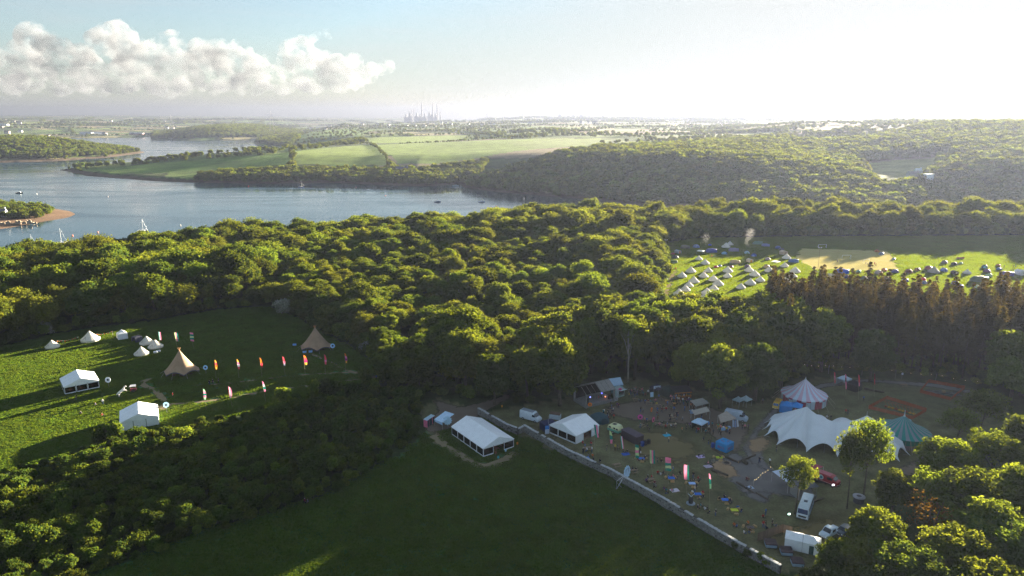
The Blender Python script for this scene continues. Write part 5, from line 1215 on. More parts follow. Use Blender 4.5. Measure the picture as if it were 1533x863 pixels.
# ------------------------------------------------------------------ dry-stone wall with coping
def stone_wall():
    STONE = mat('limestone_rubble', (.20, .195, .18), .95, var=.35, scale=2.2, bump=.6); COPE = mat('pale_coping', (.40, .41, .42), .9, var=.25, scale=1.6, bump=.4, objvar=.12)
    LICHEN = mat('dark_mortar', (.055, .055, .050), .95, var=.3, scale=2)
    line = [(716, 620), (757, 644), (775, 651), (784, 646), (850, 684), (915, 714), (990, 756), (1060, 798), (1110, 828), (1168, 860)]
    pts = [Vector(P(*p)) for p in line]; t = thing('stone_wall', 'old rubble stone wall with pale coping between the dark field and the festival lawn', 'wall', (pts[0].x, pts[0].y)); o = pts[0]
    rg = random.Random(8); core = MB(); stones = MB(); cope_me = []
    for k in range(5):
        b = MB().rbox(-.5, .5, -.5, .5, -.5, .5, .12, 1)
        for i, v in enumerate(b.v): b.v[i] = tuple(c*rg.uniform(.88, 1.08) for c in v)
        cope_me.append(b.mesh('coping_%d' % k, COPE))
    for i in range(len(pts)-1):
        a, b = pts[i]-o, pts[i+1]-o; d = b-a; L = d.length; d.normalize(); n = Vector((-d.y, d.x)); an = math.atan2(d.y, d.x); H = 1.75 if i != 2 else 1.5
        q = lambda u, v, z: (a.x+d.x*u+n.x*v, a.y+d.y*u+n.y*v, z)
        core.add([q(0, -.24, 0), q(L, -.24, 0), q(L, .24, 0), q(0, .24, 0), q(0, -.24, H), q(L, -.24, H), q(L, .24, H), q(0, .24, H)], [(0, 3, 2, 1), (4, 5, 6, 7), (0, 1, 5, 4), (1, 2, 6, 5), (2, 3, 7, 6), (3, 0, 4, 7)])
        for side in (-1, 1):
            z = 0.0
            while z < H-.1:
                hh_ = rg.uniform(.16, .30); u = rg.uniform(-.2, 0)
                while u < L:
                    w = rg.uniform(.25, .62); u0, u1 = max(u, 0)+.015, min(u+w, L)-.015; z1 = min(z+hh_, H)-.015; pr = rg.uniform(.03, .11)
                    if u1-u0 > .08 and z1-z > .05 and rg.random() > .06:
                        c = [q(u0, side*.23, z+.01), q(u1, side*.23, z+.01), q(u1, side*.23, z1), q(u0, side*.23, z1)]; e = .03
                        f = [q(u0+e, side*(.23+pr), z+e), q(u1-e, side*(.23+pr*rg.uniform(.7, 1.1)), z+e), q(u1-e, side*(.23+pr), z1-e), q(u0+e, side*(.23+pr), z1-e)]
                        stones.add(c+f, [(4, 5, 6, 7), (0, 1, 5, 4), (1, 2, 6, 5), (2, 3, 7, 6), (3, 0, 4, 7)])
                    u += w
                z += hh_
        u = 0.0
        while u < L-.3:
            w = rg.uniform(.55, 1.5); w = min(w, L-u)
            if rg.random() > .07:
                c = link('coping_stone', cope_me[rg.randrange(5)], t); c.location = q(u+w/2, rg.uniform(-.05, .05), H+.09+rg.uniform(-.03, .03)); c.scale = (w-.03, .66, .20); c.rotation_euler = (rg.uniform(-.04, .04), rg.uniform(-.03, .03), an+rg.uniform(-.03, .03))
            u += w
    core.build('core', LICHEN, t); s = stones.build('rubble', STONE, t); s['kind'] = 'stuff'
stone_wall()
IVY = [(1120, 838), (1140, 846), (1152, 852), (1102, 826)]
for i, p in enumerate(IVY):
    x, y = P(*p); put_tree('shrub', BUSHES[i % 3], x, y+.6, .42, i, 'creeper growing over the wall end beside the hot tubs', 'creeper on the wall', z=.4, cat='shrub', part='foliage', tpart='stem')

# ------------------------------------------------------------------ flags and signs
FC = {'g': mat('flag_green', srgb('108878'), .7, trans=.2), 'p': mat('flag_pink', srgb('f088ac'), .7, trans=.2), 'c': mat('flag_cream', srgb('c8dca0'), .7, trans=.2), 'w': mat('flag_white', srgb('e8e8ec'), .7, trans=.2), 'o': mat('flag_orange', srgb('f0842c'), .7, trans=.2), 'r': mat('flag_coral', srgb('f05868'), .7, trans=.2),
      'm': mat('flag_magenta', srgb('b83a86'), .7, trans=.2), 'y': mat('flag_yellow', srgb('f4b84a'), .7, trans=.2), 'd': mat('flag_dark_red', srgb('8c1c3c'), .7, trans=.2), 'l': mat('flag_light_green', srgb('98d0a0'), .7, trans=.2)}
POLE = C('8c8468')
def flag(base, top, bot, w, cols, vert, label, feather=False, turn=0.0, group='banner flags on poles'):
    """pole foot, banner top and banner bottom in photo pixels; w the cloth's width in metres"""
    x, y = P(*base); D = y*math.cos(PITCH)
    def zat(px, py): dx, dy, dz = ray(px, py); return CAM_H + dz*(y/dy)
    zt, zb = zat(*top), zat(*bot); dx = (ray(*top)[0]/ray(*top)[1]*y) - x; dxb = (ray(*bot)[0]/ray(*bot)[1]*y) - x
    t = thing('feather_flag' if feather else 'banner_flag', label, 'flag', (x, y), turn, group)
    MB().tube([(0, 0, 0), (dx*.5, 0, zt*.5), (dx, 0, zt+.15)], [.035, .03, .018], 5).build('pole', POLE, t)
    n = len(cols); K = 8
    for i, c in enumerate(cols):
        b = MB(); vs, fs = [], []
        for j in range(K+1):
            for e in (0, 1):
                if vert: u, v = (i+e)/n, j/K
                else: u, v = j/K, (i+e)/n
                wd = w*((.42+.42*math.sin(math.pi*(.15+.72*v))) if feather else 1.0); xx = dx+(dxb-dx)*v; z = zt+(zb-zt)*v
                fold = .10*math.sin(u*5+v*3+i)
                vs.append((xx+.03+wd*u, fold, z-(.12*u if not feather else .3*u*(1-v))))
        for j in range(K): fs.append((j*2, j*2+1, j*2+3, j*2+2))
        b.add(vs, fs, True).build('banner', FC[c], t)
    return t
for a in [
 ((323.6, 568), (321, 539), (322.6, 553.5), .75, 'yroy', False, 'leftmost coral and yellow feather flag of the row of seven', True), ((358, 567), (354, 538), (356.6, 553), .75, 'ypwr', False, 'second feather flag of the row of seven, pale at the top', True), ((392.5, 566), (388.5, 536), (391, 551), .7, 'oord', False, 'third feather flag of the row, dark red at its foot', True),
 ((427, 563), (422.5, 534), (425, 548), .7, 'rrpw', False, 'fourth feather flag of the row, pink edged with white', True), ((457, 561), (454, 532), (456.5, 546.5), 1.1, 'ormy', False, 'broad orange, purple and yellow flag in front of the lone tipi', True), ((487.5, 560.6), (485, 531), (486.5, 546), .75, 'rrpr', False, 'plain coral feather flag right of the broad one', True), ((517.7, 559), (515.5, 529), (517.5, 544), .75, 'opmy', False, 'rightmost feather flag of the row by the wood', True),
 ((309, 614), (303.5, 582.5), (305, 598.5), .95, 'lpgpl', False, 'green and pink flag at the left of the lower row of three', True), ((348, 611), (341.5, 579), (343.5, 596), .95, 'pwp', True, 'pink striped flag in the middle of the lower row of three', True), ((398, 602), (392, 571), (395.5, 587), .7, 'pwgp', False, 'narrow pink flag at the right of the lower row of three', True),
 ((241, 523), (236.5, 497), (238, 509), .8, 'gwp', True, 'furled flag left of the three at the back of the tipi field', False), ((266, 524), (260.5, 498), (263, 511), 1.2, 'cpg', True, 'striped flag in the middle of the three at the back of the tipi field', False), ((291, 524), (283.5, 498), (285, 511), 1.3, 'pgcgp', False, 'banded flag right of the three at the back of the tipi field', False),
 ((891, 681), (889, 636), (891.5, 655), .8, 'gp', True, 'green and pink flag by the marquee doorway', False), ((912, 688), (912, 645), (913.5, 664.6), .8, 'cgp', False, 'pennant of cream, green and pink beside the caravan', True), ((931, 695), (928.2, 653), (930.5, 672), .55, 'gwp', True, 'narrow furled flag left of the dark container', False),
 ((953, 702), (950.5, 666), (951, 686), .85, 'gcpcg', False, 'banded green and pink flag in front of the dark container', False), ((977, 711), (972.5, 674), (973, 694), 1.15, 'cpg', True, 'cream, pink and green striped flag over the lawn', False), ((1001, 725), (995.5, 685), (996, 705), 1.3, 'ppgcg', False, 'pink topped banded flag over the lawn', False),
 ((1029, 745), (1023.5, 696), (1024, 718), 1.05, 'ppg', True, 'broad pink flag edged in green over the picnic lawn', False), ((1063, 762), (1061, 709), (1062, 732), .55, 'pgl', False, 'twisted pink and green flag nearest the wall', True),
 ((1249, 580), (1248.6, 557), (1249, 574), .5, 'rpr', False, 'faded coral flag left of the small white gazebo', True), ((1266, 592), (1265, 560), (1265.5, 583), .55, 'pdpp', False, 'dark topped pink flag in front of the small white gazebo', True), ((1285.5, 598), (1284.8, 561), (1285.2, 578.6), .55, 'rrp', False, 'coral flag in front of the black gazebo', True), ((1309, 594), (1308.5, 559), (1308.8, 576), .4, 'dr', False, 'dark pink flag at the foot of the rounded green tree', True)]:
    flag(*a)

WHITE = C('e6eaf0', .6); LBLUE = C('9cc8ea', .6)
def disc_sign(px, py, ptop, r, m, label, teeth=0, name='round_sign', face=(0, -1, .15), cat='sign', centre=None):
    """round board on a post: foot at (px,py), board centre at pixel row ptop"""
    x, y = P(px, py); dx, dy, dz = ray(px, ptop); z = CAM_H + dz*(y/dy)
    t = thing(name, label, cat, (x, y), 0, 'round signs on posts'); f = Vector(face).normalized()
    MB().tube([(0, .08, 0), (0, .08, z)], .045, 5).build('post', GREYWOOD, t)
    n = 36 if teeth else 24
    b = MB().disc((0, 0, z), f, r, .05, n, (lambda k: 1.12 if (k % 3) == 0 else .93) if teeth else None).build('board', m, t)
    if centre: MB().disc(Vector((0, 0, z))+f*.03, f, r*.42, .04, 12).build('emblem', centre, t)
    return t
ARW = C('34404c')
disc_sign(308.5, 560, 550.5, .75, LBLUE, 'pale blue round sign between the sunny tipi and the flag row', centre=ARW); disc_sign(498.5, 526, 518, .8, LBLUE, 'pale blue round sign beside the lone tipi', centre=ARW); disc_sign(163, 580, 569, .85, WHITE, 'white round sign beside the windowed marquee in the sun', centre=ARW); disc_sign(250, 619, 606.5, .8, LBLUE, 'pale blue round sign at the path fork by the plain marquee', centre=ARW)
disc_sign(670, 640, 630, 1.15, C('b4d4e8'), 'white toothed round sign behind the long marquee', teeth=1); disc_sign(1359, 640, 632, .8, LBLUE, 'pale round sign behind the teal big top', centre=ARW)
disc_sign(1350, 568, 560, .35, WHITE, 'small white sign on a post by the track')
def wall_cog():
    x, y = P(937, 723); t = thing('round_sign', 'large white toothed round sign on a scaffold over the wall', 'sign', (x, y), 0, 'round signs on posts')
    f = Vector((.75, -.62, .12)).normalized(); b = MB().disc((.2, .2, 2.6), f, 1.35, .08, 36, lambda k: 1.07 if k % 3 == 0 else .95).build('board', C('b8d6ee'), t)
    s = f.cross(Vector((0, 0, 1))).normalized(); c = Vector((.2, .2, 2.6)) + f*.06
    fr = MB(); 
    for a, d in (((-.6, -.75), (.6, -.75)), ((.6, -.75), (.6, .75)), ((.6, .75), (-.6, .75)), ((-.6, .75), (-.6, -.75))): fr.tube([c+s*a[0]+Vector((0, 0, a[1])), c+s*d[0]+Vector((0, 0, d[1]))], .04, 4)
    fr.build('frame', C('5c7084'), t)
    for a, d in (((-2.6, -3.0, 0), (-.5, -.4, 2.0)), ((-2.6, -3.0, 0), (-1.0, -1.0, 1.2)), ((-1.2, -2.2, 0), (-2.6, -3.0, 1.8)), ((-2.6, -3.0, 0), (-2.6, -3.0, 2.0)), ((-2.6, -3.0, 2.0), (.2, .2, 2.2)), ((0, 0, 0), (.2, .2, 3.2))): MB().tube([a, d], .05, 5).build('scaffold_tube', ALU, t)
wall_cog()
def flower(px, py, pt, col, label, r=.6, tilt=0.0):
    x, y = P(px, py); dx, dy, dz = ray(px, pt); z = CAM_H + dz*(y/dy); t = thing('flower_sign', label, 'flower sculpture', (x, y), tilt, 'giant flower sculptures')
    f = Vector((0, -1, .1)).normalized(); MB().tube([(0, .06, 0), (0, .06, z)], .05, 5).build('stem', C('1f6a4c'), t)
    for k in range(8):
        a = 2*math.pi*k/8; MB().disc((r*.62*math.cos(a), -.02, z+r*.62*math.sin(a)), f, r*.36, .05, 8).build('petal', C(col), t)
    MB().disc((0, -.03, z), f, r*.42, .07, 10).build('eye', C('2a2024'), t); MB().slab([(0, 0, z*.4), (.35, 0, z*.6), (.1, 0, z*.62)], .03).build('leaf', C('1f6a4c'), t)
flower(883, 614, 605.8, 'f08428', 'orange giant flower beside the stage post'); flower(928, 596, 583.8, 'd85a8c', 'pink giant flower in front of the white kiosk'); flower(958, 634, 624.5, 'd85aa4', 'pink giant flower behind the dark container', .75); flower(977.4, 641, 628.5, 'e0648c', 'pink giant flower turned aside at the bench row', .75, .9); flower(975, 623, 613.6, 'f08428', 'orange giant flower turned aside before the benches', .7, 1.0)

# ------------------------------------------------------------------ vehicles
def vehicle(name, rear, front, Wd, prof, label, paint, lower=None, roofm=None, windows=(), wheels=(.9, 4.2), wr=.34, cat='van', tumble=.10, lights=True, screen=None, glass=GLASS, group='vehicles in the festival ground'):
    """side profile (x from rear, z) pulled across the width; rear and front ground points in photo pixels"""
    a, b = Vector(P(*rear)), Vector(P(*front)); L = max(p[0] for p in prof); an = math.atan2(b.y-a.y, b.x-a.x); m = (a+b)/2
    t = thing(name, label, cat, (m.x-math.cos(an)*L/2, m.y-math.sin(an)*L/2), an, group); h = Wd/2; zt = max(p[1] for p in prof)
    def wy(z): return h - tumble*max(0, (z-.9)/(zt-.9)) if z > .9 else h
    n = len(prof); vs = [(x_, -wy(z_), z_) for x_, z_ in prof] + [(x_, wy(z_), z_) for x_, z_ in prof]
    fs = [tuple(range(n-1, -1, -1)), tuple(range(n, 2*n))] + [(i, (i+1) % n, (i+1) % n+n, i+n) for i in range(n)]
    b_ = bmesh.new(); bv = [b_.verts.new(v) for v in vs]
    for f in fs: b_.faces.new([bv[i] for i in f])
    bmesh.ops.recalc_face_normals(b_, faces=b_.faces[:]); bmesh.ops.bevel(b_, geom=[e for e in b_.edges], offset=.06, segments=2, affect='EDGES', profile=.6)
    body = MB().bm(b_, True).build('body', paint, t)
    if lower:
        MB().box(.05, L-.08, -h-.012, h+.012, .32, lower[1]).build('lower_body', lower[0], t)
    if roofm: MB().rbox(roofm[1], roofm[2], -h+.22, h-.22, zt-.01, zt+.05, .02, 1).build('roof_panel', roofm[0], t)
    for x0, x1, z0, z1 in windows:
        for s in (-1, 1):
            MB().slab([(x0, s*(wy(z0)+.012), z0), (x1, s*(wy(z0)+.012), z0), (x1, s*(wy(z1)+.012), z1), (x0, s*(wy(z1)+.012), z1)], .02*-s).build('window', glass, t)
    if screen:
        (xa, za), (xb, zb) = screen; MB().slab([(xa+.02, -wy(za)+.12, za), (xa+.02, wy(za)-.12, za), (xb+.02, wy(zb)-.12, zb), (xb+.02, -wy(zb)+.12, zb)], .02).build('windscreen', glass, t)
    for wx_ in wheels:
        for s in (-1, 1):
            w = MB().disc((wx_, s*(h-.08), wr), (0, s, 0), wr, .22, 16).build('wheel', TYRE, t); MB().disc((wx_, s*(h+.04), wr), (0, s, 0), wr*.55, .02, 12).build('rim', ALU, w)
    if lights:
        for s in (-1, 1): MB().rbox(L-.07, L+.02, s*h*.72-.13, s*h*.72+.13, .62, .82, .03, 1).build('headlight', C('e8eef4', .2), t)
    MB().rbox(L-.04, L+.08, -h+.05, h-.05, .30, .46, .03, 1).build('bumper', C('4a4c50'), t)
    MB().box(L+.081, L+.09, -.26, .26, .48, .58).build('number_plate', C('e8e8e0'), t)
    return t
VAN = [(.0, .35), (.0, 2.35), (.15, 2.55), (4.1, 2.55), (4.45, 2.35), (5.1, 1.45), (5.85, 1.12), (5.95, .75), (5.95, .35)]
vehicle('panel_van', (783, 625.5), (806, 632), 2.05, VAN, 'white panel van parked under the big green tree', C('cfd8e0', .35), windows=[(4.0, 4.95, 1.45, 2.05)], wheels=(1.1, 4.9), screen=((4.5, 2.28), (5.12, 1.45)), roofm=(C('8a949c'), .3, 4.0))
vehicle('panel_van', (1090, 626), (1114, 631), 2.0, VAN, 'silver panel van with a beige awning at the food stalls', C('aebccb', .3), windows=[(4.0, 4.95, 1.45, 2.05)], wheels=(1.1, 4.9), screen=((4.5, 2.28), (5.12, 1.45)))
CAMPER = [(0, .35), (0, 1.2), (.12, 1.95), (.35, 2.05), (3.7, 2.05), (4.05, 1.95), (4.4, 1.25), (4.5, .9), (4.5, .35)]
cv = vehicle('camper_van', (1166.5, 605.5), (1160, 615), 1.75, CAMPER, 'yellow camper van with roof rack beside the blue gazebos', C('e0b83c', .4), lower=(C('d8c040', .4), .8), windows=[(.4, 1.3, 1.25, 1.75), (1.45, 2.5, 1.25, 1.75), (2.65, 3.7, 1.25, 1.75)], wheels=(.9, 3.7), screen=((4.08, 1.9), (4.42, 1.22)), glass=mat('teal_glass', srgb('0c4878'), .1, spec=.6), cat='camper van')
for k in range(5): MB().box(.5, 3.4, -.6+k*.28, -.5+k*.28, 2.12, 2.18).build('rack_slat', C('9a6a34'), cv)
BUSP = [(0, .4), (0, 2.5), (.2, 2.7), (6.6, 2.7), (6.9, 2.45), (7.05, 1.5), (7.2, 1.3), (7.2, .4)]
bs_ = vehicle('old_bus', (1209, 756), (1200.5, 779), 2.25, BUSP, 'old grey and blue bus parked under the small sunlit tree', C('b8c8d4', .4), lower=(C('6a86a4', .4), 1.35), windows=[(.5, 1.7, 1.6, 2.25), (1.9, 3.1, 1.6, 2.25), (3.3, 4.5, 1.6, 2.25), (4.7, 5.9, 1.6, 2.25)], wheels=(1.4, 5.9), wr=.42, screen=((6.93, 2.42), (7.08, 1.45)), glass=mat('blue_glass', srgb('1c3a60'), .12, spec=.6), cat='bus')
MB().rbox(3.6, 4.3, -.35, .35, 2.7, 2.85, .04, 1).build('roof_hatch', C('5a6470'), bs_); MB().box(7.21, 7.24, -.75, .75, .75, 1.1).build('grille', BLACK, bs_)
TRUCK = [(0, .55), (0, 2.1), (.15, 2.25), (3.9, 2.25), (4.35, 2.1), (4.9, 1.45), (5.4, 1.25), (5.5, .9), (5.5, .45)]
tr_ = vehicle('red_truck', (1224, 718), (1250, 728), 1.95, TRUCK, 'dark red truck with a white round emblem below the stretch tent', C('9c1828', .35), windows=[(3.2, 4.4, 1.4, 1.95)], wheels=(1.2, 4.5), wr=.38, screen=((4.38, 2.06), (4.92, 1.44)), roofm=(C('b86a74'), .3, 3.7), cat='truck')
em = MB().disc((1.9, -1.01, 1.45), (0, -1, 0), .55, .02, 20).build('emblem', C('cfe0ea'), tr_); MB().disc((1.9, -1.03, 1.45), (0, -1, 0), .36, .02, 16).build('emblem_centre', C('4a8494'), em)
MB().box(.2, 5.2, -1.0, -.985, .62, .70).build('stripe', C('d8b0b0'), tr_)
PICK = [(0, .4), (0, .95), (1.7, .98), (2.0, 1.75), (3.2, 1.78), (3.9, 1.1), (4.9, .95), (5.0, .45)]
vehicle('pickup', (1252, 795), (1232, 807), 1.85, PICK, 'white pickup half hidden by the near trees', C('bcd0e0', .35), windows=[(2.1, 3.2, 1.12, 1.6)], wheels=(1.0, 4.1), screen=((3.24, 1.72), (3.88, 1.12)), cat='car')
CARP = [(0, .4), (0, .95), (.5, 1.05), (1.0, 1.45), (2.6, 1.48), (3.3, 1.02), (4.1, .92), (4.2, .45)]
vehicle('hatchback_car', (1272, 794), (1256, 803), 1.75, CARP, 'grey car parked behind the white pickup', C('56626e', .3), windows=[(.9, 2.6, 1.0, 1.38)], wheels=(.75, 3.4), wr=.31, screen=((2.64, 1.44), (3.28, 1.02)), cat='car')
# vintage caravan: cream over mint
def caravan():
    a, b = Vector(P(909, 646)), Vector(P(925, 652)); an = math.atan2(b.y-a.y, b.x-a.x); t = thing('vintage_caravan', 'small cream and mint vintage caravan beside the dark container', 'caravan', (a.x, a.y), an)
    def shell(z0, z1, m, nm, half):
        prof = [(0.05, .45), (-.05, .9), (.05, 1.35), (.3, 1.9), (.8, 2.15), (2.4, 2.2), (3.1, 2.05), (3.5, 1.6), (3.6, 1.1), (3.5, .45)]
        prof = [(x_, min(max(z_, z0), z1)) for x_, z_ in prof]; n = len(prof); vs = [(x_, 0, z_) for x_, z_ in prof]+[(x_, 2.0, z_) for x_, z_ in prof]
        bm = bmesh.new(); bv = [bm.verts.new(v) for v in vs]
        for f in [tuple(range(n-1, -1, -1)), tuple(range(n, 2*n))]+[(i, (i+1) % n, (i+1) % n+n, i+n) for i in range(n)]:
            try: bm.faces.new([bv[i] for i in f])
            except ValueError: pass
        bmesh.ops.remove_doubles(bm, verts=bm.verts[:], dist=.004); bmesh.ops.recalc_face_normals(bm, faces=bm.faces[:]); return MB().bm(bm, True).build(nm, m, t)
    shell(1.12, 3, C('dcdcaa', .45), 'upper_body', 0); shell(0, 1.10, C('6cb098', .45), 'lower_body', 0)
    MB().rbox(1.1, 2.3, .5, 1.5, 2.18, 2.30, .05, 1).build('roof_vent', C('4a4a40'), t); MB().rbox(2.2, 3.3, .3, 1.7, 2.12, 2.34, .06, 1).build('roof_box', C('d8dcb4'), t)
    for x_ in (.5, 1.9): MB().rbox(x_, x_+.6, -.03, .02, 1.3, 1.75, .02, 1).build('window', GLASS, t)
    MB().rbox(2.75, 3.3, -.03, .02, 1.25, 1.7, .02, 1).build('window', GLASS, t)
    for y_ in (.05, 1.95): w = MB().disc((1.8, y_, .33), (0, 1, 0), .33, .2, 14).build('wheel', TYRE, t); MB().disc((1.8, y_+(-.11 if y_ < 1 else .11), .33), (0, 1, 0), .17, .02, 10).build('rim', ALU, w)
    MB().tube([(3.5, 1, .5), (4.3, 1, .45)], .05, 5).build('drawbar', ALU, t)
caravan()
def box_unit(name, near, rz, sx, sy, h, m, label, cat, roof=None, z0=.25, extra=None):
    x, y = P(*near); t = thing(name, label, cat, (x, y), rz); MB().rbox(0, sx, 0, sy, z0, h, .04, 1).build('body', m, t)
    MB().rbox(-.05, sx+.05, -.05, sy+.05, h, h+.10, .03, 1).build('roof', roof or m, t)
    for k in range(int(sx/1.0)): MB().box(.5+k*1.0, .54+k*1.0, -.02, -.001, z0+.1, h-.1).build('rib', m, t)
    for x_, y_ in ((.4, .2), (sx-.4, .2), (.4, sy-.2), (sx-.4, sy-.2)): MB().box(x_-.15, x_+.15, y_-.1, y_+.1, 0, z0).build('foot', BLACK, t)
    if extra: extra(t)
    return t
pn, pl = Vector(P(952.5, 668.5)), Vector(P(929.5, 656))
t = box_unit('container', (929.5, 656), math.atan2(pn.y-pl.y, pn.x-pl.x), (pn-pl).length, 2.5, 2.3, C('3c3238'), 'dark brown catering container on the lawn', 'container', C('544a54'))
box_unit('box_trailer', (822, 629), math.radians(-20), 2.9, 1.7, 1.7, C('b8c4cc'), 'white box trailer with a brown top behind the navy gazebo', 'trailer', C('6a5648'), z0=.35)
box_unit('horsebox_trailer', (992.5, 409.5), math.radians(75), 3.4, 1.9, 2.2, C('c87c8c'), 'pink and white horsebox trailer at the camp edge', 'trailer', C('d8d8d4'), z0=.3)
# wheelie bins and barrel beside the container
for i, (p, c, lab) in enumerate([((961.5, 668.5), '2c4a8c', 'blue bin beside the container'), ((966, 667), '26262c', 'black speaker box right of the blue bin'), ((971, 665), '26262c', 'black box at the corner of the container'), ((1067, 670.5), '2a4a90', 'blue water butt beside the cyan gazebo')]):
    x, y = P(*p); t = thing('bin', lab, 'bin', (x, y), .6); MB().rbox(-.35, .35, -.35, .35, .06, 1.15, .06, 1).build('body', C(c), t); MB().rbox(-.39, .39, -.39, .39, 1.15, 1.24, .03, 1).build('lid', C(c), t)
    for s in (-1, 1): MB().disc((s*.3, .34, .1), (1, 0, 0), .1, .06, 8).build('wheel', TYRE, t)
# portable toilets
for i in range(3):
    x0, y0 = P(639.5, 641); an = math.radians(62); t = thing('portable_toilet', ['pink portable toilet at the near end of the row of three', 'pale roofed portable toilet in the middle of the row', 'portable toilet at the far end of the row, pink sided'][i], 'toilet', (x0+math.cos(an)*1.25*i, y0+math.sin(an)*1.25*i), an, 'portable toilets by the scrub')
    MB().rbox(0, 1.12, 0, 1.12, .05, 2.1, .05, 1).build('cabin', C('d8708c' if i != 1 else '34404c'), t); MB().slab([(-.04, -.04, 2.1), (1.16, -.04, 2.1), (1.16, 1.16, 2.26), (-.04, 1.16, 2.26)], .06).build('roof', C('a8c0cc'), t); MB().rbox(.18, .94, -.03, .0, .12, 1.95, .015, 1).build('door', C('30404c'), t)

# ------------------------------------------------------------------ stage, kiosks, stalls
def stage():
    a, b = Vector(P(877, 612)), Vector(P(920, 602)); d = b-a; Wd = d.length; t = thing('stage', 'timber framed open stage with patchy pitched roof under the big tree', 'stage', (a.x, a.y), math.atan2(d.y, d.x)); D = 6.0
    MB().box(0, Wd, .2, D, 0, .9).build('deck', GREYWOOD, t)
    for x_ in (.15, Wd-.15):
        for y_ in (.1, D): MB().rbox(x_-.22, x_+.22, y_-.22, y_+.22, 0, 4.0, .03, 1).build('post', GREYWOOD, t)
    for k in range(7):
        x_ = Wd*k/6; MB().tube([(x_, -.3, 4.0), (x_, D/2, 5.9), (x_, D+.3, 4.0)], .07, 4).build('rafter', GREYWOOD, t)
        if k < 6:
            MB().slab([(x_+.1, D/2, 5.98), (x_+Wd/6-.1, D/2, 5.98), (x_+Wd/6-.1, D+.4, 4.05), (x_+.1, D+.4, 4.05)], .04).build('roof_board', GREYWOOD, t)
            if k > 2: MB().slab([(x_+.1, -.4, 4.05), (x_+Wd/6-.1, -.4, 4.05), (x_+Wd/6-.1, D/2, 5.98), (x_+.1, D/2, 5.98)], .04).build('roof_board', GREYWOOD, t)
    MB().tube([(0, D/2, 5.95), (Wd, D/2, 5.95)], .09, 5).build('ridge_beam', GREYWOOD, t); MB().tube([(0, -.25, 4.05), (Wd, -.25, 4.05)], .08, 5).build('beam', GREYWOOD, t)
    MB().box(.1, Wd-.1, D-.1, D, .9, 4.0).build('back_cloth', DARK, t)
    for x_, z_, c in ((Wd*.62, 3.0, (.15, .15, 1.0)), (Wd*.22, 2.6, (.2, .25, .9)), (Wd*.75, 1.7, (1.0, .25, .1))): MB().rbox(x_-.12, x_+.12, 1.0, 1.2, z_-.12, z_+.12, .03, 1).build('stage_lamp', mat('lamp_%d' % int(x_*100), c, .5, emit=c, estr=.5), t)
    for x_ in (.9, Wd-1.2): MB().rbox(x_-.4, x_+.4, .5, 1.1, .9, 2.3, .04, 1).build('speaker', BLACK, t)
    for k in range(4): MB().tube([(Wd*.3+k*1.2, 2.5, .9), (Wd*.3+k*1.2, 2.5, 2.2)], .03, 4).build('microphone_stand', BLACK, t)
    w = MB()
    for k in range(9): w.box(Wd+.2, Wd+1.3, .1, .16, .2+k*.42, .4+k*.42)
    w.build('side_cladding', C('b0b4bc'), t)
stage()
def kiosk():
    x, y = P(925, 597); t = thing('kiosk', 'white and mint kiosk with raised serving hatch beside the stage', 'kiosk', (x, y), math.radians(35))
    MB().rbox(0, 2.6, 0, 2.2, .2, 2.4, .04, 1).build('body', C('b8ccc8'), t); MB().slab([(-.2, -.2, 2.42), (2.8, -.2, 2.42), (2.8, 2.4, 2.7), (-.2, 2.4, 2.7)], .06).build('roof', C('9aa8a8'), t)
    MB().slab([(.3, -.05, 2.35), (2.4, -.05, 2.35), (2.5, -1.3, 2.75), (.2, -1.3, 2.75)], .05).build('hatch', C('c8dce0'), t); MB().box(.3, 2.4, -.02, -.005, 1.1, 2.2).build('hatch_shade_panel', DARK, t); MB().rbox(.2, 2.5, -.45, -.02, .95, 1.05, .02, 1).build('counter', GREYWOOD, t)  # dark panel on the solid body stands in for the shaded inside
    MB().rbox(-.03, .0, .5, 1.7, .5, 2.0, .01, 1).build('side_panel', C('88c0ac'), t)
    x, y = P(914, 590); t = thing('frame_tent', 'pale blue ridge tent with green gables behind the kiosk', 'tent', (x, y), math.radians(20))
    MB().slab([(0, 0, 2.3), (4.2, 0, 2.3), (4.2, 2.0, 4.0), (0, 2.0, 4.0)], .05).build('roof_panel', C('a8c4dc'), t); MB().slab([(0, 2.0, 4.0), (4.2, 2.0, 4.0), (4.2, 4.0, 2.3), (0, 4.0, 2.3)], .05).build('roof_panel', C('88a8bc'), t)
    for x_ in (.03, 4.17): MB().slab([(x_, 0, 2.28), (x_, 4, 2.28), (x_, 2, 3.95)], .03).build('gable', C('2c5a54'), t)
    MB().quad((.1, .05, .05), (4.1, .05, .05), (4.1, .05, 2.25), (.1, .05, 2.25)).build('wall_panel', C('6a8c94'), t); MB().quad((4.12, .1, .05), (4.12, 3.9, .05), (4.12, 3.9, 2.25), (4.12, .1, 2.25)).build('wall_panel', C('4a7ca8'), t)
kiosk()
x, y = P(978, 592.5); t = thing('sign_board', 'white lettered stall sign over the purple gazebo', 'sign', (x, y), .25)
for x_ in (.05, 2.15): MB().tube([(x_, 0, 0), (x_, 0, 3.0)], .04, 4).build('post', GREYWOOD, t)
MB().box(0, 2.2, -.06, 0, 2.05, 2.95).build('board', C('c4cede'), t); text('BAR', .62, C('3a4250'), t, (1.0, -.08, 2.5), (math.radians(90), 0, 0))
x, y = P(976, 595); t = thing('menu_board', 'upright white menu board on the ground left of the stall sign', 'sign', (x, y), .2); MB().slab([(-.5, 0, .05), (.5, 0, .05), (.5, .2, 1.5), (-.5, .2, 1.5)], .04).build('board', C('bcd8f0'), t); MB().box(-.5, .5, .3, .36, 0, 1.3).build('strut', GREYWOOD, t)
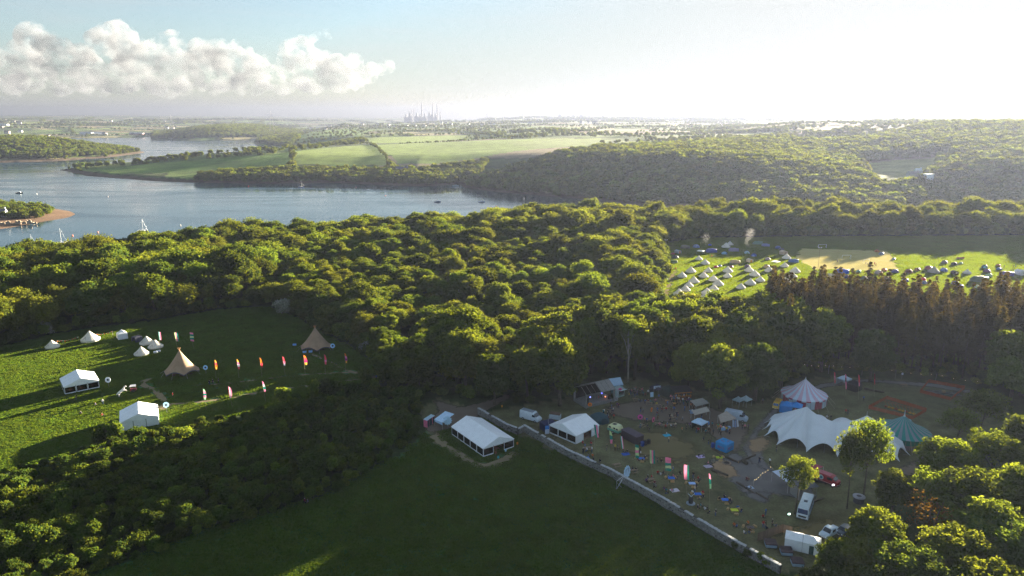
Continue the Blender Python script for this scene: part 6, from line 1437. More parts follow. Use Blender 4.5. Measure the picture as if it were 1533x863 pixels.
def bar():
    x, y = P(1010, 600); t = thing('timber_bar', 'orange timber bar with tiled roof and crowded counter', 'bar', (x, y), math.radians(10)); 
    MB().box(0, 5.0, 0, .6, 0, 1.1).build('counter', C('9a5a2c'), t); MB().box(-.1, 5.1, -.15, .7, 1.1, 1.18).build('counter_top', C('b8763c'), t)
    for x_ in (.1, 2.5, 4.9):
        for y_ in (.1, 3.0): MB().tube([(x_, y_, 0), (x_, y_, 2.7)], .07, 5).build('post', C('a8642c'), t)
    MB().slab([(-.3, -.4, 2.6), (5.3, -.4, 2.6), (5.3, 3.4, 3.1), (-.3, 3.4, 3.1)], .08).build('roof', C('3c3a3c'), t); MB().box(.1, 4.9, 3.0, 3.08, .1, 2.8).build('back_wall', C('5a3c28'), t); MB().box(-.1, 5.1, -.12, -.06, 2.15, 2.55).build('fascia', C('c07a34'), t)
    for k in range(6): MB().lathe([(.12, 1.18), (.12, 1.5), (.05, 1.6), (.05, 1.7)], 8, .5+k*.8, .3).build('bottle', C(['d8d8d8', 'c8a040', '30504c'][k % 3]), t)
bar()
def awning(pts, h, m, label, table=None, legs=True):
    q = [P3(a, b, hh_) for (a, b), hh_ in zip(pts, h)]; o = q[0].copy(); o.z = 0; t = thing('awning', label, 'awning', o[:], 0); N = 6; vs, fs = [], []
    for i in range(N+1):
        for j in range(N+1):
            u, v = i/N, j/N; p = (q[0]*(1-u)+q[1]*u)*(1-v)+(q[3]*(1-u)+q[2]*u)*v - o; vs.append((p.x, p.y, p.z-.5*math.sin(math.pi*u)*math.sin(math.pi*v)))
    for i in range(N):
        for j in range(N): a = i*(N+1)+j; fs.append((a, a+1, a+N+2, a+N+1))
    MB().add(vs, fs, True).build('canopy', m, t)
    for p in q: MB().tube([(p.x-o.x, p.y-o.y, 0), (p.x-o.x, p.y-o.y, p.z)], .03, 4).build('pole', ALU, t)
    return t
awning([(1075, 622), (1088, 615.6), (1103, 627), (1079, 633.5)], (2.2, 3.0, 2.4, 2.0), C('a89c90'), 'beige sail awning stretched from the silver van')
awning([(1033, 600), (1052, 596), (1062, 604), (1042, 609)], (2.4, 2.6, 2.4, 2.2), C('a8a49c'), 'rear pale sail awning among the food stalls'); awning([(1035, 615), (1058, 609), (1063, 616), (1040, 622)], (2.3, 2.5, 2.3, 2.1), C('b0a89c'), 'front pale sail awning among the food stalls')
awning([(1156, 706), (1188, 698), (1214, 716), (1180, 724)], (2.7, 3.4, 2.8, 2.5), C('b8c4d8'), 'white sail awning behind the small sunlit tree'); awning([(1203, 702), (1222, 695), (1233, 699), (1217, 706)], (2.6, 2.9, 2.7, 2.5), C('b05868'), 'faded red awning beside the red truck')
x, y = P(1196, 750); t = thing('timber_cabin', 'grey boarded cabin stage behind the old bus', 'cabin', (x, y), math.radians(12)); MB().box(0, 4.2, 0, 3.4, 0, .6).build('deck', GREYWOOD, t)
for k in range(10): MB().box(.02+k*.42, .40+k*.42, 3.3, 3.36, .6, 3.0).build('plank', GREYWOOD, t)
for k in range(4): MB().box(.0, .06, .1+k*.82, .86+k*.82, .6, 2.6).build('plank', GREYWOOD, t)
MB().slab([(-.2, -.2, 2.9), (4.4, -.2, 2.9), (4.4, 3.6, 3.2), (-.2, 3.6, 3.2)], .06).build('roof', C('50545c'), t); MB().tube([(4.1, .1, 0), (4.1, .1, 2.95)], .06, 4).build('post', GREYWOOD, t); MB().tube([(.1, .1, 0), (.1, .1, 2.95)], .06, 4).build('post', GREYWOOD, t)
x, y = P(1215, 722); t = thing('stage_ramp', 'black low staging beside the red truck', 'staging', (x, y), math.radians(-24)); MB().rbox(0, 5.5, 0, 1.6, .25, .45, .02, 1).build('deck', BLACK, t)
for k in range(3): MB().box(.3+k*2.4, .5+k*2.4, .1, 1.5, 0, .25).build('trestle', BLACK, t)
def floodlight(px, py, colr, label):
    x, y = P(px, py); t = thing('floodlight', label, 'lamp', (x, y), 0, 'lit floodlights'); MB().tube([(0, .1, 0), (0, .1, 1.0)], .03, 4).build('stand', BLACK, t); MB().rbox(-.3, .3, -.05, .15, .9, 1.35, .03, 1).build('housing', BLACK, t); MB().rbox(-.24, .24, -.09, -.05, .95, 1.3, .01, 1).build('lens', mat('lit_lens_' + label[:5], colr, .5, emit=colr, estr=.6), t)
floodlight(1246.5, 733, (1.0, .85, 1.0), 'violet white floodlight shining beside the red truck'); floodlight(1180.5, 777, (.55, 1.0, .75), 'greenish floodlight shining on the lawn left of the old bus')

# tables and stalls under the awnings
def stall_table(px, py, rz, L, m, label, goods=()):
    x, y = P(px, py); t = thing('stall_table', label, 'table', (x, y), rz, 'market stall tables'); MB().rbox(0, L, 0, .8, .72, .78, .01, 1).build('top', m, t); MB().box(0, L, -.02, .0, .05, .74).build('cloth_front', m, t)
    for x_ in (.05, L-.05):
        for y_ in (.1, .75): MB().tube([(x_, y_, 0), (x_, y_, .72)], .03, 4).build('leg', ALU, t)
    for i, c in enumerate(goods): MB().rbox(.2+i*.5, .55+i*.5, .2, .6, .78, .98, .03, 1).build('goods', C(c), t)
stall_table(1079.5, 645.5, .25, 2.8, C('9cc0e4'), 'pale blue clothed stall table under the beige awning', ('d8a040', 'f0f0f0', 'c05040', '6080c0')); stall_table(1074, 642, .2, 1.2, C('b88a40'), 'ochre table left of the pale blue clothed one', ('40a080',)); stall_table(1049, 637, .1, 2.4, C('4c84c0'), 'blue clothed table in the white roofed gazebo', ('f0f0f0', '90c0d0'))
stall_table(1033, 620, .2, 3.0, C('88a8cc'), 'pale table under the front sail awning', ('8090a0', 'd0d0d0', '506080')); stall_table(1044, 606, .15, 3.0, C('2880b0'), 'bright blue clothed table among the food stalls', ('40a0d0', 'f0f0f0'))
for i, (p, c) in enumerate([((1098, 640), 'b4c4dc'), ((1101.5, 640.5), '8c9cc0'), ((1105, 639.5), 'e0e4ec')]):
    x, y = P(*p); t = thing('display_board', ['pale blue display board leaning at the stall', 'mauve display board in the middle of the leaning three', 'white surfboard-like board leaning at the stall end'][i], 'board', (x, y), .2+.2*i, 'boards leaning at the stall'); MB().slab([(-.28, 0, .02), (.28, 0, .02), (.24, .35, 1.9), (-.24, .35, 1.9)], .05).build('board', C(c), t); MB().box(-.05, .05, .3, .9, .0, .05).build('foot', GREYWOOD, t)

# picnic tables
def picnic_parts():
    t = MB(); 
    for k in range(4): t.box(-.9, .9, -.37+k*.19, -.20+k*.19, .72, .76)
    top = t.mesh('picnic_top', WOOD); b1 = MB().box(-.9, .9, -.88, -.62, .42, .46).mesh('picnic_bench', WOOD); b2 = MB().box(-.9, .9, .62, .88, .42, .46).mesh('picnic_bench2', WOOD)
    lg = MB()
    for x_ in (-.65, .65): lg.tube([(x_, -.85, 0), (x_, -.25, .72)], .045, 4); lg.tube([(x_, .85, 0), (x_, .25, .72)], .045, 4); lg.tube([(x_, -.85, .40), (x_, .85, .40)], .04, 4)
    return (('top', top), ('bench', b1), ('bench', b2), ('leg_frame', lg.mesh('picnic_legs', WOOD)))
PIC = picnic_parts()
def picnic(px, py, rz, label, s=1.0):
    x, y = P(px, py); t = thing('picnic_table', label, 'picnic table', (x, y), rz, 'timber picnic tables', s)
    for nm, me in PIC: link(nm, me, t)
for a in [(923.5, 699, .35, 'empty picnic table on the lawn by the wall'), (949, 708, .35, 'picnic table beside the large toothed sign'), (973.5, 722, .45, 'picnic table in the lawn below the pink flags'), (879, 674, .3, 'picnic table at the marquee doorway'), (986, 637.5, -.1, 'left picnic table of the bench row'), (996, 640, 0, 'middle picnic table of the bench row'), (1006.5, 639, .1, 'right picnic table of the bench row'),
          (1007, 629, .4, 'picnic table above the bench row by the rope'), (985, 610, -.3, 'picnic table near the bar, left of the wooden barrels'), (995, 614, -.2, 'picnic table near the bar, below the wooden barrels'), (972, 606, -.3, 'picnic table below the menu board'), (961, 640, .8, 'picnic table behind the dark container'), (1353, 579, 0, 'picnic bench on the grass above the mesh pens'), (952, 601, 0, 'picnic table near the kiosk')]: picnic(*a)
# cable-drum and straw-bale seats round low tables with coloured cloths
def bale_ring(px, py, col, label, n=3, rz=0.0):
    x, y = P(px, py); t = thing('low_table', label, 'table', (x, y), rz, 'low tables with coloured cloths'); MB().rbox(-.75, .75, -.5, .5, .32, .42, .03, 1).build('cloth_top', C(col), t); MB().box(-.7, .7, -.45, .45, .02, .31).build('base', STRAW, t)
    for k in range(n):
        a = rz+2*math.pi*k/n+.5; b = thing('straw_bale', 'straw bale seat by the ' + label, 'straw bale', (x+1.35*math.cos(a), y+1.35*math.sin(a)), a+1.57, 'straw bale seats on the lawn'); MB().rbox(-.45, .45, -.22, .22, 0, .38, .05, 1).build('bale', STRAW, b)
        for s in (-.2, .2): MB().box(s-.01, s+.01, -.225, .225, -.0, .385).build('twine', C('c86a3a'), b)
for a in [(960, 688.5, '2c6cc8', 'blue table beside the banded flag'), (1005, 718, '2c6cc8', 'blue table under the pink topped flag'), (1036, 726, '9cc0f0', 'pale blue table under the broad pink flag'), (1044.5, 742, '2c6cc8', 'blue table beside the antler sculpture'), (1085.5, 750.5, '2c74d8', 'blue table in the open lawn'), (1099.4, 766, 'c8d030', 'yellow table near the wall'), (1123, 792, '5a5654', 'grey table in the wall corner by the fence'), (1076.5, 687, 'b8c828', 'lime table by the fire pit')]: bale_ring(*a)
def blanket(px, py, col, label, rz=.3, sx=1.9, sy=1.4):
    x, y = P(px, py); t = thing('picnic_blanket', label, 'blanket', (x, y), rz, 'picnic blankets'); n = 8; vs, fs = [], []
    for i in range(n+1):
        for j in range(n+1): vs.append((-sx/2+sx*i/n, -sy/2+sy*j/n, .10+.03*math.sin(i*1.3+j*.7)))
    for i in range(n):
        for j in range(n): a = i*(n+1)+j; fs.append((a, a+1, a+n+2, a+n+1))
    MB().add(vs, fs, True).build('cloth', C(col), t)
for a in [(936.6, 680.5, '2458b4', 'blue blanket below the furled flag'), (998.5, 652.5, '28a8c8', 'turquoise blanket alone behind the lawn'), (1048.7, 684.5, 'c8b4e0', 'lilac blanket left of the lime table'), (877, 687, '3080c8', 'bright blue blanket near the wall below the marquee'), (1010, 735, 'c0c0cc', 'grey blanket beside the pink cushion'), (1121.5, 731, 'a8b8d0', 'pale blanket at the edge of the stone yard'), (1060, 699, 'b0a4b8', 'mauve blanket left of the fire pit')]: blanket(*a)
# fire pit, logs, antler sculpture
x, y = P(1087.6, 694); t = thing('fire_pit', 'ring of stones round a fire pit on the wood chips', 'fire pit', (x, y))
for k in range(12): a = 2*math.pi*k/12; MB().rbox(.9*math.cos(a)-.18, .9*math.cos(a)+.18, .9*math.sin(a)-.18, .9*math.sin(a)+.18, 0, .3, .08, 1).build('stone', C('8a7a6a'), t)
MB().lathe([(0, .12), (.7, .06)], 12).build('ash', C('3a3430'), t)
def log(a, b, r, label, m=None, grp='logs lying about'):
    pa, pb = P3(*a, r), P3(*b, r); t = thing('log', label, 'log', (pa.x, pa.y, 0), 0, grp); d = pb-pa; mid = d*.5+Vector((.05, .08, r*1.1)); MB().tube([(0, 0, r), (d.x*.33, d.y*.33, r*1.15), (d.x*.66, d.y*.66, r*.95), (d.x, d.y, r)], [r, r*1.08, r*.9, r*.8], 9).build('bark', m or BARK, t); MB().disc((0, 0, r), (-d.x, -d.y, 0), r*.9, .04, 10).build('cut_end', C('b08a5a'), t)
for a in [((1066, 703), (1090, 712), .28, 'broken log below the fire pit'), ((1066, 672), (1084, 681), .25, 'dark log left of the cyan gazebo'), ((1086, 684), (1105, 692), .28, 'thick dark log edging the stone yard'), ((1105, 692), (1131, 681), .25, 'long dark log pointing away across the stone yard'), ((1113, 690), (1118, 694), .5, 'tree stump at the yard edge'), ((1130, 840), (1142, 846.5), .12, 'upper of two poles lying in the dark field'), ((1133, 839), (1147, 845), .12, 'lower of two poles lying in the dark field'), ((1103, 722), (1128, 738), .22, 'log kerb between lawn and stone yard'), ((1132, 738), (1150, 748), .22, 'log kerb nearer the small sunlit tree'), ((1212, 754), (1232, 746), .2, 'log kerb right of the old bus'), ((1294, 582), (1308, 585), .35, 'pale fallen trunk at the foot of the spruces'), ((1309, 585.5), (1324, 587.5), .32, 'pale fallen trunk continuing the first one')]: log(*a)
x, y = P(1034, 754); t = thing('antler_sculpture', 'black barrel with white antlers on a round base by the wall', 'sculpture', (x, y)); MB().lathe([(.95, 0), (.95, .12), (0, .14)], 20).build('base', C('8c98a4'), t); MB().lathe([(.45, .13), (.52, .6), (.45, 1.5), (0, 1.55)], 14).build('barrel', BLACK, t)
for s in (-1, 1): MB().tube([(0, 0, 1.5), (s*.25, 0, 1.9), (s*.65, 0, 2.2), (s*.7, .05, 2.5)], [.08, .07, .05, .02], 5).build('antler', C('c8d0d4'), t)
x, y = P(1285, 752); t = thing('round_oven', 'round drum with a pale ringed lid under the slender trees', 'drum', (x, y)); MB().lathe([(1.05, 0), (1.0, 1.25)], 20).build('drum', C('44444c'), t); MB().lathe([(1.25, 1.25), (1.25, 1.42), (.5, 1.46)], 22).build('rim', C('9a9aa4'), t); MB().lathe([(.5, 1.44), (.0, 1.40)], 16).build('lid', C('5a5458'), t)
# hot tubs
for i, p in enumerate([(1155, 820), (1178.5, 831.5), (1195, 848)]):
    x, y = P(*p); t = thing('hot_tub', ['hot tub nearest the wooden fence', 'middle hot tub of the three', 'hot tub half hidden by the near trees'][i], 'hot tub', (x, y+.6), math.radians(-8), 'covered hot tubs'); MB().rbox(-1.05, 1.05, -1.0, 1.0, 0, .72, .25, 3).build('tub', C('8ea6bc', .4), t); MB().rbox(-1.12, 1.12, -1.06, 1.06, .70, .92, .10, 2).build('cover', C('4a3c3e'), t); MB().box(-1.0, 1.0, -.02, .02, .92, .935).build('cover_fold', BLACK, t)
# plank fence
t0 = Vector(P(1133.5, 811)); t = thing('plank_fence', 'brown plank fence screening the hot tubs', 'fence', (t0.x, t0.y)); pts = [Vector((0, 0)), Vector(P(1171, 797.5))-t0, Vector(P(1185.5, 801.5))-t0]
PLK = MB().rbox(-.07, .07, -.012, .012, 0, 1.8, .006, 1).mesh('fence_plank', mat('fence_wood', (.22, .15, .10), .85, var=.25, scale=4, objvar=.15))
for i in range(2):
    d = pts[i+1]-pts[i]; n_ = int(d.length/.15); an = math.atan2(d.y, d.x)
    for k in range(n_): o = link('plank', PLK, t); q = pts[i]+d*((k+.5)/n_); o.location = (q.x, q.y, .05); o.rotation_euler.z = an; o.scale.z = 1+.02*math.sin(k*2.2)
    for z_ in (.4, 1.4): MB().tube([(pts[i].x, pts[i].y+.05, z_), (pts[i+1].x, pts[i+1].y+.05, z_)], .03, 4).build('rail', WOOD, t)
# orange mesh pens
def mesh_mat():
    m = bpy.data.materials.new('orange_netting'); m.use_nodes = True; n, l = m.node_tree.nodes, m.node_tree.links; n.clear(); out = n.new('ShaderNodeOutputMaterial'); d = n.new('ShaderNodeBsdfDiffuse'); d.inputs[0].default_value = (.55, .085, .03, 1); tt = n.new('ShaderNodeBsdfTranslucent'); tt.inputs[0].default_value = (.55, .10, .03, 1); a = n.new('ShaderNodeMixShader'); a.inputs[0].default_value = .4; tr = n.new('ShaderNodeBsdfTransparent'); mx = n.new('ShaderNodeMixShader'); mx.inputs[0].default_value = .62
    l.new(d.outputs[0], a.inputs[1]); l.new(tt.outputs[0], a.inputs[2]); l.new(tr.outputs[0], mx.inputs[1]); l.new(a.outputs[0], mx.inputs[2]); l.new(mx.outputs[0], out.inputs[0]); return m
NET = mesh_mat()
def pen(px, label):
    q = [Vector(P(*p)) for p in px]; o = q[0]; t = thing('mesh_fence', label, 'fence', (o.x, o.y), 0, 'orange netting pens')
    for i in range(len(q)):
        a, b = q[i]-o, q[(i+1) % len(q)]-o; n_ = max(1, int((b-a).length/2.2))
        for k in range(n_):
            p, r = a+(b-a)*k/n_, a+(b-a)*(k+1)/n_; MB().tube([(p.x, p.y, 0), (p.x, p.y, 1.25)], .03, 4).build('post', C('8a6a4a'), t); K = 5; bb = MB()
            for j in range(K):
                u, v = p+(r-p)*j/K, p+(r-p)*(j+1)/K; s0, s1 = .10*math.sin(math.pi*j/K), .10*math.sin(math.pi*(j+1)/K); bb.quad((u.x, u.y, .05), (v.x, v.y, .05), (v.x, v.y, 1.12-s1), (u.x, u.y, 1.12-s0))
            bb.build('netting', NET, t)
pen([(1300, 612.5), (1327, 598), (1386.5, 616.5), (1366, 628.5)], 'orange netting pen full of straw racks behind the teal big top'); pen([(1377, 588.5), (1390, 573), (1444, 583), (1423, 600)], 'orange netting pen round black sheeting near the spruces')
rg = random.Random(4)
for k in range(9):
    u = (k+.8)/10; a, b = Vector(P(1320, 607)), Vector(P(1372, 621)); p = a+(b-a)*u; t = thing('straw_rack', 'timber and straw A-frame in the row inside the orange pen', 'rack', (p.x, p.y), .2, 'straw racks in the orange pen')
    for s in (-1, 1): MB().tube([(s*.1, -1.2, 0), (s*.1, .2, 1.5)], .05, 4).build('leg', C('8a6030'), t)
    MB().tube([(-.8, .2, 1.45), (.8, .2, 1.45)], .06, 5).build('bar', C('8a4030'), t); MB().rbox(-.35, .35, -.9, -.3, 0, .35, .08, 1).build('sheaf', C('c8901c' if k % 3 else '8a2c24'), t)
x, y = P(1412, 590); t = thing('tarpaulin', 'crumpled black sheeting inside the far orange pen', 'tarpaulin', (x, y), -.2); vs, fs = [], []; n = 14
for i in range(n+1):
    for j in range(n+1): vs.append((-4.5+9*i/n, -1.6+3.4*j/n, .12+.35*max(0, math.sin(i*1.1)*math.cos(j*.9))+.2*max(0, math.sin(i*.5+j*.4))))
for i in range(n):
    for j in range(n): a = i*(n+1)+j; fs.append((a, a+1, a+n+2, a+n+1))
MB().add(vs, fs, True).build('sheet', mat('black_sheeting', (.02, .02, .025), .35, spec=.5), t); MB().rbox(-.4, .5, -.3, .3, .5, 1.0, .08, 1).build('sandbag', C('b8a080'), t)
# posts, poles and goals in the camp
def post(px, py, ptop, label, cat='pole', arm=False, m=None, r=.09):
    x, y = P(px, py); dx, dy, dz = ray(px, ptop); z = CAM_H+dz*(y/dy); t = thing('pole' if not arm else 'floodlight_pole', label, cat, (x, y), 0, 'poles in the camping field'); MB().tube([(0, 0, 0), (0, 0, z)], [r, r*.7], 7).build('shaft', m or C('6a4430'), t)
    if arm: MB().box(-.9, .9, -.08, .08, z-.25, z-.1).build('crossarm', ALU, t); MB().rbox(-.95, -.4, -.2, .2, z-.1, z+.25, .05, 1).build('lamp_head', ALU, t); MB().rbox(.4, .95, -.2, .2, z-.1, z+.25, .05, 1).build('lamp_head', ALU, t)
    else: MB().lathe([(r*1.6, 0), (r*1.6, .3), (r, .5)], 8).build('collar', C('b04030'), t)
post(1224.5, 403, 371, 'tall rusty floodlight pole at the pitch corner', arm=True); post(996.5, 374, 359.5, 'pale lamp post at the far left corner of the camp', arm=True, m=C('a8a8a8')); post(1495.5, 424, 398, 'dark slender pole among the right-hand tents', r=.07); post(1410, 385, 0 and 0 or 381, 'short post on the open grass', r=.06)
def goal(px, py, w, label):
    x, y = P(px, py); t = thing('goal_frame', label, 'goal', (x, y), .05, 'goals on the pitch')
    for s in (-w/2, w/2): MB().tube([(s, 0, 0), (s, 0, 2.4)], .08, 6).build('goalpost', C('e0e0e0'), t); MB().tube([(s, 0, 2.4), (s, 1.6, 0)], .04, 4).build('stay', C('e0e0e0'), t)
    MB().tube([(-w/2, 0, 2.4), (w/2, 0, 2.4)], .08, 6).build('crossbar', C('e0e0e0'), t)
goal(1267, 388.5, 5, 'white goal in the middle of the pitch'); goal(1231, 372, 5, 'white goal at the shaded end of the pitch'); goal(1297, 395, 3, 'small goal frame on the sunny pitch')
for i, (px, py, c, lab) in enumerate([(1065.5, 384.5, 'f07020', 'orange bucket beside the white flat awning'), (1011.5, 403, 'f06030', 'orange cone near the pink trailer'), (1432, 388, 'b05c78', 'pink windbreak on the open grass')]):
    x, y = P(px, py); t = thing(('bucket', 'traffic_cone', 'windbreak')[i], lab, ('bucket', 'cone', 'windbreak')[i], (x, y))
    if i == 2:
        for k in range(5): MB().quad((k*.9, .1*(k % 2), 0), ((k+1)*.9-.05, .1*((k+1) % 2), 0), ((k+1)*.9-.05, .1*((k+1) % 2), 1.0), (k*.9, .1*(k % 2), 1.0)).build('panel', C(c), t); MB().tube([(k*.9, .1*(k % 2), 0), (k*.9, .1*(k % 2), 1.2)], .03, 4).build('stick', WOOD, t)
    else: MB().lathe([(.35, 0), (.30, .7), (.1, .75) if i else (.34, .75)], 12).build('body', C(c), t); MB().lathe([(.42, 0), (.42, .06)] if i else [(.36, .70), (.38, .76)], 12).build('rim', C(c), t)
# tipi field odds and ends: rearing horse, cart, boxes, beanbags
def horse():
    x, y = P(181, 594); t = thing('horse_statue', 'white rearing horse statue between the two marquees', 'statue', (x, y), .4)
    me = bpy.data.meshes.new('horse_body'); V = [(0, 0, 1.45), (.5, 0, 1.85), (.95, 0, 2.3), (1.15, 0, 2.85), (1.45, 0, 3.0), (1.8, 0, 2.8), (-.45, 0, 1.15), (-.55, .2, .75), (-.3, .22, .45), (-.5, .22, .05), (-.55, -.2, .75), (-.3, -.22, .45), (-.5, -.22, .05), (.95, .2, 1.75), (1.4, .22, 1.85), (1.45, .22, 1.45), (.95, -.2, 1.75), (1.5, -.22, 2.0), (1.65, -.22, 1.6), (-.8, 0, 1.2), (-1.05, 0, .6)]
    Ed = [(0, 1), (1, 2), (2, 3), (3, 4), (4, 5), (0, 6), (6, 7), (7, 8), (8, 9), (6, 10), (10, 11), (11, 12), (1, 13), (13, 14), (14, 15), (1, 16), (16, 17), (17, 18), (6, 19), (19, 20)]
    Rr = [.40, .38, .28, .22, .20, .11, .38, .20, .12, .09, .20, .12, .09, .16, .10, .08, .16, .10, .08, .08, .10]
    me.from_pydata(V, Ed, []); o = link('body', me, t); md = o.modifiers.new('skin', 'SKIN'); o.modifiers.new('sub', 'SUBSURF').levels = 1
    for i, r in enumerate(Rr): me.skin_vertices[0].data[i].radius = (r, r)
    me.skin_vertices[0].data[0].use_root = True
    dg = bpy.context.evaluated_depsgraph_get(); nm = bpy.data.meshes.new_from_object(o.evaluated_get(dg)); o.modifiers.clear(); o.data = nm; nm.materials.append(C('e4e0d8')); MB().rbox(-1.0, .5, -.6, .6, 0, .12, .03, 1).build('plinth', C('44484c'), t)
horse()
x, y = P(200, 587); t = thing('hand_cart', 'dark red hand cart with a white awning behind the horse statue', 'cart', (x, y), .3); MB().rbox(-.8, .8, -.5, .5, .5, 1.1, .04, 1).build('body', C('6c2430'), t); MB().slab([(-.9, -.6, 1.9), (.9, -.6, 1.9), (.7, .6, 2.1), (-.7, .6, 2.1)], .05).build('canopy', C('d8d8d8'), t)
for x_ in (-.7, .7): MB().tube([(x_, 0, 1.0), (x_, 0, 1.95)], .04, 4).build('pole', WOOD, t)
for y_ in (-.55, .55): w = MB().disc((0, y_, .5), (0, 1, 0), .5, .08, 16).build('wheel', TYRE, t)
for i, (px, py, c) in enumerate([(233, 529, 'c4ccd4'), (237.5, 527.5, 'b8c0c8'), (441, 518, '7cb4e4'), (456, 529, '8cc0f0'), (465, 528, '9cccf4')]):
    x, y = P(px, py); t = thing('storage_box', ['white box in front of the bell tents', 'white box right of the other one before the bell tents', 'blue box left of the lone tipi', 'left pale blue table in front of the lone tipi', 'right pale blue table in front of the lone tipi'][i], 'box', (x, y), .2); MB().rbox(-.6, .6, -.4, .4, 0, .6, .05, 1).build('body', C(c), t); MB().rbox(-.64, .64, -.44, .44, .6, .68, .03, 1).build('lid', C(c), t)
# bunting lines
def bunting(a, b, label, sag=.5, za=1.9, zb=1.9, cols=('f07030', 'e8c040', 'd84c4c', '58a070')):
    pa, pb = P3(*a), P3(*b); d = pb-pa; t = thing('bunting', label, 'bunting', pa[:], math.atan2(d.y, d.x), 'bunting lines'); L = d.length; n = int(L/.55); z = lambda u: za+(zb-za)*u-sag*4*u*(1-u)
    MB().tube([(L*k/12, 0, z(k/12)) for k in range(13)], .012, 3).build('cord', C('e0dccc'), t)
    for k in range(n): u = (k+.5)/n; x_ = L*u; MB().add([(x_-.18, 0, z(u)), (x_+.18, 0, z(u)), (x_, .02, z(u)-.42)], [(0, 1, 2)]).build('pennant', C(cols[k % len(cols)]), t)
    for e, zz in ((0, za), (L, zb)): MB().tube([(e, 0, 0), (e, 0, zz)], .03, 4).build('pole', GREYWOOD, t)
bunting((86, 518), (118, 512), 'bunting between the small and the large bell tent'); bunting((145, 507.5), (169, 503), 'bunting between the large bell tent and the white gazebo')
# festoon lights along the spruces and the rope on the lawn
def festoon(pts, z, label):
    t = thing('string_lights', label, 'string lights', (*P(*pts[0]), 0), 0, 'strings of lamps'); o = Vector(P(*pts[0])); glow = mat('warm_bulb', (1, .8, .4), .5, emit=(1.0, .75, .35), estr=.22)
    for i in range(len(pts)-1):
        a, b = Vector(P(*pts[i]))-o, Vector(P(*pts[i+1]))-o; N = 8; cur = [(a.x+(b.x-a.x)*k/N, a.y+(b.y-a.y)*k/N, z-.5*math.sin(math.pi*k/N)) for k in range(N+1)]
        MB().tube(cur, .015, 3).build('cable', BLACK, t); MB().tube([(a.x, a.y, 0), (a.x, a.y, z)], .05, 4).build('post', GREYWOOD, t)
        for c in cur[1:-1:2]: MB().lathe([(.02, c[2]), (.08, c[2]-.07), (.02, c[2]-.16)], 6, c[0], c[1]).build('bulb', glow, t)
festoon([(1198, 558), (1240, 560), (1290, 562), (1340, 568), (1400, 574), (1470, 586)], 3.0, 'string of warm bulbs along the foot of the spruces'); festoon([(1128, 728), (1139, 718), (1155, 706)], 1.6, 'string of bulbs from the log kerb to the white sail awning')
# wooden barrels / crates by the bar, odd boards
for i, (px, py) in enumerate([(998, 605), (1009.5, 609), (1024, 603), (1036, 606)]):
    x, y = P(px, py); t = thing('cable_drum_table', ['left wooden barrel table in front of the bar', 'second wooden barrel table from the left', 'third wooden barrel table in front of the bar', 'rightmost wooden barrel table by the bar'][i], 'table', (x, y), 0, 'wooden barrel tables'); MB().lathe([(.30, 0), (.40, .5), (.30, 1.0)], 12).build('barrel', C('6a4a30'), t); MB().lathe([(0, 1.03), (.5, 1.03), (.5, 1.0)], 14).build('top', C('c09058'), t)
x, y = P(819, 650); t = thing('banner_stand', 'upright blue and white banner stand at the marquee corner', 'banner', (x, y), .3); MB().box(-.55, .55, -.02, .02, .1, 1.3).build('banner', C('d0dcf0'), t); MB().box(-.55, .55, -.02, .02, 1.31, 2.3).build('banner_top', C('4c8cd8'), t); MB().rbox(-.6, .6, -.15, .15, 0, .1, .02, 1).build('base', ALU, t); MB().tube([(.3, .05, 0), (.3, .05, 5.0)], .03, 4).build('mast', ALU, t)
x, y = P(897, 630); t = thing('dome_shelter', 'dark teal domed shelter behind the marquee', 'tent', (x, y), .5); o = link('flysheet', DOME, t); set_mat(o, C('2a4a54')); o.scale = (1.9, 1.9, 1.6); o = link('door', DOME_DOOR, t); set_mat(o, C('20383f')); o.scale = (1.9, 1.9, 1.6)
for i, (px, py, c) in enumerate([(774.5, 669, 'd89030'), (746, 690, '30a0a0'), (757, 679.5, 'b8d8e8'), (742, 683, '8a5a3a'), (751.5, 613, 'c88a30')]):
    x, y = P(px, py); t = thing('garden_sign', ['small ochre sign at the right corner of the long marquee', 'small teal and yellow toy windmill on the worn turf', 'small pale board by the long marquee doorway', 'brown notice post at the long marquee doorway', 'small yellow sign on a post at the wood edge'][i], 'sign', (x, y), .2); MB().tube([(0, 0, 0), (0, 0, .9)], .03, 4).build('post', WOOD, t); MB().rbox(-.22, .22, -.04, .0, .6, 1.25, .02, 1).build('board', C(c), t)
# ------------------------------------------------------------------ boats
def zwat(px, py): x, y = P(px, py, WATER_Z); return (x, y, WATER_Z)
def hull(L, B, H, m, t, nm='hull'):
    secs = [(-.5, .72, .9), (-.25, .95, 1.0), (.1, 1.0, 1.0), (.35, .66, 1.08), (.5, .04, 1.2)]; vs, fs = [], []
    for u, w, h in secs:
        for a, z in ((-1, h), (-.85, .35), (0, -.25), (.85, .35), (1, h)): vs.append((L*u, B/2*w*a, H*z))
    for i in range(len(secs)-1):
        for k in range(4): fs.append((i*5+k, i*5+k+1, i*5+k+6, i*5+k+5))
    fs += [(0, 1, 2, 3, 4)]; MB().add(vs, fs).build(nm, m, t)
    dk = []
    for u, w, h in secs: dk += [(L*u, -B/2*w*.96, H*h-.06), (L*u, B/2*w*.96, H*h-.06)]
    MB().add(dk, [(i*2, i*2+1, i*2+3, i*2+2) for i in range(len(secs)-1)]).build('deck', C('d8d4c8'), t)
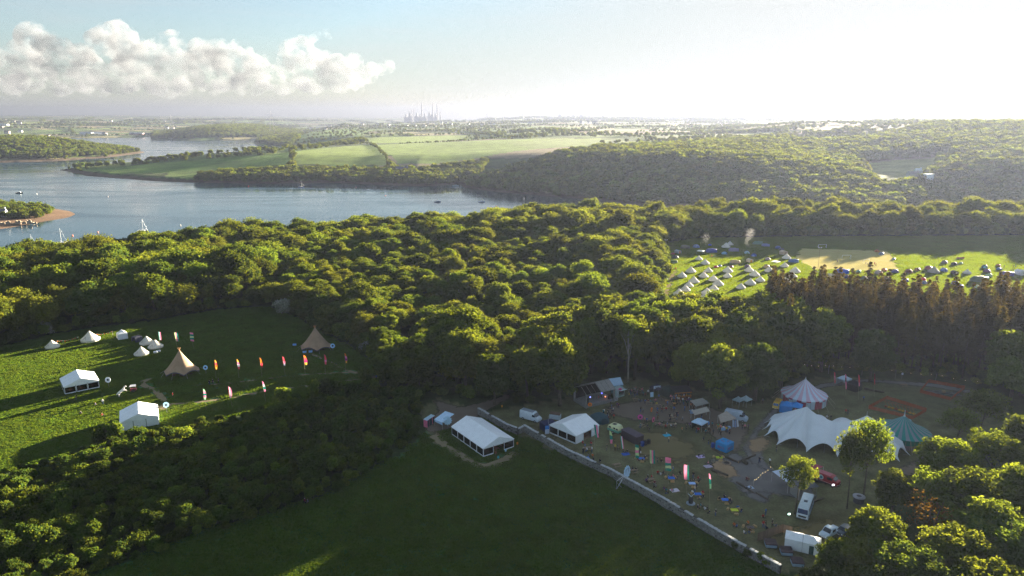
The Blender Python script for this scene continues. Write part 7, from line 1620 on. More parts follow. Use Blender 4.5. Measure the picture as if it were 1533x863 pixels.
def yacht(px, py, L, mh, rz, hm, label, s=1.0):
    t = thing('sailing_yacht', label, 'yacht', zwat(px, py), rz, 'yachts moored in the estuary', s); hull(L, L*.3, L*.11, hm, t)
    MB().rbox(-.1*L, .22*L, -L*.075, L*.075, L*.1, L*.16, .08, 1).build('cabin', C('e8ecf0'), t); MB().rbox(-.02*L, .15*L, -L*.077, L*.077, L*.125, L*.145, .01, 1).build('window', GLASS, t)
    MB().tube([(.05*L, 0, .1*L), (.05*L, 0, mh)], [.11, .07], 6).build('mast', C('e8e8e8'), t); MB().tube([(.05*L, 0, .24*L), (-.38*L, 0, .23*L)], .14, 6).build('boom', C('d8d8dc'), t)
    for x_ in (.48*L, -.48*L): MB().tube([(.05*L, 0, mh*.98), (x_, 0, .11*L)], .025, 3).build('stay', ALU, t)
yacht(91.5, 365.5, 10.5, 14.0, .25, C('2c3444', .3), 'dark hulled yacht with the tallest mast'); yacht(47.7, 371.5, 9.5, 11.5, .2, C('e4e8ec', .3), 'white yacht nearest the left shore'); yacht(213.6, 347, 9.5, 12.0, .3, C('3a4450', .3), 'dark hulled yacht beyond the wood'); yacht(784, 312, 10, 13, .3, C('d8e0e8', .3), 'pale yacht in the dark reflection under the wooded hill'); yacht(451, 281, 9, 11, .1, C('4468b0', .3), 'blue yacht under the far wooded shore')
def dinghy(px, py, L, m, label, rz=.2):
    t = thing('motor_boat', label, 'boat', zwat(px, py), rz, 'small boats on the water'); hull(L, L*.38, L*.14, m, t); MB().rbox(-.1*L, .2*L, -L*.12, L*.12, L*.12, L*.24, .05, 1).build('cabin', C('dfe6ec'), t); MB().rbox(.0, .18*L, -L*.122, L*.122, L*.17, L*.22, .01, 1).build('window', GLASS, t)
for a in [(35.7, 364, 5.5, C('c8ccd0'), 'small open boat left of the white yacht'), (205, 349, 4, C('7a828c'), 'tender tied behind the yacht beyond the wood'), (29, 289.5, 9, C('34383c'), 'dark barge off the left shore'), (655, 303, 8, C('3c5c94'), 'blue and white cruiser in the middle of the bay'), (721, 303, 8, C('9cb4d8'), 'pale cruiser near the wooded hill'), (551.5, 285, 6, C('e0e4e8'), 'white boat off the far shore'), (682, 279.5, 10, C('b8ccd8'), 'pale boat drawn up at the beach'), (672, 275, 7, C('c8c8c8'), 'boat laid up on the beach, left of the pale one'), (257, 237.5, 16, C('e4ddd4'), 'white boat off the peninsula'), (386, 221, 14, C('e0d8d0'), 'boat in the far mooring, nearest the headland'), (372, 226, 12, C('d8d0c8'), 'boat in the far mooring, lower one'), (392, 226, 12, C('dcd4cc'), 'boat in the far mooring, right one'), (362, 219, 12, C('d0c8c4'), 'boat in the far mooring, leftmost one')]: dinghy(*a)
for i, (px, py, c) in enumerate([(108.5, 353.5, 'e08a70'), (146.6, 348.5, 'e89a80'), (55, 291, 'e8e8e8'), (161.7, 295, 'f0e0dc'), (372, 279.5, 'e05040'), (533, 281, 'd88878'), (270, 338, 'e0d8d0'), (58, 366, 'f0a060'), (743, 309.5, 'e06050'), (577, 293.5, 'e8a8a0')]):
    t = thing('buoy', ['salmon buoy right of the tallest mast', 'salmon buoy in open water', 'white buoy off the small headland', 'pale buoy far out', 'red buoy in the reflection of the far shore', 'pink buoy under the far shore', 'pale buoy in the broad water', 'orange buoy by the white yacht', 'red buoy by the wooded hill', 'pink buoy in mid bay'][i], 'buoy', zwat(px, py), 0, 'mooring buoys'); MB().lathe([(.0, -.3), (.7, .1), (.8, .5), (.4, 1.0), (.0, 1.1)], 10).build('float', C(c), t); MB().tube([(0, 0, 1.0), (0, 0, 1.5)], .08, 5).build('ring', ALU, t)
# ------------------------------------------------------------------ far buildings
def gz(x, y): return float(height(np.array([x]), np.array([y]))[0])
def house(px, py, z, w, d, h, rz, wall, roof, label, chim=True, group=None, name='house', win=True, dz=0):
    x, y = PT(px, py); t = thing(name, label, 'house', (x, y, gz(x, y)+dz), rz, group); MB().box(-w/2, w/2, -d/2, d/2, -3, h).build('wall', wall, t); r = d*.42
    rf = MB().slab([(-w/2-.3, -d/2-.4, h-.15), (w/2+.3, -d/2-.4, h-.15), (w/2+.3, 0, h+r), (-w/2-.3, 0, h+r)], .15).slab([(-w/2-.3, d/2+.4, h-.15), (w/2+.3, d/2+.4, h-.15), (w/2+.3, 0, h+r), (-w/2-.3, 0, h+r)], -.15).build('roof', roof, t)
    for x_ in (-w/2, w/2): MB().slab([(x_, -d/2, h), (x_, d/2, h), (x_, 0, h+r)], .1).build('gable', wall, t)
    if chim: MB().box(w/2-1.2, w/2-.2, -.5, .5, h+r-1, h+r+1.2).build('chimney', wall, rf)
    if win:
        for k in range(max(1, int(w//3))): f = MB().box(-w/2+1+k*3, -w/2+2.2+k*3, -d/2-.06, -d/2-.01, h*.55, h*.85).build('window', C('e8e8e8'), t); MB().box(-w/2+1.1+k*3, -w/2+2.1+k*3, -d/2-.09, -d/2-.062, h*.57, h*.83).build('pane', GLASS, f)
SLATE, REND = C('5a5c66'), C('e4ecf4', .8)
x, y = PT(1388, 281); t = thing('white_mill', 'white tower house with lower wings among the trees of the wooded valley', 'house', (x, y, gz(x, y)+2), .1)
MB().box(-5, 4.5, -4, 4, -4, 15).build('tower_wall', REND, t); MB().box(-5.2, 4.7, -4.2, 4.2, 15, 15.8).build('parapet', REND, t); MB().box(-13, -5.02, -5, 3, -8, 5).build('wing_wall', REND, t); rf = MB().slab([(-13.3, -5.3, 4.9), (-5.05, -5.3, 4.9), (-5.05, -1, 8), (-13.3, -1, 8)], .2).slab([(-13.3, 3.3, 4.9), (-5.05, 3.3, 4.9), (-5.05, -1, 8), (-13.3, -1, 8)], -.2).build('roof', SLATE, t); MB().box(-12.5, -11.5, -1.5, -.5, 7, 9.5).build('chimney', REND, rf)
for x_, z_ in ((-2.5, 10), (1.5, 10), (-2.5, 5), (1.5, 5), (-10.5, 1.5), (-7.5, 1.5)): y_ = -4 if x_ > -5 else -5; f = MB().box(x_-.6, x_+.6, y_-.06, y_-.01, z_-.9, z_+.9).build('window', C('90a0b0'), t); MB().box(x_-.5, x_+.5, y_-.09, y_-.062, z_-.8, z_+.8).build('pane', GLASS, f)
house(1366, 268, 4, 16, 8, 5, .2, C('b8b8c0'), SLATE, 'grey slated house left of the white tower house', dz=2); house(1374, 262, 6, 9, 7, 4, .1, REND, C('b8c4d4'), 'small pale roofed barn above the white tower house', dz=2)
house(602, 261, -14, 20, 9, 6, .1, C('8c8a90'), C('5c5c70'), 'grey slated house among trees above the beach', dz=3)
house(3, 324, -26, 9, 7, 5, .3, REND, SLATE, 'white cottage at the left picture edge')
# ruin on the small headland
x, y = P(24, 334, -26); t = thing('ruin', 'roofless stone ruin on the small headland', 'ruin', (x, y, gz(x, y)), .12); RU = mat('ruin_stone', (.33, .26, .19), .95, var=.3, scale=.8, bump=.5)
rg = random.Random(6)
for k in range(8):
    x0 = -20+k*5; hgt = [2.2, 2.6, 3.8, 1.5, 4.2, 3.0, 4.6, 2.0][k]; pr = [(x0, 0), (x0+4.4, 0), (x0+4.4, hgt*.8), (x0+3, hgt), (x0+1.4, hgt*.7), (x0, hgt*.95)]; MB().slab([(a, 0, b) for a, b in pr], .7).build('wall', RU, t)
    if k % 3 == 1: MB().slab([(x0, .1, 0), (x0, 5, 0), (x0, 5, hgt*.7), (x0, .1, hgt*.9)], .7).build('cross_wall', RU, t)
# town on the far shore and village by the far inlet
rg = random.Random(21); tone = [C('dcd6d0'), C('c8c4c0'), C('e8e4e0'), C('b8b0ac')]; roofs = [C('6a6870'), C('7c706c'), C('58585f')]
TOWNMESH = [(MB().box(-6, 6, -4, 4, -4, 6).mesh('town_wall', tone[0]), MB().slab([(-6.4, -4.5, 5.8), (6.4, -4.5, 5.8), (6.4, 0, 9), (-6.4, 0, 9)], .2).slab([(-6.4, 4.5, 5.8), (6.4, 4.5, 5.8), (6.4, 0, 9), (-6.4, 0, 9)], -.2).mesh('town_roof', roofs[0]))]
def town(n, x0, x1, y0, y1, z, label, group, s):
    for k in range(n):
        px, py = rg.uniform(x0, x1), rg.uniform(y0, y1); x, y = P(px, py, z); hz = gz(x, y)
        if hz < WATER_Z+2: continue
        t = thing('town_house', label, 'house', (x, y, hz), rg.uniform(-.5, .5), group, s*rg.uniform(.8, 1.4)); set_mat(link('wall', TOWNMESH[0][0], t), tone[rg.randrange(4)]); set_mat(link('roof', TOWNMESH[0][1], t), roofs[rg.randrange(3)])
town(46, 0, 420, 181, 201, 10, 'tiny pale house of the town across the estuary', 'houses of the far town', 1.5); town(34, 470, 760, 190, 196.5, -2, 'small slated house of the village by the far inlet', 'houses of the inlet village', 1.1); town(16, 780, 900, 180, 188, 20, 'tiny house on the far plain', 'houses on the far plain', 1.5)
for i, (px, py, w) in enumerate([(130, 202.5, 60), (148, 202, 80), (205, 202, 70), (8, 197, 50)]):
    x, y = P(px, py, -24); t = thing('warehouse', ['left long white shed on the town quay', 'wide white shed on the town quay', 'reddish long shed at the end of the quay', 'pale shed at the far left of the town'][i], 'warehouse', (x, y, gz(x, y)), 0); MB().box(-w/2, w/2, -12, 12, -6, 9).build('wall', C('e0e4ea' if i != 2 else 'a88a86'), t); MB().slab([(-w/2-1, -13, 9), (w/2+1, -13, 9), (w/2+1, 0, 13), (-w/2-1, 0, 13)], .4).slab([(-w/2-1, 13, 9), (w/2+1, 13, 9), (w/2+1, 0, 13), (-w/2-1, 0, 13)], -.4).build('roof', C('b8bcc4'), t)
# refinery on the skyline
def far_point(px, dist): dx, dy, dz = ray(px, 172); k = dist/dy; return dx*k, dist
def skyz(py, y): dx, dy, dz = ray(700, py); return CAM_H+dz*(y/dy)
RC = C('8c888c'); FD = 8300
def stack(px, ptop, r, label, dist=FD, m=RC):
    x, y = far_point(px, dist); z0 = gz(x, y); z1 = skyz(ptop, y); t = thing('chimney_stack', label, 'chimney', (x, y, z0), 0, 'chimneys on the skyline'); MB().lathe([(r*1.2, -5), (r, (z1-z0)*.5), (r*.85, z1-z0)], 12).build('shaft', m, t); MB().lathe([(r*1.05, z1-z0-8), (r*1.05, z1-z0)], 12).build('cap', C('8a7c80'), t)
for px, pt, r, lab in [(631.8, 155, 8, 'tallest refinery chimney on the skyline'), (648, 156, 7, 'middle of the three tall refinery chimneys'), (654.7, 155.5, 7, 'right of the three tall refinery chimneys'), (617, 165, 6, 'short refinery column left of the chimneys'), (620, 164.5, 5, 'short refinery column next to the left one'), (612.5, 166, 4, 'slim column at the left of the refinery'), (659.3, 167, 7, 'stub column right of the refinery'), (641.5, 167.5, 5, 'low column between the chimneys')]: stack(px, pt, r, lab)
stack(903.3, 161.5, 12, 'lone power station chimney on the skyline', 9500, C('9c8e8e'))
for k, px in enumerate([608, 614, 624, 629, 636, 643, 646, 652, 838, 850, 858, 870, 882]):
    d = FD if px < 700 else 9000; x, y = far_point(px, d); z0 = gz(x, y); hgt = max(12, skyz(171.5 if px < 700 else 172.6, y)-z0)+(k % 3)*9; t = thing('plant_block', 'low block of the refinery between the chimneys' if px < 700 else 'low industrial block on the plain left of the lone chimney', 'building', (x, y, z0), 0, 'refinery blocks' if px < 700 else 'power station blocks'); MB().box(-22, 22, -15, 15, -5, hgt*.7).build('hall', RC, t); MB().box(-9, 9, -10, 10, hgt*.7, hgt).build('tower', RC, t)
def turbine(px, pt, pb, label, dist):
    x, y = far_point(px, dist); z0 = gz(x, y); z1 = skyz(pt, y)-z0; hubz = z1*.66; t = thing('wind_turbine', label, 'wind turbine', (x, y, z0), 0, 'wind turbines on the skyline'); MB().tube([(0, 0, -3), (0, 0, hubz)], [3.0, 1.8], 8).build('tower', C('d8d4d4'), t); MB().rbox(-2.5, 2.5, -4, 5, hubz-2, hubz+2.5, .5, 1).build('nacelle', C('d8d4d4'), t)
    for k in range(3): a = math.pi/2+2*math.pi*k/3+px; r = z1-hubz; MB().slab([(-1.2*math.sin(a), -5, hubz+1.2*math.cos(a)), (1.2*math.sin(a), -5, hubz-1.2*math.cos(a)), (r*math.cos(a)+.4*math.sin(a), -5, hubz+r*math.sin(a)), (r*math.cos(a)-.4*math.sin(a), -5, hubz+r*math.sin(a))], .8).build('blade', C('dcd8d8'), t)
turbine(742, 164, 176, 'left wind turbine on the skyline', 6500); turbine(753.5, 162.5, 176, 'middle wind turbine on the skyline', 6000); turbine(784, 165.5, 176, 'right wind turbine on the skyline', 6500)
def pylon(px, py, pt, z, label):
    x, y = P(px, py, z); z0 = gz(x, y); h = skyz(pt, y)-z0; t = thing('pylon', label, 'pylon', (x, y, z0), .2, 'power pylons'); w = h*.11
    for sx in (-1, 1):
        for sy in (-1, 1): MB().tube([(sx*w, sy*w, 0), (sx*w*.25, sy*w*.25, h*.75), (0, 0, h)], .35, 4).build('leg', C('8c8c94'), t)
    for k, zz in enumerate((.62, .75, .88)): MB().tube([(-h*.16, 0, h*zz), (h*.16, 0, h*zz)], .35, 4).build('crossarm', C('8c8c94'), t)
pylon(500.5, 203, 184, -2, 'pylon on the peninsula left of the big fields'); pylon(735, 196, 180, 4, 'pylon behind the big fields'); pylon(729, 186, 167.5, 20, 'far pylon near the wind turbines'); pylon(407, 190, 166, 20, 'thin mast above the town'); pylon(257, 186, 172, 20, 'left pylon above the town')
# smoke over the camp fires
def smoke(px, py, pt, w, label, dens):
    x, y = P(px, py); dx, dy, dz = ray(px, pt); z1 = CAM_H+dz*(y/dy); rgs = random.Random(int(px)); b = MB(); bm = bmesh.new()
    for k in range(9):
        u = k/8; c = Vector(((-.35+.7*rgs.random())*w*(.3+u), (-.3+.6*rgs.random())*w*.5, 1+(z1-1)*u)); bmesh.ops.create_icosphere(bm, subdivisions=2, radius=w*(.22+.45*u)*rgs.uniform(.7, 1.1), matrix=Matrix.Translation(c))
    for v in bm.verts: v.co += v.co.normalized()*.25*math.sin(v.co.x*3.1)*math.cos(v.co.z*2.3)
    me = bpy.data.meshes.new('smoke'); bm.to_mesh(me); bm.free(); o = link('smoke', me); o.location = (x, y, 0); rm = o.modifiers.new('remesh', 'REMESH'); rm.mode = 'VOXEL'; rm.voxel_size = .35
    m = bpy.data.materials.new('smoke'); m.use_nodes = True; n, l = m.node_tree.nodes, m.node_tree.links; n.clear(); out = n.new('ShaderNodeOutputMaterial'); pv = n.new('ShaderNodeVolumePrincipled'); pv.inputs['Color'].default_value = (.9, .9, .92, 1); pv.inputs['Density'].default_value = dens; pv.inputs['Anisotropy'].default_value = .3; l.new(pv.outputs[0], out.inputs['Volume']); me.materials.append(m)
    tag(o, label, 'smoke', kind='stuff')
smoke(1118, 377, 347, 4.2, 'pale camp fire smoke rising against the dark belt', .010); smoke(1052, 376, 354, 4.5, 'thin second wisp of camp smoke', .004)
# ------------------------------------------------------------------ cumulus over the far shore
def clouds():
    rgc = random.Random(17); D = 14000
    def at(px, py): dx, dy, dz = ray(px, py); k = D/dy; return Vector((dx*k, D, CAM_H+dz*k))
    heads = [(10, 108, 30), (40, 112, 30), (75, 100, 30), (100, 96, 30), (130, 110, 28), (150, 70, 22), (165, 60, 22), (185, 66, 20), (205, 84, 24), (240, 72, 20), (255, 66, 14), (170, 100, 34), (215, 110, 32), (255, 100, 28), (290, 92, 24), (300, 78, 16), (335, 84, 20), (345, 76, 14), (330, 104, 28), (365, 100, 24), (380, 90, 14), (290, 120, 28), (340, 124, 26), (390, 118, 24), (425, 105, 20), (440, 82, 16), (460, 76, 18), (470, 92, 20), (490, 96, 22), (515, 100, 20), (540, 104, 20), (555, 108, 16), (500, 118, 20), (455, 122, 18), (60, 122, 22), (110, 124, 24), (180, 126, 22), (240, 126, 20), (535, 122, 16), (30, 92, 16), (-30, 110, 30), (-70, 105, 30)]
    bm = bmesh.new()
    for px, py, r in heads:
        c = at(px, py); R = r*1.18/F_PX*D
        for k in range(7):
            off = Vector((rgc.gauss(0, .62), rgc.gauss(0, .8), rgc.gauss(0, .42)))*R; rr = R*rgc.uniform(.34, .70); p = c+off
            base = at(px, 136).z; p.z = max(p.z, base+rr*.35)
            bmesh.ops.create_icosphere(bm, subdivisions=2, radius=rr, matrix=Matrix.Translation(p) @ Matrix.Diagonal((1.15, 1.0, .85, 1)))
    me = bpy.data.meshes.new('cloud'); bm.to_mesh(me); bm.free(); o = link('cloud', me); rm = o.modifiers.new('remesh', 'REMESH'); rm.mode = 'VOXEL'; rm.voxel_size = 42
    for sc_, st in ((420, 150), (130, 75)):
        tx = bpy.data.textures.new('billow_%d' % sc_, 'CLOUDS'); tx.noise_scale = sc_; tx.noise_depth = 3; dm = o.modifiers.new('billow', 'DISPLACE'); dm.texture = tx; dm.strength = st; dm.mid_level = .5; dm.texture_coords = 'GLOBAL'
    m = bpy.data.materials.new('cloud'); m.use_nodes = True; n, l = m.node_tree.nodes, m.node_tree.links; n.clear(); out = n.new('ShaderNodeOutputMaterial'); pv = n.new('ShaderNodeVolumePrincipled'); pv.inputs['Color'].default_value = (.29, .31, .35, 1); pv.inputs['Anisotropy'].default_value = .2
    tc = n.new('ShaderNodeTexCoord'); nz = n.new('ShaderNodeTexNoise'); nz.inputs['Scale'].default_value = .0030; nz.inputs['Detail'].default_value = 8; nz.inputs['Roughness'].default_value = .62; mr = n.new('ShaderNodeMapRange'); mr.inputs[1].default_value = .46; mr.inputs[2].default_value = .74; mr.inputs[3].default_value = 0; mr.inputs[4].default_value = .007
    l.new(tc.outputs['Object'], nz.inputs['Vector']); l.new(nz.outputs[0], mr.inputs[0]); l.new(mr.outputs[0], pv.inputs['Density']); l.new(pv.outputs[0], out.inputs['Volume']); me.materials.append(m); m.cycles.volume_step_rate = .05
    tag(o, 'bank of grey-white cumulus low over the far shore', 'cloud', kind='stuff')
clouds()
# ------------------------------------------------------------------ people
SKEL = {   # joints of each pose, person facing -y; (parent, radius, zone) per joint
 'stand': dict(pelvis=(0, 0, .95), spine=(0, .02, 1.18), chest=(0, .01, 1.40), neck=(0, 0, 1.52), head=(0, -.03, 1.63), crown=(0, -.02, 1.74), sl=(.19, 0, 1.42), el=(.26, .03, 1.14), wl=(.25, -.10, .92), fl=(.23, -.15, .82), sr=(-.19, 0, 1.42), er=(-.26, .03, 1.14), wr=(-.25, -.08, .92), fr=(-.23, -.13, .82), hl=(.10, 0, .92), kl=(.12, -.03, .50), al=(.13, .03, .09), tl=(.15, -.14, .04), hr=(-.10, 0, .92), kr=(-.12, -.03, .50), ar=(-.13, .03, .09), tr=(-.15, -.14, .04)),
 'walk': dict(pelvis=(0, 0, .94), spine=(0, -.01, 1.17), chest=(0, -.03, 1.39), neck=(0, -.05, 1.51), head=(0, -.08, 1.62), crown=(0, -.08, 1.73), sl=(.19, -.03, 1.41), el=(.26, .12, 1.16), wl=(.25, .10, .92), fl=(.24, .06, .82), sr=(-.19, -.03, 1.41), er=(-.25, -.14, 1.14), wr=(-.22, -.34, 1.02), fr=(-.21, -.42, .98), hl=(.10, 0, .91), kl=(.11, -.22, .53), al=(.12, -.30, .10), tl=(.13, -.46, .06), hr=(-.10, 0, .91), kr=(-.11, .10, .50), ar=(-.12, .38, .16), tr=(-.13, .30, .04)),
 'sit': dict(pelvis=(0, 0, .14), spine=(0, .04, .38), chest=(0, .02, .60), neck=(0, 0, .72), head=(0, -.04, .83), crown=(0, -.03, .94), sl=(.19, 0, .62), el=(.28, -.08, .38), wl=(.18, -.28, .34), fl=(.12, -.36, .36), sr=(-.19, 0, .62), er=(-.28, .06, .36), wr=(-.30, .16, .14), fr=(-.31, .18, .06), hl=(.10, -.04, .13), kl=(.20, -.42, .40), al=(.15, -.62, .10), tl=(.16, -.76, .06), hr=(-.10, -.04, .13), kr=(-.26, -.38, .20), ar=(-.05, -.58, .08), tr=(.04, -.66, .05)),
 'bench': dict(pelvis=(0, 0, .52), spine=(0, 0, .76), chest=(0, -.04, .98), neck=(0, -.06, 1.10), head=(0, -.10, 1.21), crown=(0, -.09, 1.32), sl=(.19, -.04, 1.0), el=(.25, -.16, .76), wl=(.14, -.38, .76), fl=(.10, -.46, .76), sr=(-.19, -.04, 1.0), er=(-.25, -.16, .76), wr=(-.14, -.36, .80), fr=(-.09, -.42, .84), hl=(.10, -.04, .50), kl=(.13, -.44, .50), al=(.13, -.42, .09), tl=(.14, -.58, .04), hr=(-.10, -.04, .50), kr=(-.13, -.44, .50), ar=(-.13, -.38, .09), tr=(-.14, -.54, .04))}
BONES = [('pelvis', 'spine', 1), ('spine', 'chest', 1), ('chest', 'neck', 1), ('neck', 'head', 0), ('head', 'crown', 0)] + [b for s in 'lr' for b in (('chest', 's'+s, 1), ('s'+s, 'e'+s, 1), ('e'+s, 'w'+s, 0), ('w'+s, 'f'+s, 0), ('pelvis', 'h'+s, 2), ('h'+s, 'k'+s, 2), ('k'+s, 'a'+s, 2), ('a'+s, 't'+s, 3))]
RAD = dict(pelvis=(.155, .125), spine=(.145, .11), chest=(.165, .12), neck=(.055, .055), head=(.088, .100), crown=(.055, .06), s=(.075, .075), e=(.052, .052), w=(.036, .036), f=(.034, .022), h=(.098, .098), k=(.068, .068), a=(.045, .045), t=(.040, .030))
PSKIN = [mat('skin_%d' % i, c, .6) for i, c in enumerate([(.55, .36, .27), (.48, .30, .21), (.30, .18, .12)])]; PHAIR = [mat('hair_%d' % i, c, .8) for i, c in enumerate([(.03, .02, .015), (.10, .06, .03), (.28, .19, .09), (.35, .33, .30)])]; SHOE = mat('shoe', (.03, .03, .03), .7)
def person_mesh(pose):
    J = SKEL[pose]; names = list(J); me = bpy.data.meshes.new('body_'+pose); me.from_pydata([J[n] for n in names], [(names.index(a), names.index(b)) for a, b, z in BONES], [])
    o = link('tmp', me); o.modifiers.new('skin', 'SKIN').use_smooth_shade = True; o.modifiers.new('sub', 'SUBSURF').levels = 1
    for i, n in enumerate(names): me.skin_vertices[0].data[i].radius = RAD.get(n) or RAD[n[0]]
    me.skin_vertices[0].data[names.index('pelvis')].use_root = True
    dg = bpy.context.evaluated_depsgraph_get(); out = bpy.data.meshes.new_from_object(o.evaluated_get(dg)); bpy.data.objects.remove(o)
    for m in (PSKIN[0], C('888888'), C('444444'), SHOE): out.materials.append(m)
    segs = [(np.array(J[a]), np.array(J[b]), z) for a, b, z in BONES]
    for p in out.polygons:
        c = np.array(p.center); best, zz = 9, 0
        for a, b, z in segs:
            ab = b-a; t = min(1, max(0, ((c-a)@ab)/(ab@ab))); d = np.linalg.norm(c-a-ab*t)
            if d < best: best, zz = d, z
        p.material_index = zz
    h, cr = Vector(J['head']), Vector(J['crown']); bm = bmesh.new(); bmesh.ops.create_uvsphere(bm, u_segments=10, v_segments=7, radius=.118, matrix=Matrix.Translation(h+(cr-h)*.45+Vector((0, .028, 0))) @ Matrix.Diagonal((.98, 1.0, 1.05, 1)))
    bmesh.ops.delete(bm, geom=[v for v in bm.verts if v.co.y < h.y-.03 and v.co.z < h.z+.06 or v.co.z < h.z-.07], context='VERTS')
    hair = bpy.data.meshes.new('hair_'+pose); bm.to_mesh(hair); bm.free(); hair.materials.append(PHAIR[0]); return out, hair
BODY = {k: person_mesh(k) for k in SKEL}
COLS = dict(black='1c1c20', navy='20283c', red='b0282c', white='d8d8d8', blue='3c64a0', grey='6c7078', pink='d88090', green='3c5a40', yellow='d0b830', orange='d07030', purple='5c3c6c', teal='2c7078', brown='5c4434', cream='cfc4a8', maroon='6c2430')
TROU = dict(black='18181c', navy='202a44', grey='50545a', brown='4a3a2c', blue='34507c')
POSE = dict(stand='standing', walk='walking', sit='sitting', bench='bench-seated')
rgp = random.Random(99); SH = ['black', 'black', 'navy', 'navy', 'grey', 'white', 'red', 'blue', 'green', 'maroon', 'brown', 'teal', 'pink', 'cream', 'purple']; TR = ['black', 'black', 'navy', 'grey', 'blue', 'brown']
def person(px, py, pose, where, group, shirt=None, scale=None):
    shirt = shirt or rgp.choice(SH); tr_ = rgp.choice(TR); x, y = P(px, py); t = thing('person', '%s person in %s top, %s legs, %s' % (POSE[pose], shirt, tr_, where), 'person', (x, y), rgp.uniform(-3.1, 3.1), group, scale or rgp.uniform(.93, 1.07))
    o = link('body', BODY[pose][0], t)
    for i, m in enumerate((rgp.choice(PSKIN[:2]*3+PSKIN[2:]), C(COLS[shirt]), C(TROU[tr_]), SHOE)): set_mat(o, m, i)
    set_mat(link('hair', BODY[pose][1], t), rgp.choice(PHAIR[:3]*2+PHAIR[3:]))
S_, W_, G_, B_ = 'stand', 'walk', 'sit', 'bench'
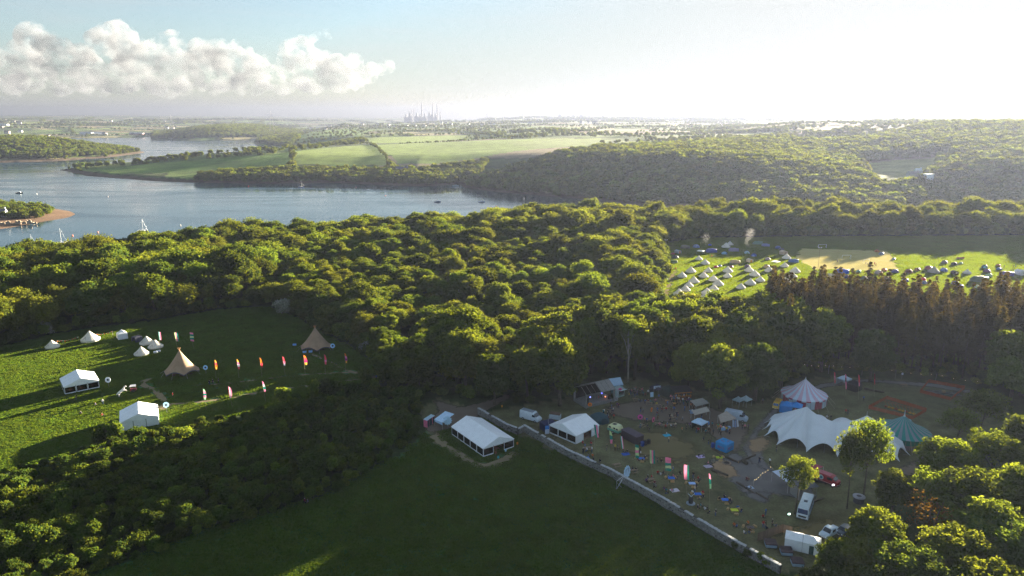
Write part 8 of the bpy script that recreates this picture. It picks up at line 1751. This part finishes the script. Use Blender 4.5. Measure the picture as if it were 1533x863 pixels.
CROWD = [
 ('on the sunlit grass near the white marquees', 'people in the tipi field', [(114.5, 600, S_, 'brown'), (143, 607.5, G_), (154, 606, S_, 'white'), (121, 620, G_, 'grey'), (153, 623, G_, 'red'), (158, 573, G_, 'purple')]),
 ('on the tipi field paths', 'people in the tipi field', [(259, 596, S_, 'red'), (314, 577, W_, 'black'), (319, 576.5, S_, 'black'), (327.5, 574, S_, 'navy'), (560, 569, W_, 'navy'), (563.5, 569, S_, 'blue'), (455, 527, S_, 'pink'), (461, 525, S_), (467, 525.5, S_, 'green')]),
 ('alone in the dark field', 'couple in the dark field', [(456.5, 752, G_, 'maroon'), (461, 753, G_, 'grey')]),
 ('by the marquee doorway on the lawn', 'people by the marquee doorway', [(872, 667, B_, 'red'), (884.4, 666, B_, 'navy'), (875.6, 673, S_, 'blue'), (879, 677, B_, 'white'), (881, 684, G_), (886, 678, S_, 'white'), (888.5, 690, G_, 'navy'), (898.4, 692, G_, 'navy'), (887, 684, G_, 'orange'), (908.4, 675, S_, 'black'), (920.8, 675, S_, 'yellow'), (924.5, 675, S_, 'navy'), (885, 668, B_), (873, 680, S_, 'navy')]),
 ('on the lawn below the dark container', 'people on the lawn', [(933, 678.5, G_, 'navy'), (939, 678, G_, 'black'), (957.5, 680, S_, 'navy'), (959, 684, S_, 'white'), (966, 687, G_, 'black'), (962, 691, G_), (955, 690, G_), (984, 693, S_, 'navy'), (990, 692, G_, 'black'), (984.7, 709.5, G_, 'red'), (988.8, 712, G_, 'white'), (993, 710, G_, 'black'), (1007.3, 708, S_, 'blue'), (947, 706, B_, 'navy'), (952, 707, B_, 'black'), (970, 719, B_, 'black'), (975, 718, B_), (967, 724, B_, 'purple'), (980, 727, B_, 'maroon'), (982, 730, G_)]),
 ('under the pink flags on the picnic lawn', 'people on the picnic lawn', [(994, 734, G_, 'purple'), (997.5, 736, G_, 'teal'), (1000, 740, G_, 'black'), (1005.6, 736, G_, 'pink'), (1018, 710, G_, 'black'), (1008, 715, G_, 'pink'), (1014, 717, G_, 'navy'), (1001, 716, G_, 'blue'), (1033.4, 722, G_, 'black'), (1040, 720, G_, 'black'), (1037.5, 717, S_, 'black'), (1045, 718, G_, 'red'), (1046, 723, G_, 'black'), (1042, 730, G_, 'navy'), (1036.5, 739, G_, 'white'), (1040, 738, S_, 'cream'), (1052, 740, G_, 'red'), (1053, 745, G_, 'navy'), (1045, 747, G_, 'navy'), (1049, 759, G_, 'teal'), (1044.5, 762, G_, 'navy'), (1055, 764, G_, 'white'), (1059, 763, G_, 'black'), (1062, 769, G_, 'navy'), (1071, 773, S_, 'black')]),
 ('at the open end of the picnic lawn', 'people on the picnic lawn', [(1076.5, 749, G_, 'black'), (1084, 745, G_, 'navy'), (1093, 751, G_, 'navy'), (1091, 755, G_, 'black'), (1104.3, 762, G_, 'blue'), (1110, 766, G_, 'navy'), (1102.8, 790, G_, 'blue'), (1099, 788, G_, 'orange'), (1120, 788, B_, 'orange'), (1113.5, 799, G_, 'white'), (1122.8, 797, G_, 'brown'), (1142, 775, G_, 'red'), (1146, 772, S_, 'blue'), (1142.3, 791, S_, 'red'), (1145.6, 792, S_, 'black'), (1147.7, 793, G_, 'navy'), (1155.6, 789, S_, 'black'), (1162, 789, G_, 'grey')]),
 ('by the fire pit and stone yard', 'people by the fire pit', [(1118, 719, G_, 'maroon'), (1121, 720, G_, 'brown'), (1118, 733, G_, 'navy'), (1123.8, 733, G_, 'grey'), (1137, 694, W_, 'black'), (1046, 684, G_, 'navy'), (1053.5, 684, G_, 'grey'), (1060, 695, G_, 'pink'), (1064, 697, G_, 'grey'), (1078, 687, G_, 'black'), (1060.5, 666, S_, 'black'), (1064, 663, S_, 'black'), (1053, 663, W_, 'navy'), (1152, 696, S_, 'white'), (1136.4, 694, S_, 'navy'), (1162, 677, S_, 'black')]),
 ('in front of the stage', 'people before the stage', [(962.5, 619, S_, 'grey'), (959, 618, S_, 'black'), (914, 606, S_, 'blue'), (915.6, 613, S_, 'blue'), (923.7, 611, S_, 'purple'), (916, 622, S_, 'navy'), (911, 627, G_, 'maroon'), (919, 628.5, S_, 'red'), (926, 612, S_), (908, 628, G_), (896, 601, S_, 'red'), (906, 598, S_, 'white'), (900, 600, S_, 'black'), (918, 618, S_, 'white'), (913, 622, S_)]),
 ('in the crowd by the kiosk', 'crowd by the kiosk', [(951, 588, S_, 'white'), (954, 592, S_, 'blue'), (962, 588, S_, 'white'), (941.7, 596, S_, 'yellow'), (946, 588, S_, 'black'), (948, 591, S_, 'black'), (957, 588, S_, 'brown'), (958, 593, S_, 'black'), (944, 592, S_, 'navy'), (950, 595, S_, 'black'), (966, 596, S_), (970, 592, S_, 'white'), (952, 600, B_), (956, 603, B_), (961, 603, B_, 'grey'), (966, 604, B_, 'blue'), (970, 604, B_, 'maroon'), (974, 605, B_, 'teal'), (977, 606, B_, 'green'), (983, 608, B_, 'yellow'), (981, 603, B_, 'pink'), (946, 596, S_)]),
 ('queueing at the timber bar', 'crowd at the timber bar', [(1004, 599, S_, 'pink'), (1008.7, 600, S_, 'blue'), (1013, 602, S_, 'white'), (1016, 603, S_, 'cream'), (1019, 602, S_), (1022, 604, S_, 'white'), (1025, 603, S_, 'black'), (1028, 604, S_, 'brown'), (1031, 602, S_), (1034, 605, S_, 'teal'), (1029, 609, S_, 'green'), (1018, 607, S_), (999, 608, S_, 'blue'), (1024.6, 616, S_, 'blue'), (990, 601, S_, 'black'), (986, 599, S_), (993, 612, B_), (997, 616, B_, 'red'), (988, 612, B_, 'navy'), (1034, 612, S_, 'orange'), (1038, 615, S_, 'brown')]),
 ('at the bench row behind the lawn', 'people at the bench row', [(983, 640, B_, 'purple'), (987, 639, B_, 'pink'), (991, 638, B_, 'navy'), (996, 642, B_, 'red'), (999, 639, B_, 'blue'), (1004, 641, B_, 'white'), (1008, 640, B_, 'grey'), (1011, 639, B_, 'cream'), (1004, 631, B_, 'black'), (1010, 629, S_, 'maroon'), (1013, 631, B_), (1006, 627, B_, 'cream'), (965, 634, S_, 'pink'), (968, 634, S_, 'blue'), (963.7, 639, B_, 'black'), (969, 644, S_, 'navy'), (972, 648, S_, 'navy'), (959, 641, B_, 'teal'), (998, 651, G_, 'white'), (1001, 663, S_, 'cream')]),
 ('among the market stalls', 'people among the stalls', [(1021.4, 633, S_, 'grey'), (1027, 645, S_, 'navy'), (1032, 641, S_, 'purple'), (1034, 640, S_, 'purple'), (1020.8, 648, S_, 'orange'), (1045, 649, S_, 'red'), (1042.4, 649, S_, 'black'), (1061, 645, S_, 'white'), (1066, 641, S_, 'teal'), (1078.7, 654, W_, 'black'), (1092, 650, S_, 'brown'), (1083, 641, S_, 'black'), (1088, 640, S_, 'brown'), (1111, 644, S_, 'black'), (1114.8, 644, S_, 'pink'), (1119.5, 644, S_, 'purple'), (1058, 649, S_, 'green'), (1087, 648, S_, 'yellow'), (1050, 628, S_)]),
 ('near the striped big tops', 'people near the big tops', [(1265.8, 621, S_, 'red'), (1269, 622, S_, 'black'), (1237.5, 630, S_, 'white'), (1243.5, 630, S_, 'navy'), (1190, 620, S_, 'pink'), (1141.8, 605, W_, 'grey'), (1292.5, 601, S_, 'blue'), (1186, 621, S_, 'navy')]),
 ('in the camping field', 'people in the camping field', [(1164.5, 420, S_, 'maroon'), (1170, 419.5, S_, 'cream'), (996, 419, S_, 'navy'), (1253.5, 393, S_, 'purple'), (1296, 396.5, W_, 'navy'), (1298.5, 398, S_, 'blue'), (1309, 397.5, W_, 'red'), (1311, 399, W_, 'orange'), (1503, 401.5, S_, 'navy'), (1516.5, 402, S_, 'black'), (1520, 401.5, S_, 'grey')])]
for where, grp, lst in CROWD:
    for p in lst: person(p[0], p[1], p[2], where, grp, p[3] if len(p) > 3 else None)

for cx_, cy_, sx_, sy_, n_, where, grp in ((1020, 604, 16, 4, 18, 'queueing at the timber bar', 'crowd at the timber bar'), (952, 591, 12, 5, 14, 'in the crowd by the kiosk', 'crowd by the kiosk'), (1000, 622, 18, 7, 10, 'among the tables by the bar', 'people among the tables'), (910, 622, 7, 5, 6, 'in front of the stage', 'people before the stage'), (1075, 648, 22, 5, 8, 'among the market stalls', 'people among the stalls')):
    for k in range(n_): person(cx_+rgp.uniform(-sx_, sx_), cy_+rgp.uniform(-sy_, sy_), rgp.choice([S_, S_, S_, W_]), where, grp)
# ---- grass: tufted turf over the fields
def turf(name, fields, lo, hi, label, warm):
    rg = np.random.default_rng(9)
    ms = []
    lm = leafmat(name + '_blade', lo, hi, trans=.6, warm=warm, objvar=.12)
    for s, nb, bh in ((301, 420, .15), (302, 420, .13), (303, 480, .17)):
        r = np.random.default_rng(s); pos = np.c_[r.uniform(-1.6, 1.6, (nb, 2)), np.full(nb, .04)]
        clump = .5 + .5*np.sin(pos[:, 0]*3.1+s)*np.cos(pos[:, 1]*2.7)
        nr = np.c_[r.normal(size=(nb, 2)), r.normal(size=nb)*.25]; nr /= np.linalg.norm(nr, axis=1, keepdims=True)
        u = np.cross(nr, [0, 0, 1.]); u /= np.linalg.norm(u, axis=1, keepdims=True)
        hgt = (bh*r.uniform(.6, 1.2, nb)*(.75+.5*clump))[:, None]; wd = r.uniform(.08, .16, nb)[:, None]
        lean = np.c_[r.normal(0, .08, (nb, 2)), np.zeros(nb)]
        v = np.stack([pos-u*wd, pos+u*wd, pos+u*wd*.6+lean+np.array([0, 0, 1])*hgt, pos-u*wd*.6+lean+np.array([0, 0, 1])*hgt], 1).reshape(-1, 3)
        me = np_mesh('turf_%d' % s, v, np.arange(4*nb).reshape(nb, 4), [lm]); add_tint(me, r.random(nb)); ms.append(me)
    pts, vid, sc = [], [], []
    for poly, gap in fields:
        q = spread(poly, gap, rg); q = q[(np.abs(q[:, 0]) < .8*q[:, 1]+15) & (q[:, 1] > 85)]
        pts.append(q); sc.append(np.full(len(q), gap/2.0))
    q = np.vstack(pts); s = np.concatenate(sc); ok = np.ones(len(q), bool)
    for kind_, geo, w in NO_TURF:
        if kind_ == 'line': ok &= polydist(q, geo, False) > w
        else: ok &= ~inside(q, geo)
    q, s = q[ok], s[ok]; s = s*rg.uniform(.8, 1.25, len(q))
    scatter(name, np.c_[q, np.zeros(len(q))], ms, rg.integers(0, 3, len(q)), np.stack([s, s, rg.uniform(.75, 1.2, len(q))], 1), rg.uniform(0, 6.28, len(q)), label, 'grass')
    print('turf', len(q))
turf('grass', ((LEFT_FIELD, 1.9), (FORE_FIELD, 2.0)), (0.044, 0.112, 0.030), (0.086, 0.168, 0.038), 'tufted meadow grass covering the tipi field and the dark field', (1.9, 1.2, .25))
turf('sun_tinted_grass', ((CAMP, 2.5),), (0.066, 0.128, 0.026), (0.112, 0.182, 0.032), 'short pasture grass of the camping field, yellowed to stand for sunlight', (1.75, 1.3, .25))  # camp blades made yellower than the other grass to stand in for low sun
